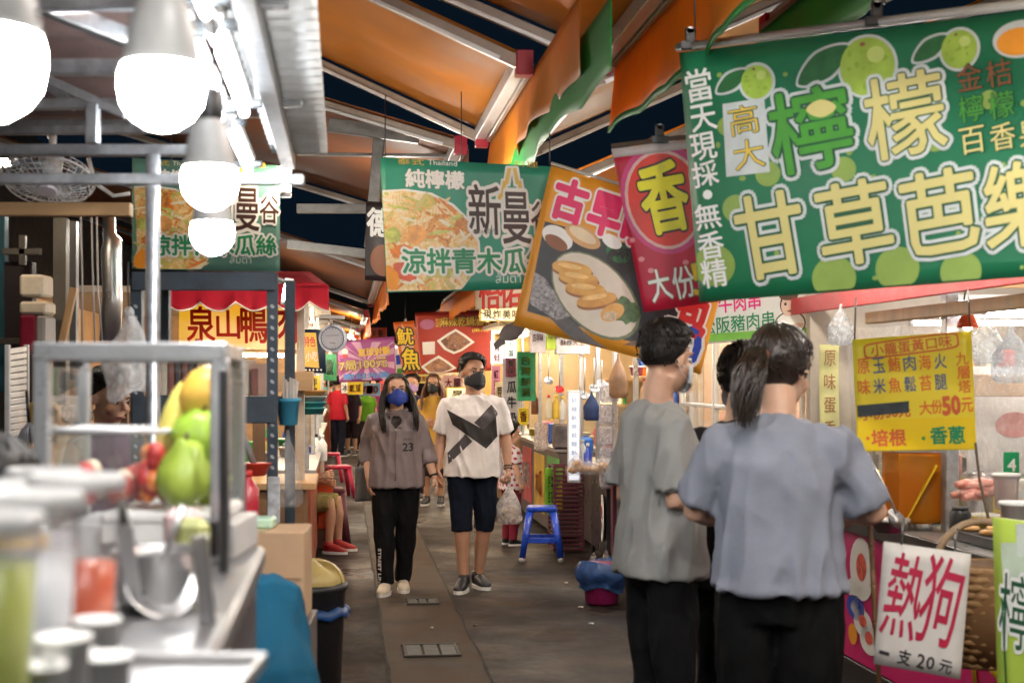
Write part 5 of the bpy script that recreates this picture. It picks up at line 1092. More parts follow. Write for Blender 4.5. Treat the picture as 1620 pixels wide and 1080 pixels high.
# purple bin with a blue liner
c = U(1.80, 9.95, 0); t = thing('bin', 'crimson purple bin with translucent blue liner on the asphalt', 'bin', c)
k = MB(); k.lathe([(.0,.004),(.105,.004),(.115,.02),(.135,.27),(.142,.275),(.142,.285)], c, mat('plum plastic', (.24,.012,.085), .4), 26); k.build('tub', t)
k = MB(); k.sheet(lambda u, v: c+V(((.143+.045*sin(pi*min(1,v*1.2))+.012*sin(2*pi*u*7+v*5)*v+.008*sin(2*pi*u*13))*cos(2*pi*u)*(1-.0*v), (.143+.045*sin(pi*min(1,v*1.2))+.012*sin(2*pi*u*7+v*5)*v)*sin(2*pi*u), .30-.19*v+.02*sin(2*pi*u*3)*v+.012*sin(2*pi*u*2))), 60, 12, mat('blue liner film', (.07,.16,.42), .22, var=.25, scale=20, bump=.6, bscale=22, trans=.45)); k.build('liner', t)
k = MB(); R = random.Random(1)
for i in range(7): k.sheet(lambda a, b, i=i: c+V((-.09+.03*i+.05*a, -.05+.02*(i%4)+.05*b, .29+.05*sin(i*2+a*3)*b+.04*a)), 5, 5, FILM)
k.build('film', t)
# dark gear and a bag under the white counter
t = thing('rope_coil', 'black coiled hose under the white counter behind the grey T-shirt man', 'hose', U(2.42, 8.6, .1))
k = MB(); c = P(1115, 975, 8.0)
for i in range(4): k.ring([c+V((.07*cos(a)+.01*i, .02*i, .05+.07*sin(a)+.02*i)) for a in [2*pi*j/16 for j in range(17)]], .014, BLACK, n=8)
k.build('hose', t)

# ------------------------------------------------------------------ more of the hot dog stall: hanging bags, menu strips, pots, cups
for i, (px, py, Y, m, tx, lab) in enumerate(((1312,625,7.3,mat('olive paper', (.52,.50,.22),.6),'原味蛋香','olive paper menu strip left of the yellow price sign'),)):
    c = P(px, py, Y); t = thing('menu_strip', lab, 'menu', c); k = MB(); k.sheet(lambda u, v: c+V((-.05+.10*u, .01*sin(v*5), .26-.52*v)), 3, 12, m, .001); k.build('paper', t)
    k = MB()
    for j, ch in enumerate(tx): text_on(k, ch, lambda x, y, dz: c+V((x*.06, -.014, .19-.12*j+y*.08)), [(0, BRWN, 0)])
    k.build('print', t, kind='stuff')
for i, (px, py, Y, w_, h_) in enumerate(((1560,545,6.0,.07,.20),(1600,560,5.9,.08,.24),(1330,520,6.9,.06,.20))):
    c = P(px, py, Y); k = MB(); k.sheet(bagf(c+V((0,0,.12)), w_, .05, h_), 26, 16, clear('blue grey film', (.88,.92,.96), .35, .2, .9, 18)); k.build('film_bag', None, ['clear bag of cups hanging right of the yellow price sign','bulging clear bag hung at the right edge','clear bag hanging left of the yellow price sign'][i], 'bag')
for i, (u, y, r, h) in enumerate(((2.75,6.95,.11,.16),(2.95,6.6,.09,.22),(2.72,7.2,.08,.12))):
    c = U(u, y, .906); t = thing('steel_pot', ['wide steel pot at the far end of the hot dog counter','tall steel pot behind the amber tank','small steel pot against the board wall'][i], 'pot', c)
    k = MB(); k.lathe([(0,.002),(r*.95,.002),(r,.012),(r,h),(r*1.04,h+.004),(r*.98,h)], c, STEEL, 26); k.build('body', t); k = MB(); k.lathe([(r*1.02,h+.004),(r*.6,h+.03),(.02,h+.036),(.018,h+.055),(0,h+.056)], c, STEEL, 24); k.build('lid', t)
for i in range(6):
    c = U(2.62+.02*(i%2), 5.0-.26*i, .906); k = MB(); h = .10+.03*(i%3)
    k.lathe([(.03,0),(.042,h),(.044,h),(.04,h-.004),(.028,.006)], c, [WHITE,mat('kraft cup', (.42,.26,.13),.6),WHITE,RED,mat('kraft cup', (.42,.26,.13),.6),WHITE][i], 20); k.build('paper_cup', None, ['white','kraft brown','second white','red','second kraft brown','third white'][i]+' paper cup on the hot dog counter near the right edge', 'paper cup')
for i in range(7):
    c = U(2.60+.10*(i%2), 6.75+.09*i, .906); cl = cols2[i] if 0 else [(.65,.10,.05),(.75,.55,.1),(.15,.35,.1),(.7,.68,.62),(.5,.25,.1),(.1,.2,.45),(.75,.3,.05)][i]
    bottle(c, .03, .17+.02*(i%3), mat('sauce %d' % i, cl, .35, coat=.3), [RED,WHITE,YEL][i%3], ['red','mustard','green','white','brown','blue','orange'][i]+' sauce bottle at the far end of the hot dog counter')

cols2 = [(.70,.30,.25),(.75,.70,.6),(.55,.4,.3),(.3,.5,.25),(.8,.78,.75),(.6,.15,.12)]
for i, (u, y, z, w_, h_) in enumerate(((2.95,7.05,.91,.16,.30),(3.25,6.9,.91,.22,.18),(3.1,6.4,.91,.2,.12),(3.5,7.1,.91,.25,.28),(2.9,5.7,.91,.18,.10),(3.05,5.2,.91,.2,.14))):
    c = U(u, y, z); k = MB(); k.box(c+V((0,0,h_/2)), (w_,.18,h_), mat('stall carton %d' % i, cols2[i], .5, var=.4, scale=14), R=AR, bev=.008); k.box(c+V((0,-.092,h_*.55)), (w_*.7,.004,h_*.4), PWHITE if i%2 else YEL, R=AR); k.build('carton', None, ['tall pinkish carton beside the wide steel pot','flat cream carton at the back of the hot dog stall','brown carton behind the amber tank','tall green carton at the far wall of the hot dog stall','low white carton on the hot dog counter','dark red carton near the right edge of the hot dog stall'][i], 'carton')
for i, (u, y) in enumerate(((2.66,6.75),(2.72,6.62),(2.58,6.35))):
    c = U(u, y, .906); k = MB(); n = 14
    for j in range(n): k.lathe([(.036,.022*j),(.042,.022*j+.03),(.045,.022*j+.03),(.045,.022*j+.026),(.038,.022*j)], c, WHITE, 14)
    k.build('cup_stack', None, ['tallest stack of white cups behind the yellow price sign','stack of white cups by the amber tank','stack of white cups by the black sauce jar'][i], 'cup stack')

# glass case, plank and pans inside the hot dog stall; goods and tools of the stainless cart
t = thing('glass_case', 'small steel framed glass case with buns on the hot dog counter at the right edge', 'glass case', U(2.85, 4.9, .906), ALLEY)
for u in (2.68, 3.05):
    for y in (4.55, 5.3): ubox(MB(), u-.008, u+.008, y-.008, y+.008, .907, 1.36, STEEL).build('post', t)
for z in (1.13, 1.36): ubox(MB(), 2.66, 3.07, 4.53, 5.32, z-.007, z+.007, STEEL).build('shelf', t)
ubox(MB(), 2.672, 2.676, 4.55, 5.3, .91, 1.35, GLASS).build('glass_pane', t)
BUN = ramp('bun crust', [(.40,.17,.05),(.62,.34,.12),(.74,.50,.24)], 8, 'noise', .5)
for i in range(12):
    c = U(2.76+.10*(i%3), 4.65+.15*(i//3), 1.137 if i%2 else .91); k = MB(); k.ball(c+V((0,0,.03)), (.035,.06,.03), BUN, 12); k.build('bun', None, 'first second third fourth fifth sixth seventh eighth ninth tenth eleventh twelfth'.split()[i]+' bread bun in the glass case of the hot dog stall', 'bun', 'buns in the glass case')
k = MB(); ubox(k, 2.72, 3.9, 6.35, 6.42, 1.50, 1.60, mat('peach plank', (.62,.42,.28), .5, var=.2)); k.build('plank', None, 'peach coloured plank spanning the hot dog stall behind the price sign', 'plank')
t = thing('griddle', 'black griddle with rows of round cakes on the hot dog counter', 'griddle', U(2.75, 5.75, .906), ALLEY)
ubox(MB(), 2.55, 2.95, 5.5, 6.0, .907, .95, BLACK).build('plate', t)
for i in range(12): k = MB(); c = U(2.60+.10*(i%4), 5.58+.16*(i//4), .951); k.lathe([(.035,0),(.040,.008),(.03,.018),(0,.02)], c, BUN, 14); k.build('cake', t)
goods(2.45, 2.75, 10.5, 11.1, .867, 7, 'at the near end of the stainless cart', 21); goods(2.5, 2.8, 11.95, 12.6, 1.333, 7, 'on the lower cart shelf', 22); goods(2.5, 2.8, 11.95, 12.6, 1.593, 7, 'on the upper cart shelf', 23); goods(2.3, 2.6, 12.0, 12.6, .867, 7, 'behind the lit menu board of the cart', 24)
for i, (px, py, Y, L) in enumerate(((868,560,11.9,.22),(885,562,11.9,.28),(940,566,11.3,.24),(952,570,11.2,.18),(925,566,11.5,.30))):
    c = P(px, py, Y); t = thing('ladle', ['ladle hanging at the left post of the cart','long ladle hanging second on the cart rail','strainer hanging right of the cart centre post','short spoon hanging at the right of the cart rail','longest ladle hanging in the middle of the cart rail'][i], 'ladle', c)
    k = MB(); k.ring([c, c-V((0,0,L))], .005, STEEL, n=6); k.build('handle', t); k = MB(); k.lathe([(0,-.03),(.03,-.02),(.042,0),(.040,0),(.028,-.016),(0,-.024)], c-V((0,0,L)), [STEEL, RED, STEEL, WHITE, STEEL][i], 14, axis=V((.2,-.7,.6)).normalized()); k.build('bowl', t)
for i, (px, py, Y, w_, h_, m, lab) in enumerate(((925,705,11.7,.13,.14,mat('royal blue box', (.02,.14,.50), .4),'royal blue box behind the lit menu board'),(888,690,12.2,.15,.22,mat('smoked panel', (.20,.17,.16), .2, .3, var=.5, scale=9),'smoked plastic box under the sauce bottles'),(856,690,13.0,.12,.26,clear('ribbed tub', (.9,.85,.85), .5, .1, .8, 30),'tall clear tub with a red rim left of the cart'))):
    c = P(px, py, Y); k = MB(); k.box(c, (w_, .10, h_), m, R=AR, bev=.02); k.build('kitchen_item', None, lab, 'kitchenware')
c = P(936, 618, 11.5); k = MB(); k.sheet(bagf(c, .065, .04, .24), 24, 14, mat('navy cloth', (.02,.04,.12), .8, var=.4)); k.build('rag', None, 'navy cloth hanging on the cart post', 'cloth')
c = P(978, 560, 11.0); k = MB(); k.sheet(bagf(c, .07, .05, .34), 24, 14, mat('brown paper', (.30,.16,.08), .7, var=.4)); k.build('paper_bag', None, 'brown paper bag hanging at the right cart post', 'bag')
# posters on the stall fronts past the cart
for i, (y, z, tx, cl, tc, lab) in enumerate(((13.9,.50,'冰沙',(.10,.42,.10),PWHITE,'green poster on the drinks stall front'),(14.9,.48,'木瓜',(.70,.45,.06),RED,'amber poster on the drinks stall front'),(15.9,.50,'鮮奶',(.62,.10,.12),PWHITE,'red poster on the drinks stall front'),(18.0,.48,'麻辣',(.50,.05,.04),YEL,'dark red poster on the stew stall front'),(19.6,.48,'滷味',(.72,.55,.12),RED,'yellow poster on the stew stall front'))):
    uu = 2.05 if y < 17 else 1.95; c = U(uu-.012, y, z); t = thing('poster', lab, 'poster', c, ALLEY)
    ubox(MB(), uu-.014, uu-.004, y-.38, y+.38, z-.30, z+.30, mat('poster %d' % i, cl, .4, var=.4, scale=5)).build('sheet', t)
    k = MB(); text_on(k, tx, lambda a, b, dz: U(uu-.018, y-a*.5, z+b*.28), [(.02, tc, 0)]); k.build('print', t)
# ------------------------------------------------------------------ hanging banners
def clipbar(t, a, b, m=DWOOD, r=.011, clips=()):
    k = MB(); k.ring([a, b], r, m, n=10); k.build('hanging_rod', t)
    for c in clips:
        k = MB(); p = lerp(V(a), V(b), c)
        k.box(p+V((0,-.012,.0)), (.07,.02,.028), BLACK); k.box(p+V((0,-.012,.035)), (.034,.016,.05), BLACK); k.ring([p+V((0,-.02,.05)), p+V((0,0,.05))], .012, STEEL, n=10); k.build('clip', t)
def banner(label, s, m, nu=28, nv=12):
    t = thing('banner', label, 'banner', (s.c[2]+s.c[3])/2)
    k = MB(); s.body(k, m, nu, nv); k.build('cloth', t); return t
# 1. the big green lime banner
s = Sheet(P(1075,84,4.9), P(1810,-6,3.62), P(1810,424,3.62), P(1109,478,4.9), .010, 4.2, .4)
t = banner('big green lime-juice banner with pale yellow lettering at the upper right', s, GBAN, 40, 14)
k = MB(); R = random.Random(2)
for i in range(26):
    x, y = R.uniform(1120,1640), R.uniform(110,440); s.blob(k, x, y, R.uniform(6,12), R.uniform(6,12), LYEL, .0016)
for x, y, d in ((1130,420,66),(1165,330,44),(1320,440,70),(1420,425,70),(1520,430,66),(1500,300,70),(1335,268,40),(1215,275,40),(1480,220,40),(1565,158,30),(1150,200,30)): s.blob(k, x, y, d, d, LYEL, .0018)
for x, y, q in ((1182,128,1.0),(1345,102,1.75),(1500,76,1.15),):
    lg = mat('leaf print', (.018,.13,.035), .45, bump=0, var=.3, scale=20)
    for g, m1, m2, h in ((9, GREYP, GREYP, .0022), (0, LIME, lg, .0030)):
        s.blob(k, x-24*q, y+1*q, 56*q+g, 25*q+g, m2, h, rot=-.55, sq=1.55); s.blob(k, x+16*q, y+2*q, 50*q+g, 53*q+g, m1, h+.0006)
    for i in range(9): s.blob(k, x+16*q+R.uniform(-17,17)*q, y+R.uniform(-15,20)*q, R.uniform(3,9)*q, R.uniform(3,8)*q, mat('lime mottle print', (.26,.42,.04), .45, bump=0), .0040+.0001*i)
    s.blob(k, x+24*q, y-9*q, 16*q, 15*q, mat('light lime print', (.50,.62,.16), .45, bump=0), .0050); s.blob(k, x+12*q, y-18*q, 5*q, 4*q, BRWN, .0052)
s.blob(k, 1615, 62, 90, 60, GREYP, .0022); s.blob(k, 1612, 66, 70, 44, ORP, .003)
def L3(a, f, o=.055, h=.0045): return [(o*1.75, GREYP, h), (o, a, h+.0014), (0.012, f, h+.0028)]
for ch, x, y, w_, h_ in (('當',1107,135,40,50),('天',1114,186,40,42),('現',1114,232,40,42),('採',1117,275,40,40),('・',1121,308,14,14),('無',1121,342,40,40),('香',1126,388,40,42),('精',1131,432,40,44)):
    s.text(k, ch, x, y, w_, h_, [(.012, PWHITE, .005)], rot=.08)
s.quad(k, [(1144,165),(1210,155),(1219,272),(1150,280)], GREYP, .003)
s.text(k, '高', 1178, 190, 46, 46, [(.025, DGRN, .0045), (.0, GOLD, .006)], rot=.08); s.text(k, '大', 1186, 244, 48, 46, [(.025, DGRN, .0045), (.0, GOLD, .006)], rot=.08)
s.text(k, '檸', 1284, 205, 128, 128, [(.08, GREYP, .0045), (.04, DGRN, .0058), (.012, MGRN, .0072)], rot=.09)
s.blob(k, 1302, 172, 48, 28, PALEY, .0095, sq=1.6)
s.text(k, '檬', 1432, 182, 124, 128, [(.07, GREYP, .0045), (.03, DGRN, .0056), (.012, PALEY, .0068)], rot=.09)
for ch, x, y, m_ in (('金',1535,122,BRWN),('桔',1582,116,BRWN),('檸',1538,172,MGRN),('檬',1586,166,MGRN),('百',1540,222,PALEY),('香',1588,216,PALEY),('果',1634,211,PALEY)): s.text(k, ch, x, y, 40, 42, [(.035, DGRN, .0045), (.0, m_, .006)], rot=.09)
for ch, x, y, w_, h_ in (('甘',1220,372,104,130),('草',1354,352,112,128),('芭',1487,335,116,128),('樂',1618,322,122,132)): s.text(k, ch, x, y, w_, h_, [(.085, GREYP, .0045), (.045, DGRN, .0058), (.016, PALEY, .0072)], rot=.09)
k.build('print', t)
a, b = s.pt(0,0)+V((-.005,0,.018)), s.pt(1,0)+V((0,0,.018)); clipbar(t, a, b, mat('grey rail', (.35,.34,.33), .5, .3), .014, (.035,.50,.86))
k = MB()
for c in (.05, .52): k = MB(); k.ring([lerp(a,b,c)+V((0,0,.05)), lerp(a,b,c)+V((0,.05,.40))], .003, BLACK, n=5); k.build('cord', t)
# 2. crimson banner with the character in a disc
s = Sheet(P(968,236,5.7), P(1196,208,5.5), P(1212,466,5.5), P(1019,494,5.7), .007, 4, 1.2)
t = banner('crimson banner with a yellow character in a red disc', s, CRB)
k = MB()
s.blob(k, 1053, 315, 142, 176, mat('pink glow print', (.62,.05,.20), .4, bump=0), .0016); s.blob(k, 1052, 316, 124, 158, mat('pale ring print', (.75,.45,.42), .4, bump=0), .0024); s.blob(k, 1052, 316, 114, 148, mat('vivid red print', (.75,.035,.015), .4, bump=0), .0032)
s.text(k, '香', 1051, 312, 72, 108, [(.06, INK, .004), (.03, mat('vivid yellow print', (.88,.78,.01), .4, bump=0), .0055)], rot=.06)
for ch, x, y, m_ in (('大',1044,451,PWHITE),('份',1082,446,PWHITE),('5',1112,440,YEL),('0',1135,438,YEL)): s.text(k, ch, x, y, 34, 50, [(.045, BRWN, .003), (.012, m_, .0045)], rot=.08)
for x, y in ((1015,410),(1000,380),(1030,428),(1085,415)): s.blob(k, x, y, 10, 8, mat('pink print', (.75,.25,.28), .4, bump=0), .002)
k.build('print', t)
k = MB(); s.sheet_top = None; k.sheet(lambda u, v: s.pt(u, .055*v, .004), 20, 2, mat('pale hem strip', (.55,.46,.46), .5), .002); k.build('hem', t)
clipbar(t, s.pt(0,0)+V((0,0,.012)), s.pt(1,0)+V((0,0,.012)), DWOOD, .010, (.34,))
# 3. amber dumpling banner
s = Sheet(P(872,262,6.1), P(1168,352,6.0), P(1108,592,6.0), P(812,514,6.1), .006, 4, 2.2)
t = banner('tilted amber banner with magenta lettering and golden dumplings', s, AMB)
k = MB()
pz = [(874,352),(1120,420),(1072,575),(828,498)]
pz = [(862,350),(1088,412),(1064,560),(834,492)]
s.quad(k, pz, mat('dark table print', (.020,.022,.026), .4, bump=0, var=.6, scale=6), .0018)
tb = mat('slate wood print', (.085,.07,.065), .4, bump=0, var=.5, scale=20)
s.quad(k, [(838,470),(862,470),(960,555),(905,538)], tb, .0024); s.quad(k, [(985,545),(1064,520),(1062,556),(1030,550)], mat('wicker print', (.16,.09,.045), .4, bump=0, var=.6, scale=60), .0024)
s.quad(k, [(846,430),(862,440),(905,500),(880,506),(838,480)], mat('speckle grey print', (.30,.28,.29), .4, bump=0, var=.9, scale=70), .0026)
for x, y, w_, h_, m_ in ((882,376,52,34,PWHITE),(880,384,40,20,BRWN),(922,374,62,30,mat('soup print', (.62,.36,.14), .4, bump=0)),(922,372,48,18,mat('rim print', (.75,.62,.42), .4, bump=0)),(985,412,52,40,INK),(978,400,40,30,mat('leaf print', (.35,.50,.10), .4, bump=0, var=.5, scale=40)),(968,382,34,20,PWHITE)): s.blob(k, x, y, w_, h_, m_, .0030+.0002*(h_ < 30), rot=.25)
s.blob(k, 942, 468, 168, 104, mat('dark rim print', (.14,.17,.08), .4, bump=0), .0034, rot=.52); s.blob(k, 941, 467, 160, 98, mat('plate print', (.66,.60,.50), .4, bump=0, var=.12, scale=9), .0042, rot=.52)
s.blob(k, 990, 492, 50, 40, mat('lettuce print', (.06,.13,.03), .4, bump=0, var=.7, scale=50), .0048, rot=.3, jag=.2)
pas = ramp('fried pastry print', [(.40,.15,.02),(.66,.33,.06),(.80,.52,.16)], 14, 'noise', .4); pl_ = mat('pastry light print', (.84,.56,.20), .4, bump=0, var=.2, scale=30)
pdk = mat('pastry edge print', (.30,.11,.02), .4, bump=0)
for x, y, r in ((905,425,-.1),(915,440,-.12),(926,457,-.18),(944,474,-.42)):
    s.blob(k, x+1, y+4, 66, 23, pdk, .0050, rot=r, sq=2.2); s.blob(k, x, y, 64, 22, pas, .0056, rot=r, sq=2.2); s.blob(k, x-3, y-4, 40, 8, pl_, .0062, rot=r)
s.blob(k, 969, 494, 40, 26, pas, .0064, rot=-.7); s.blob(k, 966, 500, 24, 14, mat('filling print', (.70,.52,.32), .4, bump=0, var=.5, scale=60), .0070, rot=-.4, jag=.2)
for ch, x, y in (('古',902,318),('早',958,340),('味',1012,362),('包',1095,498)): s.text(k, ch, x, y, 50, 62, [(.11, PWHITE, .002), (.055, mat('rose magenta print', (.74,.012,.13), .45, bump=0) if ch != '包' else RED, .0035)], rot=-.03)
s.text(k, '0', 1093, 546, 28, 58, [(.13, PWHITE, .002), (.05, BLU, .0035)], rot=.05)
s.text(k, '5', 1060, 538, 28, 56, [(.13, PWHITE, .002), (.05, BLU, .0035)], rot=.05)
k.build('print', t)
clipbar(t, s.pt(0,0)+V((0,0,.01)), s.pt(1,0)+V((0,0,.01)), ALU, .007)
# 4. green papaya salad banner (and its twin on the rack at the left)
noodle = ramp('shredded papaya print', [(.42,.10,.02),(.70,.34,.07),(.80,.62,.30),(.84,.76,.55),(.78,.50,.15),(.45,.48,.10),(.80,.68,.42)], 13, 'voronoi', .4, 3.0)
noodle2 = ramp('shreds print', [(.80,.70,.44),(.84,.78,.60),(.66,.34,.08),(.80,.60,.26)], 22, 'wave', .4, 2.5)
carrot = mat('carrot print', (.72,.22,.03), .4, bump=0, var=.3, scale=40); cabb = mat('cabbage print', (.52,.56,.14), .4, bump=0, var=.4, scale=40)
def papaya(s, t, X, Y, seed):
    """X, Y map the artwork's px (of the near banner) to this banner's px"""
    k = MB(); R = random.Random(seed); sx = X(1)-X(0); sy = Y(1)-Y(0)
    def bl(x, y, w_, h_, m, dz, **q): s.blob(k, X(x), Y(y), w_*sx, h_*sy, m, dz, **q)
    def tx(b, x, y, w_, h_, ly): s.text(k, b, X(x), Y(y), w_*sx, h_*sy, ly)
    ol = [(605,304),(640,302),(680,308),(715,326),(742,352),(756,385),(757,410),(748,432),(730,458),(613,461)]
    s.quad(k, [(X(x)+(3 if x > 620 else 0)*sx, Y(y)-3*sy) for x, y in ol], PWHITE, .0015); s.quad(k, [(X(x), Y(y)) for x, y in ol], noodle, .0026)
    for i in range(70):                                   # strands and slices on the plate
        x, y = R.uniform(615,740), R.uniform(312,452)
        if (x-640)/112 > sqrt(max(0, 1-((y-420)/118)**2)) : continue
        m = R.choice([noodle2, noodle2, PALEY, carrot, cabb, mat('pale strand print', (.82,.76,.60), .4, bump=0)])
        bl(x, y, R.uniform(14,44), R.uniform(3,7), m, .0032+.0001*i*.3, rot=R.uniform(-1.2,1.2))
    for x, y, w_, h_, m in ((622,372,26,26,cabb),(640,400,44,24,carrot),(660,372,34,30,mat('shrimp print', (.76,.36,.10), .4, bump=0, var=.35, scale=30)),(640,430,40,26,mat('tomato print', (.66,.10,.03), .4, bump=0, var=.3, scale=20)),(618,440,26,40,ORP),(700,430,36,20,cabb)): bl(x, y, w_, h_, m, .0058, rot=R.uniform(-.6,.6), jag=.12)
    tx('純檸檬', 688, 284, 92, 28, [(.06, mat('deep teal print', (.02,.22,.14), .4, bump=0), .003), (.035, PWHITE, .0045)])
    tx('泰式', 650, 256, 42, 10, [(.0, GOLD, .003)]); tx('Thailand', 700, 258, 46, 8, [(.0, PWHITE, .003)]); tx('料理', 832, 260, 38, 10, [(.0, GOLD, .003)])
    for o, m_, h in ((3.2, PWHITE, .002), (0, TEAL, .003)):
        for side in (-1, 1):
            for q in range(4):
                x0 = 809+side*(4+q*7); y0 = 266+q*20
                s.quad(k, [(X(x0-2-o), Y(y0-o)), (X(x0+4+o), Y(y0-o)), (X(x0+side*5+4+o), Y(y0+26+o)), (X(x0+side*5-2-o), Y(y0+26+o))], m_ if o else GOLD, h)
    for ch, x, y, w_, h_ in (('新',767,332,50,78),('曼',817,345,44,80),('谷',858,345,36,52)): tx(ch, x, y, w_, h_, [(.085, PWHITE, .0045), (.012, mat('brush brown print', (.045,.018,.014), .45, bump=0), .006)])
    tx('since 2005', 766, 366, 36, 8, [(.0, mat('grey print', (.16,.2,.18), .4, bump=0), .007)])
    for i, ch in enumerate('涼拌青木瓜絲'): tx(ch, 655+39.5*i, 413, 37, 38, [(.12, PWHITE, .0068), (.028, TGRN, .0082)])
    tx('ส้มตำ', 804, 439, 40, 17, [(.0, mat('pale green print', (.62,.78,.70), .4, bump=0), .003)])
    k.build('print', t)
s = Sheet(P(601,249,6.3), P(878,264,6.3), P(884,456,6.3), P(612,463,6.3), .010, 3.2, .9)
t = banner('teal green papaya salad banner with noodles hung over the middle of the lane', s, TEAL)
papaya(s, t, lambda x: x, lambda y: y, 1)
k = MB()
for c in (.03, .97): k = MB(); p = s.pt(c, 0); k.ring([p, p+V((0,.02,.28))], .003, BLACK, n=5); k.build('cord', t)
s = Sheet(P(209,250,6.1), P(443,262,6.1), P(443,430,6.1), P(209,426,6.1), .006, 3.2, .3)
t = banner('dimmer teal papaya salad banner above the slate rack', s, vinyl('hazed teal banner vinyl', (.13,.30,.25)))  # glare haze of the bulbs is mixed into this paler teal
papaya(s, t, lambda x: 209+(x-601)*.846, lambda y: 252+(y-249)*.83, 5)
# 5. the white skewer banner, the dark banner, red lettering banner
s = Sheet(P(1060,452,8.3), P(1282,438,7.9), P(1282,532,7.9), P(1060,548,8.3), .004, 4, 0)
t = banner('white skewer banner with red and green lettering behind the grey T-shirt man', s, WB)
k = MB()
s.quad(k, [(1060,532),(1282,517),(1282,529),(1060,545)], mat('grass green print', (.18,.48,.06), .45, bump=0), .002)
s.text(k, '牛肉串', 1170, 478, 66, 28, [(.015, MAG, .003)], rot=.05); s.text(k, '松阪豬肉串', 1167, 511, 116, 26, [(.012, TGRN, .003)], rot=.05); s.text(k, '烤', 1085, 482, 30, 30, [(.015, TGRN, .003)])
pkin = mat('pale face print', (.72,.50,.40), .5, bump=0); 
s.blob(k, 1250, 512, 50, 40, INK, .002); s.blob(k, 1250, 512, 46, 36, PWHITE, .003); s.blob(k, 1249, 481, 30, 38, INK, .0035); s.blob(k, 1249, 483, 26, 34, pkin, .0045)
s.blob(k, 1248, 468, 30, 14, mat('hair print', (.12,.05,.03), .5, bump=0), .0055); s.blob(k, 1243, 481, 4, 5, INK, .006); s.blob(k, 1256, 480, 4, 5, INK, .006); s.blob(k, 1250, 492, 9, 3, BRWN, .006)
s.blob(k, 1252, 518, 40, 10, pkin, .006, rot=-.2)
k.build('print', t)
s = Sheet(P(579,318,8.9), P(640,322,8.9), P(640,447,8.9), P(577,443,8.9), .005, 4, 0)
t = banner('dark banner with one white character peeping out left of the teal banner', s, vinyl('dark banner vinyl', (.035,.025,.028)))
k = MB(); s.text(k, '德', 600, 352, 38, 44, [(.07, INK, .002), (.03, PWHITE, .0035)]); s.quad(k, [(586,362),(620,362),(620,374),(586,374)], YEL, .002); s.blob(k, 606, 412, 40, 50, BRWN, .002); k.build('print', t)
s = Sheet(P(752,452,9.6), P(836,440,9.5), P(836,486,9.5), P(752,489,9.6), .004, 4, 0)
t = banner('cream banner with thick red lettering under the teal banner', s, vinyl('cream banner vinyl', (.72,.60,.45)))
k = MB(); s.text(k, '怡', 775, 468, 34, 40, [(.03, mat('red brush print', (.55,.035,.02), .5, bump=0), .002)]); s.text(k, '佑', 808, 466, 34, 40, [(.03, mat('red brush print', (.55,.035,.02), .5, bump=0), .002)]); k.build('print', t)
# 6. far banners
s = Sheet(P(657,494,19), P(778,490,19), P(778,586,19), P(661,592,19), .01, 4, 0)
t = banner('brick red stew banner with two dish photos far down the lane', s, REDB)
k = MB(); R = random.Random(8)
for i, ch in enumerate('麻辣乾鍋滷味'): s.text(k, ch, 703+13.6*i, 509-.4*i, 13, 15, [(.07, INK, .004), (.02, GOLD, .008)])
s.blob(k, 676, 513, 24, 16, mat('lilac print', (.45,.16,.30), .5, bump=0), .004); s.text(k, '四川', 693, 511, 7, 14, [(.02, GOLD, .008)]); s.text(k, '(麻辣)', 760, 522, 26, 7, [(.02, GOLD, .006)])
stew = ramp('stew print', [(.06,.03,.03),(.30,.14,.07),(.50,.28,.15),(.20,.10,.10),(.62,.50,.38)], 12, 'voronoi', .5, 3)
for dx, dy, q in ((721,541,1.0),(694,582,.95)):
    pts = [(dx-30*q,dy-2),(dx-14*q,dy-13*q),(dx,dy-21*q),(dx+16*q,dy-11*q),(dx+30*q,dy),(dx+10*q,dy+14*q),(dx-3*q,dy+19*q),(dx-18*q,dy+12*q)]
    if dy > 560: pts = [(x, min(y, 590)) for x, y in pts]
    s.quad(k, pts, PWHITE, .004); s.quad(k, [(dx+(x-dx)*.8, dy+(y-dy)*.8) for x, y in pts], stew, .008)
s.quad(k, [(668,541),(688,540),(688,560),(669,561)], PWHITE, .004)
k.build('print', t)
s = Sheet(P(622,510,18), P(655,507,18), P(668,588,18), P(638,592,18), .006, 4, 0)
t = banner('narrow orange squid banner with black-edged yellow characters', s, vinyl('orange banner vinyl', (.72,.17,.03)))
k = MB(); s.blob(k, 646, 552, 22, 70, mat('pale flare print', (.75,.45,.25), .5, bump=0), .003, jag=.3); s.text(k, '魷', 641, 532, 25, 26, [(.10, INK, .005), (.02, YEL, .009)], rot=-.1); s.text(k, '魚', 650, 568, 27, 34, [(.10, INK, .005), (.02, YEL, .009)], rot=-.1); k.build('print', t)
s = Sheet(P(533,541,20), P(624,532,20), P(627,600,20), P(537,605,20), .01, 4, 0)
t = banner('purple striped seven-for-a-hundred price banner far down the lane', s, vinyl('purple banner vinyl', (.40,.10,.36)))
k = MB()
for i in range(13):
    a = 2*pi*i/13; b = a+.22; c = (580,572); r = lambda q: (min(624, max(535, c[0]+70*cos(q))), min(601, max(541, c[1]+50*sin(q))))
    s.quad(k, [c, r(a), r(b)], mat('lilac stripe print', (.62,.38,.60), .5, bump=0), .004)
s.text(k, '7局100元', 575, 576, 76, 15, [(.07, BRWN, .01), (.02, PALEY, .015)], rot=.03); s.text(k, '氣球射擊', 592, 556, 50, 13, [(.03, GOLD, .01)]); s.text(k, '歡迎光臨', 580, 594, 72, 9, [(.03, mat('sky print', (.10,.28,.70), .5, bump=0), .01)])
s.blob(k, 546, 556, 10, 10, PWHITE, .008); s.blob(k, 545, 563, 10, 6, RED, .009)
k.build('print', t)
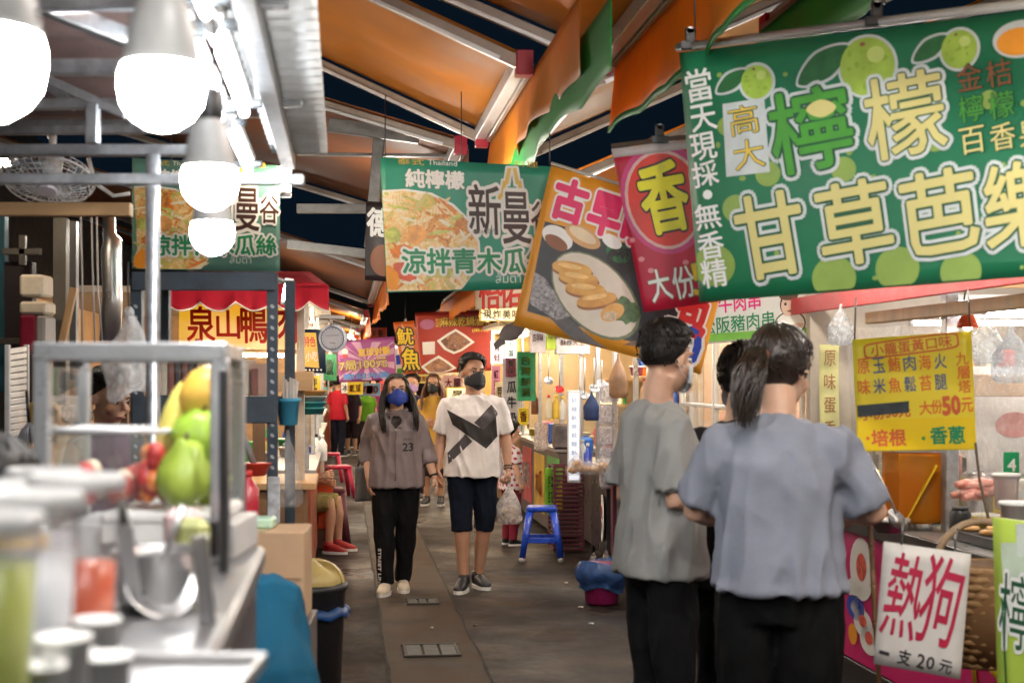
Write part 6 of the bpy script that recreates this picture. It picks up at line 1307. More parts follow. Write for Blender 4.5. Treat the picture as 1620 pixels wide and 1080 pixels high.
s = Sheet(P(624,548,21), P(660,545,21), P(662,592,21), P(628,595,21), .006, 4, 0)
t = banner('pale poster with blue blocks tucked behind the orange squid banner', s, WB); k = MB(); s.quad(k, [(626,562),(634,560),(634,576),(627,577)], BLU, .003); s.quad(k, [(628,583),(660,580),(660,588),(628,591)], MGRN, .003); k.build('print', t)
# ------------------------------------------------------------------ farther stalls: counters, signs, lamps, lit boxes
LITW = emit('lit white sign face', (1,.96,.90), .25); LITY = emit('lit yellow sign face', (1,.72,.22), .25)
R = random.Random(77)
def farstall(label, u0, u1, y0, y1, wall, goods, warm, zt=2.2):
    t = thing('food_stall', label, 'stall', U((u0+u1)/2, (y0+y1)/2, 0), ALLEY); f = u0 if abs(u0-1.2) < abs(u1-1.2) else u1; bk = u1 if f == u0 else u0; sg = 1 if bk > f else -1
    ubox(MB(), f, f+sg*.7, y0, y1, .05, .86, mat('stall front %d' % int(y0), goods[0], .45, var=.3, scale=3, dirt=.2)).build('counter_body', t)
    ubox(MB(), f-sg*.04, f+sg*.74, y0-.02, y1+.02, .865, .905, STEEL).build('worktop', t)
    for y in (y0+.03, (y0+y1)/2, y1-.03): ubox(MB(), f+sg*.01, f+sg*.045, y-.018, y+.018, .91, zt, GALV).build('post', t)
    ubox(MB(), bk, bk+sg*.05, y0, y1, 0, zt, wall).build('back_wall', t); ubox(MB(), f+sg*.1, bk, y1, y1+.04, 0, zt, wall).build('side_wall', t)
    for z in (1.25, 1.55): ubox(MB(), f+sg*.9, bk-sg*.02, y1-.28, y1-.02, z-.012, z+.012, WOODX).build('shelf_board', t)
    ubox(MB(), f-sg*.1, bk, y0, y1+.06, zt, zt+.05, mat('stall ceiling', (.5,.45,.38), .6)).build('roof', t)
    tube_lamp(U(f+sg*.3, y0+.2, zt-.1), U(f+sg*.3, y1-.2, zt-.1), 'ceiling tube of the '+label.split(' with')[0], WTUBE if warm else TUBE, group='tubes in the far stalls')
    return t, f, sg
CREAMW = mat('warm cream wall', (.58,.44,.26), .6, var=.2, scale=2)
far = [farstall('drinks stall with pale green sign boards past the stainless cart', 2.05, 3.8, 13.6, 16.6, CREAMW, [(.13,.11,.11)], True),
       farstall('stew stall with warm yellow wall behind the couple', 1.95, 3.8, 17.2, 20.8, mat('warm yellow wall', (.66,.46,.14), .6, var=.2), [(.45,.25,.10)], True),
       farstall('far right stall with orange wall', 1.9, 3.6, 21.5, 26, CREAMW, [(.5,.2,.1)], True),
       farstall('game stall with white counter under the purple banner', -2.4, -.3, 16.5, 21, CREAMW, [(.5,.45,.42)], True),
       farstall('grill stall with reddish counter behind the cream post', -2.4, -.25, 10.4, 14.6, mat('tan stall wall', (.40,.24,.12), .6, var=.3), [(.35,.08,.04)], True),
       farstall('last left stall with pale wall', -2.6, -.4, 22, 28, CREAMW, [(.4,.35,.3)], True)]
# goods of the far right stalls: bottles, cartons, tins in rows
goods(2.15, 2.6, 13.7, 16.5, .907, 16, 'on the drinks stall counter', 1); goods(2.05, 2.5, 17.3, 20.7, .907, 14, 'on the stew stall counter', 2); goods(2.45, 2.5, 12.0, 12.7, .867, 5, 'at the back of the stainless cart', 3)
goods(-.75, -.35, 10.6, 14.4, .907, 14, 'on the grill stall counter', 4); goods(-.8, -.4, 16.7, 20.8, .907, 10, 'on the game stall counter', 5); goods(3.0, 3.7, 16.32, 16.5, 1.262, 6, 'on the drinks stall shelf', 6)
goods(2.95, 3.9, 7.42, 7.6, 1.53, 9, 'on the upper shelf of the hot dog stall', 7); goods(2.95, 3.9, 7.42, 7.6, 1.235, 8, 'on the lower shelf of the hot dog stall', 8); goods(2.75, 3.05, 4.9, 7.0, .907, 9, 'at the back of the hot dog counter', 9); goods(2.45, 3.1, 8.3, 9.7, .922, 9, 'behind the glass of the skewer stall', 10)
def board(px0, py0, px1, py1, Y, m, txt, col, lab, vert=False, lit=None, d=.04):
    a, b = P(px0,py0,Y), P(px1,py1,Y); c = (a+b)/2; w_ = b.x-a.x; h_ = a.z-b.z
    t = thing('sign_board', lab, 'sign', c)
    k = MB(); k.box(c, (w_, d, h_), m, bev=.004); k.build('board', t)
    k = MB()
    if lit: k.box(c+V((0,-d/2-.003,0)), (w_*.9, .004, h_*.92), lit)
    n = len(txt)
    for i, ch in enumerate(txt):
        if vert: text_on(k, ch, lambda x, y, dz: c+V((x*w_*.5, -d/2-.008, h_*(.42-.84*(i+.5)/n)+y*h_*.84/n*.75)), [(.02, col, 0)])
        else: text_on(k, ch, lambda x, y, dz: c+V((w_*(-.42+.84*(i+.5)/n)+x*w_*.84/n*.8, -d/2-.008, y*h_*.6)), [(.02, col, 0)])
    k.build('print', t); return t
board(795,566,824,682,14.0,mat('lilac white sign', (.62,.62,.72),.4),'木瓜牛奶',mat('ink blue print', (.08,.08,.2),.5,bump=0),'tall lilac-white sign with dark characters right of the man',True)
board(800,566,816,596,13.9,mat('wine print board', (.20,.02,.06),.4),'果汁',PWHITE,'wine red tag at the top of the lilac-white sign',True)
board(776,539,797,576,14.6,WHITE,'青蛙',RED,'white lit sign box with a red edge under the black caps',True,LITW); board(798,537,818,568,14.6,mat('pale lit board', (.7,.75,.6),.4),'下蛋',MGRN,'pale lit sign box with green characters beside the red-edged one',True,LITW)
board(778,578,792,640,15.5,mat('rose sign', (.55,.20,.30),.4),'紅豆餅',mat('wine print', (.3,.02,.05),.5,bump=0),'narrow rose sign hanging left of the lilac-white sign',True)
board(783,604,798,680,15.0,mat('cream menu', (.72,.62,.40),.4),'豆花湯',BRWN,'narrow cream menu strip behind the man\'s shoulder',True)
board(700,594,733,618,19.5,mat('pink white poster', (.72,.50,.52),.4),'大腸',CRIM,'pink and white poster under the far red banner'); board(706,612,742,656,18.5,YEL,'臭豆腐',BRWN,'yellow lit poster behind the man\'s right shoulder',True,LITY)
board(550,604,574,624,22,YEL,'氣球',RED,'small yellow sign above the far crowd'); board(568,606,602,626,23,mat('slate blue sign', (.14,.28,.42),.4),'鮮10',RED,'blue-grey sign with red number above the far crowd')
board(500,604,545,640,38,mat('pale far board', (.5,.48,.44),.5),'市場',mat('grey far print', (.3,.3,.3),.5,bump=0),'pale board at the far end of the lane'); board(758,486,830,508,16,mat('yellow lit fascia', (.8,.5,.06),.4),'現炸美味',BRWN,'yellow lit fascia under the cream banner',False,LITY)
board(820,645,836,672,13.6,YEL,'香',RED,'small yellow tag left of the cart posts'); board(470,478,486,505,11,ORP,'串',RED,'small orange and red tag at the edge of the red awning')
board(935,612,985,640,15.6,mat('orange far board', (.75,.4,.08),.4),'黑輪',BRWN,'orange lit board seen between the cart posts',False,LITY)
# dark caps and a cloth bundle hung under the cart roof
for i, (px, py, q) in enumerate(((812,528,1.0),)):
    c = P(px, py, 13.2); t = thing('cloth_cap', ['grey cap with a brim hung by the cart roof','black cap hung left of the grey cap'][i], 'cap', c); cm = mat('grey cap cloth', (.085,.075,.085), .8) if i == 0 else mat('dark cap cloth', (.03,.028,.035), .8)
    Rm = Matrix.Rotation(-.5-.5*i,3,'Y')@Matrix.Rotation(.5,3,'X')
    k = MB(); k.sheet(lambda u, v: c+Rm@V((q*.13*sin(v*pi/2)*cos(2*pi*u)*(1+.08*sin(u*19)), q*.10*sin(v*pi/2)*sin(2*pi*u), q*(.10*cos(v*pi/2)+.012*sin(u*23)*v))), 26, 10, cm, .004); k.build('crown', t)
    k = MB(); k.sheet(lambda u, v: c+Rm@V((q*(-.10-.11*v), q*.09*(u-.5)*2*(1-.35*v), -.02*v+.02*q*sin(pi*u))), 10, 5, cm, .005); k.build('brim', t)
k = MB(); k.ring([P(760,494,13.3), P(800,512,13.2), P(840,520,13.1)], .004, BLACK, n=6); k.build('cord', None, 'black cord that carries the caps by the cart roof', 'cord')
t = thing('lantern_string', 'yellow lantern bunch glowing under the far right awning', 'lantern', P(790, 498, 17))
for i in range(5): k = MB(); c = P(762+9*i, 500+3*(i%2), 17); k.ball(c, (.035,.035,.05), emit('lit lantern', (1,.55,.08), .5), 12); k.build('lantern', t)

# ------------------------------------------------------------------ the end of the lane: more stalls, signs, roofs
for lab, u0, u1, y0, y1, wm, fc in (('orange-walled stall at the far left end', -2.6, -.3, 29, 35, mat('far orange wall', (.62,.30,.08), .6, var=.3), (.4,.1,.05)), ('pale-walled stall at the far right end', 1.9, 3.8, 27.5, 34, CREAMW, (.2,.3,.35)), ('stall closing the lane at its far end', -1.4, 1.7, 37.5, 41, mat('far pale wall', (.60,.52,.42), .6, var=.3), (.5,.3,.12))):
    farstall(lab, u0, u1, y0, y1, wm, [fc], True, 2.4)
awning('awning', 'orange awning over the far left end of the lane', .25, -3.0, 27, 35, 2.5, .3, ORG, ORG, None, .3); awning('awning', 'orange awning over the far right end of the lane', 1.55, 4.2, 28, 36, 2.6, .3, ORG, ORG, None, .3)
for x0, y0, x1, y1, Y, cl, tx, tc, lab in ((498,560,532,602,24,(.02,.16,.07),'冷飲',PWHITE,'dark green tarpaulin sign behind the round scale'),(601,602,630,622,26,(.62,.05,.05),'烤肉',PWHITE,'small red far sign above the mustard shirt'),(540,604,552,622,25,(.75,.72,.68),'冰',BLU,'tiny white far sign left of the yellow one'),(628,596,650,612,24,(.10,.25,.55),'魚丸',PWHITE,'small blue far sign under the orange squid banner'),(604,560,622,600,32,(.80,.35,.05),'湯包',PWHITE,'narrow orange far sign above the crowd'),(560,518,612,536,30,(.75,.12,.08),'夜市小吃',YEL,'red strip sign under the dark sky at the end of the lane'),(655,592,690,606,23,(.80,.62,.15),'鹹酥雞',RED,'yellow strip sign under the far red stew banner'),(470,508,500,520,12,(.70,.66,.60),'米粉',RED,'small white strip sign at the red awning')):
    board(x0, y0, x1, y1, Y, mat('far sign %s' % tx, cl, .4, var=.15), tx, tc, lab)
for i, (u, y, z) in enumerate(((.1,23.5,2.25),(1.7,24,2.3),(.2,30.5,2.3),(1.6,31,2.35),(.9,36.5,2.5))):  # stand-in bulbs added to light the far crowd and stalls
    c = U(u, y, z); t = thing('light_bulb', ['added far bulb on the left near the small yellow sign','added far bulb on the right beyond the stew stall','second added far bulb on the left side','second added far bulb on the right side','last added bulb at the very end of the lane'][i], 'light bulb', c, 0, 'added bulbs over the stalls along the lane')
    k = MB(); k.ball(c, .04, emit('added far fill bulb', (1,.86,.66), 210), 12); k.build('globe', t); k = MB(); k.ring([c+V((0,0,.035)), c+V((0,0,.5))], .006, BLACK, n=5); k.build('cord', t)
# ------------------------------------------------------------------ people
def cloth(name, col, rough=.85, var=.10): return mat(name, col, rough, 0, var, scale=7, bump=.18, bscale=160, spec=.2)
DEF = dict(pel=(0,0,.95), wai=(0,0,1.09), che=(0,-.005,1.27), nck=(0,.02,1.435), hed=(0,-.005,1.582),
           shL=(.160,.012,1.352), elL=(.215,.035,1.12), wrL=(.225,-.03,.885), hipL=(.088,0,.90), knL=(.095,-.015,.49), anL=(.095,.02,.085), toL=(.11,-.1,.03),
           shR=(-.160,.012,1.352), elR=(-.215,.035,1.12), wrR=(-.225,-.03,.885), hipR=(-.088,0,.90), knR=(-.095,-.015,.49), anR=(-.095,.02,.085), toR=(-.11,-.1,.03))
def folds(amp, f=8.0, seed=0):
    def fn(me):
        k = len(me.vertices); co = [0.0]*(3*k); no = [0.0]*(3*k)
        me.vertices.foreach_get('co', co); me.vertex_normals.foreach_get('vector', no)
        for i in range(0, 3*k, 3):
            x, y, z = co[i:i+3]
            a = noise.noise(V((x*f+z*f*.45+seed, y*f, z*f*.9-x*f*.4)))
            b = noise.noise(V((x*f*2.3, y*f*2.3+seed, z*f*1.5+x*f)))
            c = noise.noise(V((x*f*1.7+z*f*.25+seed*3, y*f*1.7, z*f*.38)))
            e = noise.noise(V((x*f*3.1+z*f*1.6, y*f*3.1, z*f*2.2-x*f)))
            d = amp*((1-abs(a)*2.4)*.45+b*.18+(.62-abs(c)*2.6)*1.15-(max(0, .12-abs(e))*.7))
            co[i] += no[i]*d; co[i+1] += no[i+1]*d; co[i+2] += no[i+2]*d
        me.vertices.foreach_set('co', co); me.update()
    return fn
def person(label, at, rot, H, J=None, skin=SKIN, yaw=0, pitch=0, roll=0, fat=1, wide=1, top=None, bottom=None, shoe=None, sole=PWHITE,
           hair='short', hairm=HAIR, mask=None, res=.008, hem=.80, ease=.022, sleeve=.42, leg=1.0, lease=.018, group=None, face=True, hands=True,
           curl=(.35,.35), amp=.006, paint=None, skirt=False, seed=0, brow=True, sleeve_ease=.014, straps=False, palm=(None,None), headscale=1.09):
    j = {k: V(v) for k, v in DEF.items()}
    for k, v in (J or {}).items(): j[k] = V(v)
    S = H/1.7; W = Matrix.Translation(V(at))@rz(rot); T = W@Matrix.Scale(S, 4)
    def nb(): m = MB(); m.T = T; return m
    HM = Matrix.Translation(j['hed'])@Matrix.Rotation(yaw,4,'Z')@Matrix.Rotation(roll,4,'Y')@Matrix.Rotation(pitch,4,'X')@Matrix.Scale(headscale,4)
    hp = (j['hipL']+j['hipR'])/2; sh = (j['shL']+j['shR'])/2
    sideH = (j['hipL']-j['hipR']).normalized(); sideS = (j['shL']-j['shR']).normalized()
    up = (j['wai']-j['pel']).normalized()
    fw = fat*wide
    def torso(m, mt, g, low, loose):
        # low: how far below the hip joints the loft goes
        ps = [hp-up*low, lerp(hp-up*low, j['pel'], .5), j['pel'], j['wai'], j['che'], sh-V((0,0,.030)), lerp(sh, j['nck'], .50)+V((0,.004,0)), j['nck']]
        wx = [.150, .162, .165, .146, .162, .148, .112, .060]; wy = [.095, .118, .118, .104, .122, .104, .080, .056]
        if loose:
            mx = max(wx[3], wx[4])
            wx = [.182, .180, .174, .162]+wx[4:]; wy = [.142, .138, .132, .122]+wy[4:]
        rr = [((a*fw+g), (b*fat+g)) for a, b in zip(wx, wy)]
        rr[-1] = (wx[-1]+g*.4, wy[-1]+g*.4); rr[-2] = (wx[-2]*fw**.5+g*.8, wy[-2]+g*.8)
        sd = [sideH, sideH, sideH, sideH.lerp(sideS,.4), sideS, sideS, sideS, sideS]
        m.ring(ps, rr, mt, n=20, side=sd, e=2.35)
    def arm(m, mt, s, g=0, f=1.0, flare=0):
        a, b, c = j['sh'+s], j['el'+s], j['wr'+s]
        pts = [lerp(a, (j['shL']+j['shR'])/2, .22)+V((0,0,-.004)), a, lerp(a,b,.35), lerp(a,b,.7), b, lerp(b,c,.28), lerp(b,c,.65), c]
        rad = [.050, .053, .050, .045, .040, .042, .034, .026]
        tt = [0, .02, .19, .37, .52, .66, .82, 1]
        P2, R2 = [], []
        for i in range(8):
            if tt[i] < f or f >= 1: P2.append(pts[i]); R2.append(rad[i]*fat**.6+g+flare*tt[i])
            else:
                k = (f-tt[i-1])/(tt[i]-tt[i-1]); P2.append(lerp(pts[i-1], pts[i], k)); R2.append((rad[i-1]+(rad[i]-rad[i-1])*k)*fat**.6+g+flare*f); break
        m.ring(P2, R2, mt, n=12)
        m.ball(a+V((0,0,-.010)), .053*fat**.6+g*.8, mt, 12)
    def legs(m, mt, s, g=0, f=1.0, taper=1.0):
        a, b, c = j['hip'+s], j['kn'+s], j['an'+s]
        pts = [a, lerp(a,b,.45), b, lerp(b,c,.3), lerp(b,c,.65), c]
        rad = [.082, .079, .058, .058, .044, .036]; tt = [0, .24, .5, .65, .83, 1]
        P2, R2 = [], []
        for i in range(6):
            gg = g*(1+ (taper-1)*tt[i])
            if tt[i] < f or f >= 1: P2.append(pts[i]); R2.append(rad[i]*fat**.7+gg)
            else:
                k = (f-tt[i-1])/(tt[i]-tt[i-1]); P2.append(lerp(pts[i-1], pts[i], k)); R2.append((rad[i-1]+(rad[i]-rad[i-1])*k)*fat**.7+gg); break
        m.ring(P2, R2, mt, n=14)
    # --- body
    m = nb()
    torso(m, skin, -.004, .07, False)
    m.ring([j['nck']-V((0,0,.03)), lerp(j['nck'], j['hed'], .35)+V((0,.008,0)), HM@V((0,.018,-.05))], [.060,.054,.056], skin, n=14)
    for s in 'LR':
        arm(m, skin, s); legs(m, skin, s)
        a, t = j['an'+s], j['to'+s]; fd = V((t.x-a.x, t.y-a.y, 0)).normalized()
        m.ring([a-fd*.045+V((0,0,-.045)), a+V((0,0,-.04)), a+fd*.07+V((0,0,-.055)), a+fd*.135+V((0,0,-.066)), a+fd*.175+V((0,0,-.072))], [(.026,.03),(.033,.036),(.04,.028),(.042,.018),(.03,.011)], skin, side=fd.cross(V((0,0,1))))
    h = nb(); h.T = T@HM
    for q in (m,):
        q.T = T@HM
        q.ball((0,.012,.030), (.0745,.093,.088), skin, 20)
        q.ball((0,-.022,-.048), (.056,.064,.066), skin, 16)
        q.ball((0,-.055,-.092), (.026,.024,.022), skin, 10)
        q.ring([(0,-.080,.018),(0,-.096,-.008),(0,-.104,-.026)], [.008,.011,.015], skin, n=8)
        for s in (-1,1):
            q.ball((s*.076,.018,-.006), (.009,.020,.031), skin, 10)
            q.ball((s*.034,-.072,.026), (.028,.016,.008), skin, 10)
            q.ball((s*.042,-.06,-.03), (.022,.022,.024), skin, 10)
        q.ball((0,-.083,-.062), (.024,.010,.011), skin, 10)
        q.T = T
    def bfn(me): pass
    # hands stay apart from the smoothed body surface but in the same mesh
    hb = nb()
    if hands:
        for s, cu, pn in (('L', curl[0], palm[0]), ('R', curl[1], palm[1])):
            wr = j['wr'+s]; d = (wr-j['el'+s]).normalized(); sg = 1 if s == 'L' else -1
            n = V(pn) if pn else V((-sg,.15,0)); n = (n-d*n.dot(d)).normalized(); sd = d.cross(n)
            th = sd if sd.dot(V((0,-1,.2))) > 0 else -sd
            hb.ring([wr-d*.03, wr+d*.012, wr+d*.05, wr+d*.088], [(.027,.021),(.031,.019),(.042,.017),(.040,.013)], skin, n=10, side=sd, e=2.5)
            for i, L in enumerate((.066,.078,.074,.058)):
                k = 1.5-i; b = wr+d*.078+th*(k*.0205); dd = d+th*k*.04; ps = [b]; a = cu*.5
                for sl in (.44,.32,.24):
                    a += cu; ps.append(ps[-1]+(dd*cos(a)+n*sin(a))*L*sl)
                hb.ring(ps+[ps[-1]+(ps[-1]-ps[-2])*.15], [.0092,.0088,.0080,.0066,.003], skin, n=7)
            b = wr+d*.025+th*.028; q = (d*.7+th*.55+n*.35).normalized(); q2 = (d*.85+th*.2+n*.5).normalized()
            hb.ring([b, b+q*.036, b+q*.036+q2*.030, b+q*.036+q2*.037], [.014,.0115,.0095,.004], skin, n=7)
    me_m = m
    tmp = bpy.data.meshes.new('body'); inv = W.inverted()
    tmp.from_pydata([inv@p for p in m.v], [], m.f); rm = remeshed(tmp, res*S, 4)
    o2 = MB(); o2.T = W
    o2.add([v.co for v in rm.vertices], [list(p.vertices) for p in rm.polygons], skin, True); o2.T = None
    o2.add(hb.v, hb.f, skin, True)
    body = o2.build('person', None, label, 'person', group, origin=W)
    out = {'body': body, 'T': T, 'HM': HM, 'j': j}
    # --- face
    if face:
        eyew = mat('eye white', (.75,.72,.70), .2, var=0, bump=0)
        for s in (-1,1):
            e = nb(); e.T = T@HM
            e.ball((s*.0325,-.0725,.003), (.0155,.012,.0075), eyew, 12)
            e.ball((s*.0325,-.0815,.003), (.0068,.0045,.0066), INK, 10)
            e.ring([(s*.016,-.0825,.005),(s*.026,-.0865,.0105),(s*.038,-.084,.0105),(s*.049,-.075,.005)], [.0016,.0026,.0026,.0014], INK, n=6)
            e.build('eye', body)
            if brow:
                e = nb(); e.T = T@HM
                e.ring([(s*.014,-.0895,.026),(s*.030,-.090,.0315),(s*.043,-.083,.031),(s*.056,-.069,.024)], [(.0025,.004),(.003,.0045),(.0025,.004),(.001,.0015)], hairm, n=6)
                e.build('eyebrow', body)
        if not mask:
            e = nb(); e.T = T@HM
            e.ring([(-.024,-.088,-.060),(-.01,-.0955,-.057),(0,-.0955,-.059),(.01,-.0955,-.057),(.024,-.088,-.060)], [.002,.005,.005,.005,.002], mat('lips', (.42,.16,.13), .4, bump=0), n=6)
            e.build('mouth', body)
    if mask:
        k = nb(); k.T = T@HM
        def mf(u, v):
            a = (u-.5)*2*1.42; z = -.108+.106*v
            b = math.exp(-(a/.42)**2)
            z += .016*b*v-.008*b*(1-v)
            if v > .5: z -= .02*(v-.5)*2*min(1, abs(a)/1.2)
            if v < .5: z += .026*(1-2*v)*min(1, abs(a)/1.2)
            y = -.019-.078*cos(a)-.024*b*(.55+.45*sin(pi*min(1, v+.1)))+.0012*sin(v*22)
            if v < .25: y += (.25-v)*.09*b
            return V((.0765*sin(a)*(.93+.07*sin(pi*v)), y, z))
        k.sheet(mf, 26, 12, mask, -.0025)
        for s in (0, 1):
            for v in (.12, .86):
                p = mf(s, v); sg = 1 if s else -1
                k.ring([p, (sg*.079,.012,p.z*.6), (sg*.080,.036,p.z*.25)], .0013, PWHITE if mask.name != 'black mask cloth' else BLACK, n=5)
        k.build('face_mask', body)
    # --- clothes
    if bottom:
        k = nb()
        if skirt:
            k.ring([j['wai']-up*.02, j['pel'], hp-up*.2, hp-up*.45], [(.15*fw,.11*fat),(.18*fw,.13*fat),(.21*fw,.16*fat),(.22*fw,.17*fat)], bottom, n=20, side=sideH)
        else:
            ps = [hp-up*.085, j['pel']-up*.03, j['pel']+up*.03, j['wai']-up*.035]
            k.ring(ps, [(.13*fw+lease,.095*fat+lease),(.166*fw+lease*.8,.118*fat+lease*.8),(.163*fw+lease*.6,.116*fat+lease*.6),(.148*fw+lease*.5,.106*fat+lease*.5)], bottom, n=18, side=sideH, e=2.2)
            for s in 'LR': legs(k, bottom, s, lease, leg, 1.25 if leg > .8 else 1.5)
        out['trousers'] = k.build('shorts' if leg < .7 else ('skirt' if skirt else 'trousers'), body, remesh=res*S*1.05, smooth=3, fn=folds(amp*.55*S, 9, seed+3))
    if top:
        k = nb(); torso(k, top, ease, .90-hem, True)
        for s in 'LR': arm(k, top, s, sleeve_ease, sleeve, .018 if sleeve < .6 else .004)
        if straps: pass
        out['top'] = k.build('shirt', body, remesh=res*S, smooth=4, fn=folds(amp*S, 8, seed))
        if paint: paint(out['top'].data, S)
    if shoe:
        for s in 'LR':
            a, t = j['an'+s], j['to'+s]; fd = V((t.x-a.x, t.y-a.y, 0)).normalized(); sd = fd.cross(V((0,0,1)))
            g = V((a.x, a.y, a.z-.085)); pt = max(0, t.z-.03)
            k = nb()
            k.ring([g-fd*.062+V((0,0,.055)), g-fd*.045+V((0,0,.06)), g+V((0,0,.066)), g+fd*.06+V((0,0,.055)), g+fd*.115+V((0,0,.043)), g+fd*.16+V((0,0,.036)), g+fd*.188+V((0,0,.028))],
                   [(.015,.02),(.033,.045),(.040,.052),(.044,.042),(.047,.032),(.040,.024),(.012,.010)], shoe, n=14, side=sd, e=2.4)
            k.ring([g-fd*.006+V((0,0,.06)), g-fd*.006+V((0,0,.125))], [(.046,.046),(.043,.048)], shoe, n=14, side=sd)
            for q in range(4):
                c = g+fd*(.045+.02*q)+V((0,0,.098-.011*q)); k.ring([c-sd*.022, c+sd*.022], .0035, sole, n=5)
            ob = k.build('shoe', body)
            k = nb(); ol = []
            for q in range(20):
                t_ = 2*pi*q/20; y = cos(t_); x = sin(t_)
                ol.append(g+fd*(.062+.135*y)+sd*(.050*x*(1+.12*y)))
            k.poly([p+V((0,0,.003)) for p in ol], sole, V((0,0,.026))); k.build('sole', ob)
    if hair:
        hb2 = nb(); hb2.T = T@HM; hairdo(hb2, hair, hairm, seed)
        hb2.build('hair', body)
    return out
def hairdo(m, st, hm, seed):
    R = random.Random(seed+11)
    def rad(d):                       # distance of the skull surface along d
        return 1/sqrt((d.x/.0775)**2+(d.y/.096)**2+(d.z/.091)**2)
    C = V((0,.012,.030))
    short = st in ('short', 'crop')
    def thr(d):                       # lowest d.z that carries hair
        t = (d.y+1)/2
        if short: return .52-.0*t if d.y < -.62 else (.52+(d.y+.62)*-1.15 if d.y < -.1 else max(-.62, -.08-(d.y+.1)*1.0))
        if d.y < -.55: return .60
        return max(-.95, .60-(d.y+.55)*2.4)
    N, K = 56, 30; th = .016 if st == 'short' else .011
    vs = []; ok = {}
    for i in range(K+1):
        for jx in range(N):
            t = pi*i/K; a = 2*pi*jx/N
            d = V((sin(t)*cos(a), sin(t)*sin(a), cos(t))); lim = thr(d)
            f = min(1, max(0, (d.z-lim)*6))
            e = th*(.25+.75*f)*(1.1 if d.z > .3 else (.6 if short else .9))+.0035*noise.noise(V((a*7, t*2.2, seed)))*f
            if short and d.z > .5: e += .010+.006*noise.noise(d*9+V((seed,0,0)))
            vs.append(C+d*(rad(d)+e)); ok[i*N+jx] = d.z > lim
    fs = []
    for i in range(K):
        for jx in range(N):
            q = [i*N+jx, i*N+(jx+1)%N, (i+1)*N+(jx+1)%N, (i+1)*N+jx]
            if sum(ok[x] for x in q) >= 3: fs.append(q)
    m.add(vs, fs, hm, True)
    def lock(ps, w, n=5):
        k = len(ps); m.ring(ps, [(w*(.55+.45*sin(pi*min(1, .15+i/(k-1)*.85)))*(1 if i < k-1 else .15), w*.4) for i in range(k)], hm, n=n, caps=False)
    cr = V((.01,.35,.94)).normalized()
    for q in range(520 if st != 'crop' else 200):          # strands lying on the cap
        a = R.uniform(0, 2*pi); z = R.uniform(-.7, .98); s_ = sqrt(max(0, 1-z*z)); d = V((s_*cos(a), s_*sin(a), z))
        if d.z < thr(d)+.04: continue
        f = (d-cr*d.dot(cr)); f = f.normalized() if f.length > .05 else V((0,-1,0))
        ps = []; L = R.uniform(.25,.5) if short else R.uniform(.5,.9)
        for i in range(5):
            e = (d+f*L*i/4).normalized()
            ps.append(C+e*(rad(e)+th+(.012 if short and e.z > .5 else .003)+R.uniform(-.001,.003)))
        lock(ps, R.uniform(.0022,.0045))
    if st == 'long':
        for q in range(620):
            a = R.uniform(-.60, pi+.60); sx = cos(a); sy = sin(a)
            d = V((sx*.96, sy, .12)).normalized(); p0 = C+d*(rad(d)+.006)
            L = R.uniform(.24,.35); front = sy < .25
            
            ps = [C+V((sx*.05, sy*.08, .085)), p0]
            for i in range(1, 7):
                t = i/6
                x = p0.x*(1.10+.48*sin(pi*t*.70)*(.7+.6*((q*7)%10)/10))+R.uniform(-.005,.005); y = p0.y*(1-.15*t)+(-.030*t-(.10+.12*max(0, sy))*t*t if front else .02*t+.05*t*t)
                ps.append(V((x, y, p0.z-L*t)))
            lock(ps, R.uniform(.004,.008))
    if st in ('pony', 'ponyhigh'):
        b = C+V((0,.112,.045 if st == 'ponyhigh' else -.012)); Lp = .22
        m.ball(b, (.022,.02,.022), mat('hair tie', (.35,.12,.08) if st == 'pony' else (.02,.02,.02), .5), 10)
        for q in range(300):
            a = R.uniform(0, 2*pi); r = R.uniform(0,1)**.5; L = Lp*R.uniform(.6,1.05); cu = R.uniform(0,6)
            ps = [b-V((0,.035,0))]
            for i in range(7):
                t = i/6; sp = .014+.027*sin(pi*min(1, t*1.05)*.9)
                ps.append(b+V((cos(a)*r*sp+.012*sin(t*5+cu)*(1 if st == 'pony' else .3), .03+.035*sin(t*2.2)+sin(a)*r*sp*.8, .012-L*t)))
            lock(ps, R.uniform(.0025,.0055))
        for q in range(90):
            a = R.uniform(0, 2*pi); d = V((.9*cos(a), -.2, .6+.6*sin(a))).normalized()
            if d.z < thr(d): continue
            ps = [lerp(C+d*(rad(d)+th+.002), b, t)+((d.lerp(V((0,1,0)), t)).normalized()*.03*sin(pi*t)) for t in (0,.25,.5,.75,1)]
            lock(ps, .0045)
# ------------------------------------------------------------------ the people of the photograph
navymask = mat('blue mask cloth', (.012,.045,.34), .6, bump=.05)
blackmask = mat('black mask cloth', (.014,.014,.017), .65, bump=.05)
whitemask = mat('pale mask cloth', (.62,.66,.70), .7, bump=.05)
def ground(px, Y): return V(((px-810)/F*Y, Y, 0))
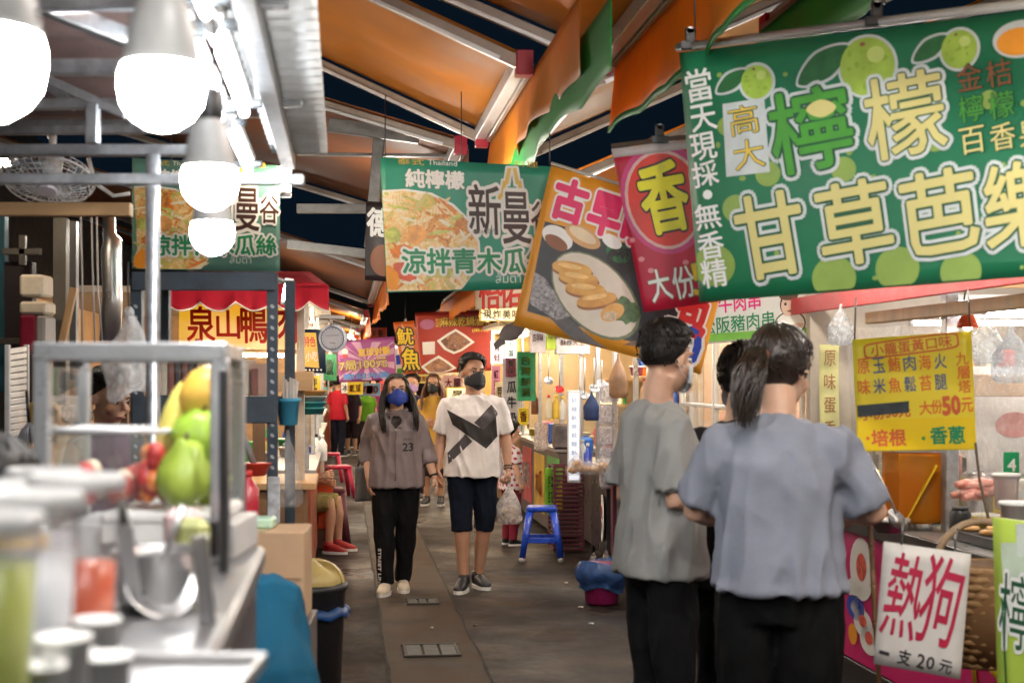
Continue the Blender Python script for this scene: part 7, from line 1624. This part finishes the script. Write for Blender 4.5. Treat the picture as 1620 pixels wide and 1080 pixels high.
# --- the woman in the grey jacket
GREYJ = mat('grey wind jacket', (.215,.178,.190), .55, var=.10, scale=7, bump=.12, bscale=40, spec=.35)
BLKT = cloth('black track trousers', (.0045,.0045,.006), .8)
pw = person('woman with long dark hair, blue face mask and grey zip jacket walking beside the man', ground(627, 10.5), radians(3), 1.585,
    J=dict(hed=(.005,-.012,1.585), elR=(-.235,.05,1.13), wrR=(-.215,-.03,.885), elL=(.235,.0,1.11), wrL=(.300,-.08,.905),
           hipL=(.085,0,.90), hipR=(-.085,0,.90), knR=(-.095,-.09,.49), anR=(-.075,-.13,.085), toR=(-.10,-.25,.03), knL=(.075,-.01,.49), anL=(.05,.06,.085), toL=(.06,-.05,.03)),
    pitch=radians(-6), yaw=radians(5), roll=radians(-3), fat=1.03, wide=1.05, top=GREYJ, bottom=BLKT, shoe=mat('cream trainer', (.62,.55,.44), .6), hair='long', hairm=mat('dark brown hair', (.013,.008,.007), .5, var=.4, scale=40, stretch=(1,1,.15), bump=.25, bscale=120),
    mask=navymask, res=.0075, hem=.835, ease=.030, sleeve=.74, sleeve_ease=.018, amp=.013, lease=.020, seed=4, curl=(.25,.3))
def snap(fig, part, y0=-1):
    """lets flat print lie on a garment: finds the cloth in front of x, z in the figure's own frame"""
    me = fig[part].data; t = bvhtree.BVHTree.FromPolygons([v.co for v in me.vertices], [p.vertices for p in me.polygons])
    W = WM[fig['body'].name]
    def f(x, z, dz=.002):
        h = t.ray_cast(V((x, y0, z)), V((0,1,0)))
        y = h[0].y if h[0] else -.12
        return W@V((x, y-dz, z))
    return f
f = snap(pw, 'top')
k = MB(); text_on(k, '23', lambda x, y, dz: f(.088+x*.074, 1.075+y*.058, dz+.001), [(.03, INK, .002)])
text_on(k, 'SPORT', lambda x, y, dz: f(.088+x*.070, 1.13+y*.018, dz+.001), [(.0, INK, .002)])
k.build('number_print', pw['body'])
k = MB(); zm = mat('zip tape', (.16,.13,.14), .5)
k.ring([f(.002*sin(i), 1.19-.36*i/18, .001) for i in range(19)], .004, zm, n=6)
k.ring([f(.020, 1.215, .0), f(.13, 1.205, .001)], .0035, BLACK, n=5); k.ball(f(.0, 1.20, .002), .007, STEEL, 8); k.build('zip', pw['body'])
k = MB(); W = WM[pw['body'].name]                                            # collar, dark shirt in the neck opening
k.ring([W@V((.072*cos(a), .022+.060*sin(a)-.02*(sin(a) < -.2), 1.345+.022*sin(a))) for a in [2*pi*i/24 for i in range(25)]], [(.012,.018)]*25, GREYJ, n=8)
k.build('collar', pw['body'])
k = MB(); k.poly([f(x, z, .003) for x, z in ((-.055,1.30),(.06,1.30),(.035,1.245),(.0,1.205),(-.035,1.25))], INK); k.build('inner_shirt', pw['body'])
fl = snap(pw, 'trousers')
k = MB()
text_on(k, 'STREET LINE', lambda x, y, dz: fl(-.117+y*.022, .20-x*.28, dz), [(.03, PWHITE, .003)])
k.build('leg_print', pw['body'])
# --- the man in the white T-shirt
TEE = cloth('white jersey', (.80,.76,.76)); NAVY = cloth('navy shorts cloth', (.006,.010,.022))
pm = person('man in white T-shirt with black chevron, black mask and navy shorts carrying a plastic bag', ground(748, 10.6), radians(6), 1.725,
    J=dict(hed=(.0,-.012,1.585), shL=(.168,.012,1.358), shR=(-.168,.012,1.358), elR=(-.235,.03,1.12), wrR=(-.262,-.06,.89), elL=(.245,.03,1.12), wrL=(.255,-.06,.88),
           hipR=(-.095,0,.90), hipL=(.095,0,.90), knR=(-.085,-.055,.49), anR=(-.072,-.07,.085), toR=(-.11,-.19,.03), knL=(.088,.03,.49), anL=(.045,.10,.085), toL=(.085,-.02,.03)),
    yaw=radians(20), pitch=radians(-3), roll=radians(3), wide=1.03, top=TEE, bottom=NAVY, leg=.56, lease=.014, shoe=mat('black trainer', (.016,.016,.02), .5), hair='short', mask=blackmask,
    res=.0068, hem=.835, ease=.028, sleeve=.45, sleeve_ease=.022, amp=.010, seed=9, curl=(.75,.35),
    skin=mat('tanned skin', (.47,.255,.165), .48, var=.10, scale=14, bump=.03, bscale=220, sss=.12))
f = snap(pm, 'top'); k = MB(); s = 1.725/1.7
cg = mat('charcoal print', (.075,.065,.072), .7, bump=0)
def band(pts, m, dz):
    """strip a-b of given width laid on the shirt in small pieces"""
    (x0, z0), (x1, z1), (x2, z2), (x3, z3) = pts
    k.sheet(lambda u, v: f(lerp(lerp(x0,x1,u), lerp(x3,x2,u), v)*s, lerp(lerp(z0,z1,u), lerp(z3,z2,u), v)*s, dz), 22, 8, m)
band([(-.195,1.325),(.072,1.178),(.086,1.042),(-.155,1.215)], INK, .004)
band([(.066,1.176),(.160,1.275),(.172,1.130),(.084,1.042)], INK, .0045)
band([(-.004,1.232),(.130,1.362),(.182,1.296),(.076,1.168)], cg, .003)
band([(-.065,1.150),(-.015,1.096),(-.185,.930),(-.192,1.010)], cg, .003)
k.build('chevron_print', pm['body'])
for z, r in ((.905,.032),(.885,.031)):
    k = MB(); W = pm['T']; a, b = pm['j']['elL'], pm['j']['wrL']; d = (b-a).normalized(); c = b-d*(.01 if z > .9 else .03)
    x = d.orthogonal().normalized(); y = d.cross(x)
    k.ring([W@(c+(x*cos(t)+y*sin(t))*.029) for t in [2*pi*i/16 for i in range(17)]], [(.004,.007)]*17, BLACK, n=6, caps=False); k.build('bracelet', pm['body'])
k = MB(); W = pw['T']; a, b = pw['j']['elL'], pw['j']['wrL']; d = (b-a).normalized(); c = b-d*.02; x = d.orthogonal().normalized(); y = d.cross(x)
k.ring([W@(c+(x*cos(t)+y*sin(t))*.03) for t in [2*pi*i/16 for i in range(17)]], [(.005,.011)]*17, BLACK, n=6, caps=False); k.build('wrist_watch', pw['body'])
# her shoulder bag
t = thing('shoulder_bag', 'grey tote bag hanging at the elbow of the woman with the blue mask', 'bag', P(577, 800, 10.62))
k = MB(); gb = cloth('grey canvas', (.16,.15,.15))
c = P(577, 765, 10.66)
k.sheet(lambda u, v: c+V((-.07+.14*u, .05*sin(pi*u)*(.6+.4*v)+.06*(u-.5), .13-.26*v)), 10, 10, gb, .03); k.build('bag_body', t)
k = MB(); k.ring([c+V((-.05,0,.13)), c+V((-.02,0,.26)), P(590,672,10.55), P(600,680,10.62), c+V((.05,.02,.13))], (.012,.004), gb, n=6); k.build('strap', t)
# bag of food in his hand
hand = pm['T']@(pm['j']['wrL']+(pm['j']['wrL']-pm['j']['elL']).normalized()*.085)
t = thing('carrier_bag', 'white see-through plastic bag of food hanging from the walking man\'s hand', 'plastic bag', hand+V((.0,0,-.33)))
k = MB()
k.sheet(bagf(hand+V((.0,0,-.005)), .088, .055, .31), 30, 22, BAGW); k.build('bag_film', t)
k = MB()
R = random.Random(3)
for i in range(14): k.ball(hand+V((R.uniform(-.05,.05), R.uniform(-.025,.025), -.29+R.uniform(0,.085))), (.022,.02,.014), ramp('fried food', [(.25,.10,.03),(.5,.26,.10),(.62,.40,.22)], 30, 'noise'), 8)
k.build('food', t)

# --- the two customers seen from behind
GT = cloth('grey green jersey', (.33,.335,.325)); CHAR = cloth('charcoal trousers', (.0085,.0085,.010))
pg = person('man in grey T-shirt and dark trousers seen from behind beneath the hanging banners', ground(1044, 5.1), radians(108), 1.765,
    J=dict(hed=(0,-.03,1.59), nck=(0,.012,1.44), shR=(-.145,.012,1.352), shL=(.145,.012,1.352), elR=(-.19,.03,1.115), wrR=(-.10,-.17,1.125), elL=(.215,.05,1.11), wrL=(-.06,-.19,1.17)),
    yaw=radians(24), pitch=radians(4), wide=1.10, fat=.82, headscale=.97, top=GT, bottom=CHAR, shoe=mat('black trainer', (.016,.016,.02), .5), hair='short', mask=whitemask, res=.0075,
    hem=.85, ease=.030, sleeve=.46, sleeve_ease=.022, amp=.0115, lease=.016, seed=21, palm=((0,.3,-1),(0,.3,-1)))
BT = cloth('dusty blue jersey', (.235,.255,.315))
pb = person('woman with dark ponytail in dusty blue T-shirt and black trousers at the yellow sign', ground(1232, 4.45), radians(163), 1.725,
    J=dict(hed=(0,-.055,1.585), nck=(0,.005,1.435), elR=(-.285,-.06,1.15), wrR=(-.20,-.27,1.12), elL=(.265,-.03,1.14), wrL=(.16,-.25,1.10)),
    yaw=radians(-20), pitch=radians(12), fat=1.0, wide=.99, top=BT, bottom=cloth('black trousers', (.0035,.0035,.004)), shoe=mat('black trainer', (.016,.016,.02), .5), hair='pony', hairm=mat('brown black hair', (.024,.015,.011), .33, var=.4, scale=40, stretch=(1,1,.15), bump=.25, bscale=120),
    res=.0085, hem=.91, ease=.026, sleeve=.45, sleeve_ease=.024, amp=.0115, lease=.026, seed=33)
pc = person('dark-haired customer with high black ponytail half hidden behind the blue T-shirt woman', ground(1172, 5.35), radians(155), 1.69,
    J=dict(hed=(0,-.04,1.585)), yaw=radians(15), pitch=radians(8), top=cloth('black blouse', (.02,.02,.022)), bottom=CHAR, shoe=mat('black trainer', (.016,.016,.02), .5), hair='ponyhigh', seed=41, res=.011, mask=whitemask)
# ------------------------------------------------------------------ other people
def simple(label, px, py, H, rot, topc, botc, hair='short', **q):
    Y = CAMZ*F/(py-HZ); return person(label, V(((px-810)/F*Y, Y, 0)), rot, H, top=cloth('cloth '+str(topc), topc), bottom=cloth('cloth '+str(botc), botc), shoe=mat('black trainer', (.016,.016,.02), .5), hair=hair, res=.013, face=q.pop('face', False), amp=.006, **q)
GOLDS = mat('tan skin', (.55,.31,.20), .48, var=.10, scale=14, bump=.03, sss=.1)
simple('woman in strappy yellow top with long skirt and black mask behind the couple', 686, 799, 1.60, radians(-8), (.72,.42,.08), (.05,.035,.04), 'long', hairm=mat('reddish brown hair', (.16,.06,.03), .4, var=.4, scale=40), mask=blackmask, sleeve=.12, ease=.008, sleeve_ease=.006, skin=GOLDS, skirt=False, leg=.62, face=True, seed=51,
       J=dict(elR=(-.20,.0,1.10), wrR=(-.06,-.18,1.10), elL=(.20,.0,1.10), wrL=(.08,-.18,1.08)))
k = MB(); c = P(690, 700, 17.2); k.sheet(bagf(c+V((.03,0,.05)), .10, .07, .36), 20, 12, mat('gold lit bag', (.75,.50,.18), .4, trans=.4)); k.build('shopping_bag', None, 'golden paper bag held by the woman in the yellow top', 'bag')
simple('person with violet mask and dark clothes behind the woman in the grey jacket', 652, 790, 1.60, 0, (.03,.03,.06), (.02,.02,.03), mask=mat('violet mask cloth', (.45,.28,.60), .6), seed=52)
simple('man in red T-shirt and dark trousers standing far down the lane', 535, 722, 1.56, radians(150), (.50,.02,.04), (.012,.014,.03), seed=53, sleeve=.5)
simple('person in black with pink bag next to the man in the red T-shirt', 556, 720, 1.45, radians(-20), (.03,.02,.035), (.02,.012,.015), 'long', seed=54, leg=.6)
simple('person in green T-shirt with white mask far down the lane', 580, 716, 1.40, radians(5), (.16,.42,.03), (.05,.05,.06), mask=whitemask, seed=55)
simple('person in orange shirt between the far red and green shirts', 567, 712, 1.35, radians(60), (.60,.25,.06), (.05,.03,.03), 'long', seed=56)
simple('dark figure at the very end of the lane', 522, 712, 1.5, radians(170), (.25,.22,.22), (.03,.03,.03), seed=57)
for i, (px, py, H, rot, tc, bc, hr, lab) in enumerate(((548,708,1.62,170,(.10,.16,.35),(.03,.03,.04),'short','far figure in a blue shirt walking away'),(590,707,1.5,20,(.55,.5,.48),(.08,.07,.06),'long','far figure in a white blouse facing the viewer'),(601,712,1.6,150,(.35,.06,.20),(.03,.03,.05),'short','far figure in a plum shirt seen from behind'),(611,706,1.55,-10,(.60,.42,.12),(.1,.08,.07),'short','far figure in a mustard shirt'),(514,706,1.6,30,(.08,.28,.26),(.02,.02,.03),'short','far figure in a sea green shirt by the stacked baskets'),(640,716,1.6,0,(.45,.10,.05),(.05,.04,.05),'short','far figure in a rust shirt behind the walking woman'))):
    simple(lab, px, py, H, radians(rot), tc, bc, hr, seed=70+i, hands=False)
# child in polka dots by the cart
def dots(me, S):
    me.materials.append(mat('plum dot print', (.35,.02,.08), .7, bump=0)); R = random.Random(2); n = len(me.polygons); mi = [0]*n
    for i, p in enumerate(me.polygons):
        c = p.center; a = math.atan2(c.y, c.x)*.13
        gx, gz = a/.05, c.z/.05; gx += .5*(int(math.floor(gz))%2)
        if (gx-math.floor(gx)-.5)**2+(gz-math.floor(gz)-.5)**2 < .075: mi[i] = 1
    me.polygons.foreach_set('material_index', mi)
Y = 13.4
person('small child in white top with plum dots standing beside the walking man', V(((808-810)/F*Y, Y, 0)), radians(120), 1.12, top=cloth('white dotted cloth', (.68,.62,.64)), bottom=cloth('dark red trousers', (.20,.02,.04)), shoe=mat('black trainer', (.016,.016,.02), .5), res=.008, hair='short', paint=dots, headscale=1.45, seed=61, face=False)
# seated child at the left with olive shorts
Y = 12.9; SJ = dict(pel=(0,.0,.50), wai=(0,.02,.65), che=(0,.0,.83), nck=(0,.0,1.0), hed=(0,-.03,1.15), shL=(.155,.0,.92), shR=(-.155,.0,.92), elL=(.21,-.06,.70), wrL=(.14,-.28,.68), elR=(-.21,-.06,.70), wrR=(-.12,-.30,.76),
    hipL=(.09,0,.48), hipR=(-.09,0,.48), knL=(.12,-.40,.50), knR=(-.12,-.40,.50), anL=(.12,-.40,.085), anR=(-.12,-.38,.085), toL=(.13,-.52,.03), toR=(-.13,-.50,.03))
person('seated child in olive camouflage shorts and red shoes beside the maroon stool', V(((468-810)/F*Y, Y, .0)), radians(80), 1.55, J=SJ, top=cloth('brown T-shirt cloth', (.10,.05,.03)), bottom=ramp('olive camouflage', [(.10,.09,.03),(.28,.24,.08),(.40,.36,.16)], 14, 'noise', .8), leg=.5, shoe=mat('red shoe', (.40,.03,.03), .5), res=.009, hem=.86, hair='short', seed=62, skin=GOLDS, face=False)
stool('stool', 'low stool under the seated child at the left', V(((466-810)/F*Y, Y+.02, 0)), ALLEY, MAROON, .36, .26, .3)
# teal-shirt person bending beside the cardboard box
Y = 3.55; x = (425-810)/F*Y
BJ = dict(pel=(0,.10,.62), wai=(0,.0,.72), che=(0,-.20,.80), nck=(0,-.42,.80), hed=(0,-.55,.80), shL=(.175,-.34,.80), shR=(-.175,-.34,.80), elL=(.20,-.44,.55), wrL=(.14,-.62,.46), elR=(-.20,-.44,.55), wrR=(-.14,-.62,.46),
    hipL=(.10,.12,.58), hipR=(-.10,.12,.58), knL=(.13,-.22,.50), knR=(-.13,-.22,.50), anL=(.12,.0,.085), anR=(-.12,.0,.085), toL=(.13,-.12,.03), toR=(-.13,-.12,.03))
BJ = dict(pel=(0,.0,.72), wai=(0,-.02,.85), che=(0,-.10,1.00), nck=(0,-.26,1.06), hed=(0,-.40,1.02), shL=(.165,-.19,1.03), shR=(-.165,-.19,1.03), elL=(.24,-.24,.76), wrL=(.14,-.48,.70), elR=(-.24,-.24,.76), wrR=(-.14,-.48,.70),
    hipL=(.10,.02,.68), hipR=(-.10,.02,.68), knL=(.13,-.38,.56), knR=(-.13,-.38,.56), anL=(.12,-.30,.085), anR=(-.12,-.30,.085), toL=(.13,-.42,.03), toR=(-.13,-.42,.03))
person('person in teal blue T-shirt bending down behind the juice counter', V((x-.06, Y, 0)), radians(215), 1.64, J=BJ, pitch=radians(35), top=cloth('teal blue jersey', (.008,.085,.16)), bottom=cloth('navy trousers', (.01,.012,.02)), shoe=mat('black trainer', (.016,.016,.02), .5), hair='short', seed=63, amp=.009, ease=.035, sleeve=.46, sleeve_ease=.03, hem=.85, face=False)
# vendor in purple, helper with a black cap
Y = 6.4
person('vendor in purple shirt standing behind the hanging white bags', V(((172-810)/F*Y, Y, 0)), radians(60), 1.60, top=cloth('purple cloth', (.14,.035,.15)), bottom=cloth('navy trousers', (.01,.012,.02)), shoe=mat('black trainer', (.016,.016,.02), .5), hair='short', seed=64, face=True, pitch=radians(15))
Y = 2.15; fig = person('helper with a black cap at the left edge behind the drink cups', V(((-28-810)/F*Y, Y, 0)), radians(50), 1.475, top=cloth('black cloth', (.015,.015,.017)), bottom=cloth('navy trousers', (.01,.012,.02)), shoe=mat('black trainer', (.016,.016,.02), .5), hair='crop', seed=65, face=True, pitch=radians(10))
k = MB(); k.T = fig['T']@fig['HM']; capm = cloth('black cap cloth', (.014,.014,.016))
k.sheet(lambda u, v: V((.090*sin(v*pi/2)*cos(2*pi*u), .012+.110*sin(v*pi/2)*sin(2*pi*u), .045+.088*cos(v*pi/2))), 28, 10, capm, .003)
k.sheet(lambda u, v: V((.078*(u-.5)*2*(1-.25*v), -.085-.075*v*(1-((u-.5)*2)**2*.55), .050-.022*v)), 12, 6, capm, .004)
k.build('cap', fig['body'])
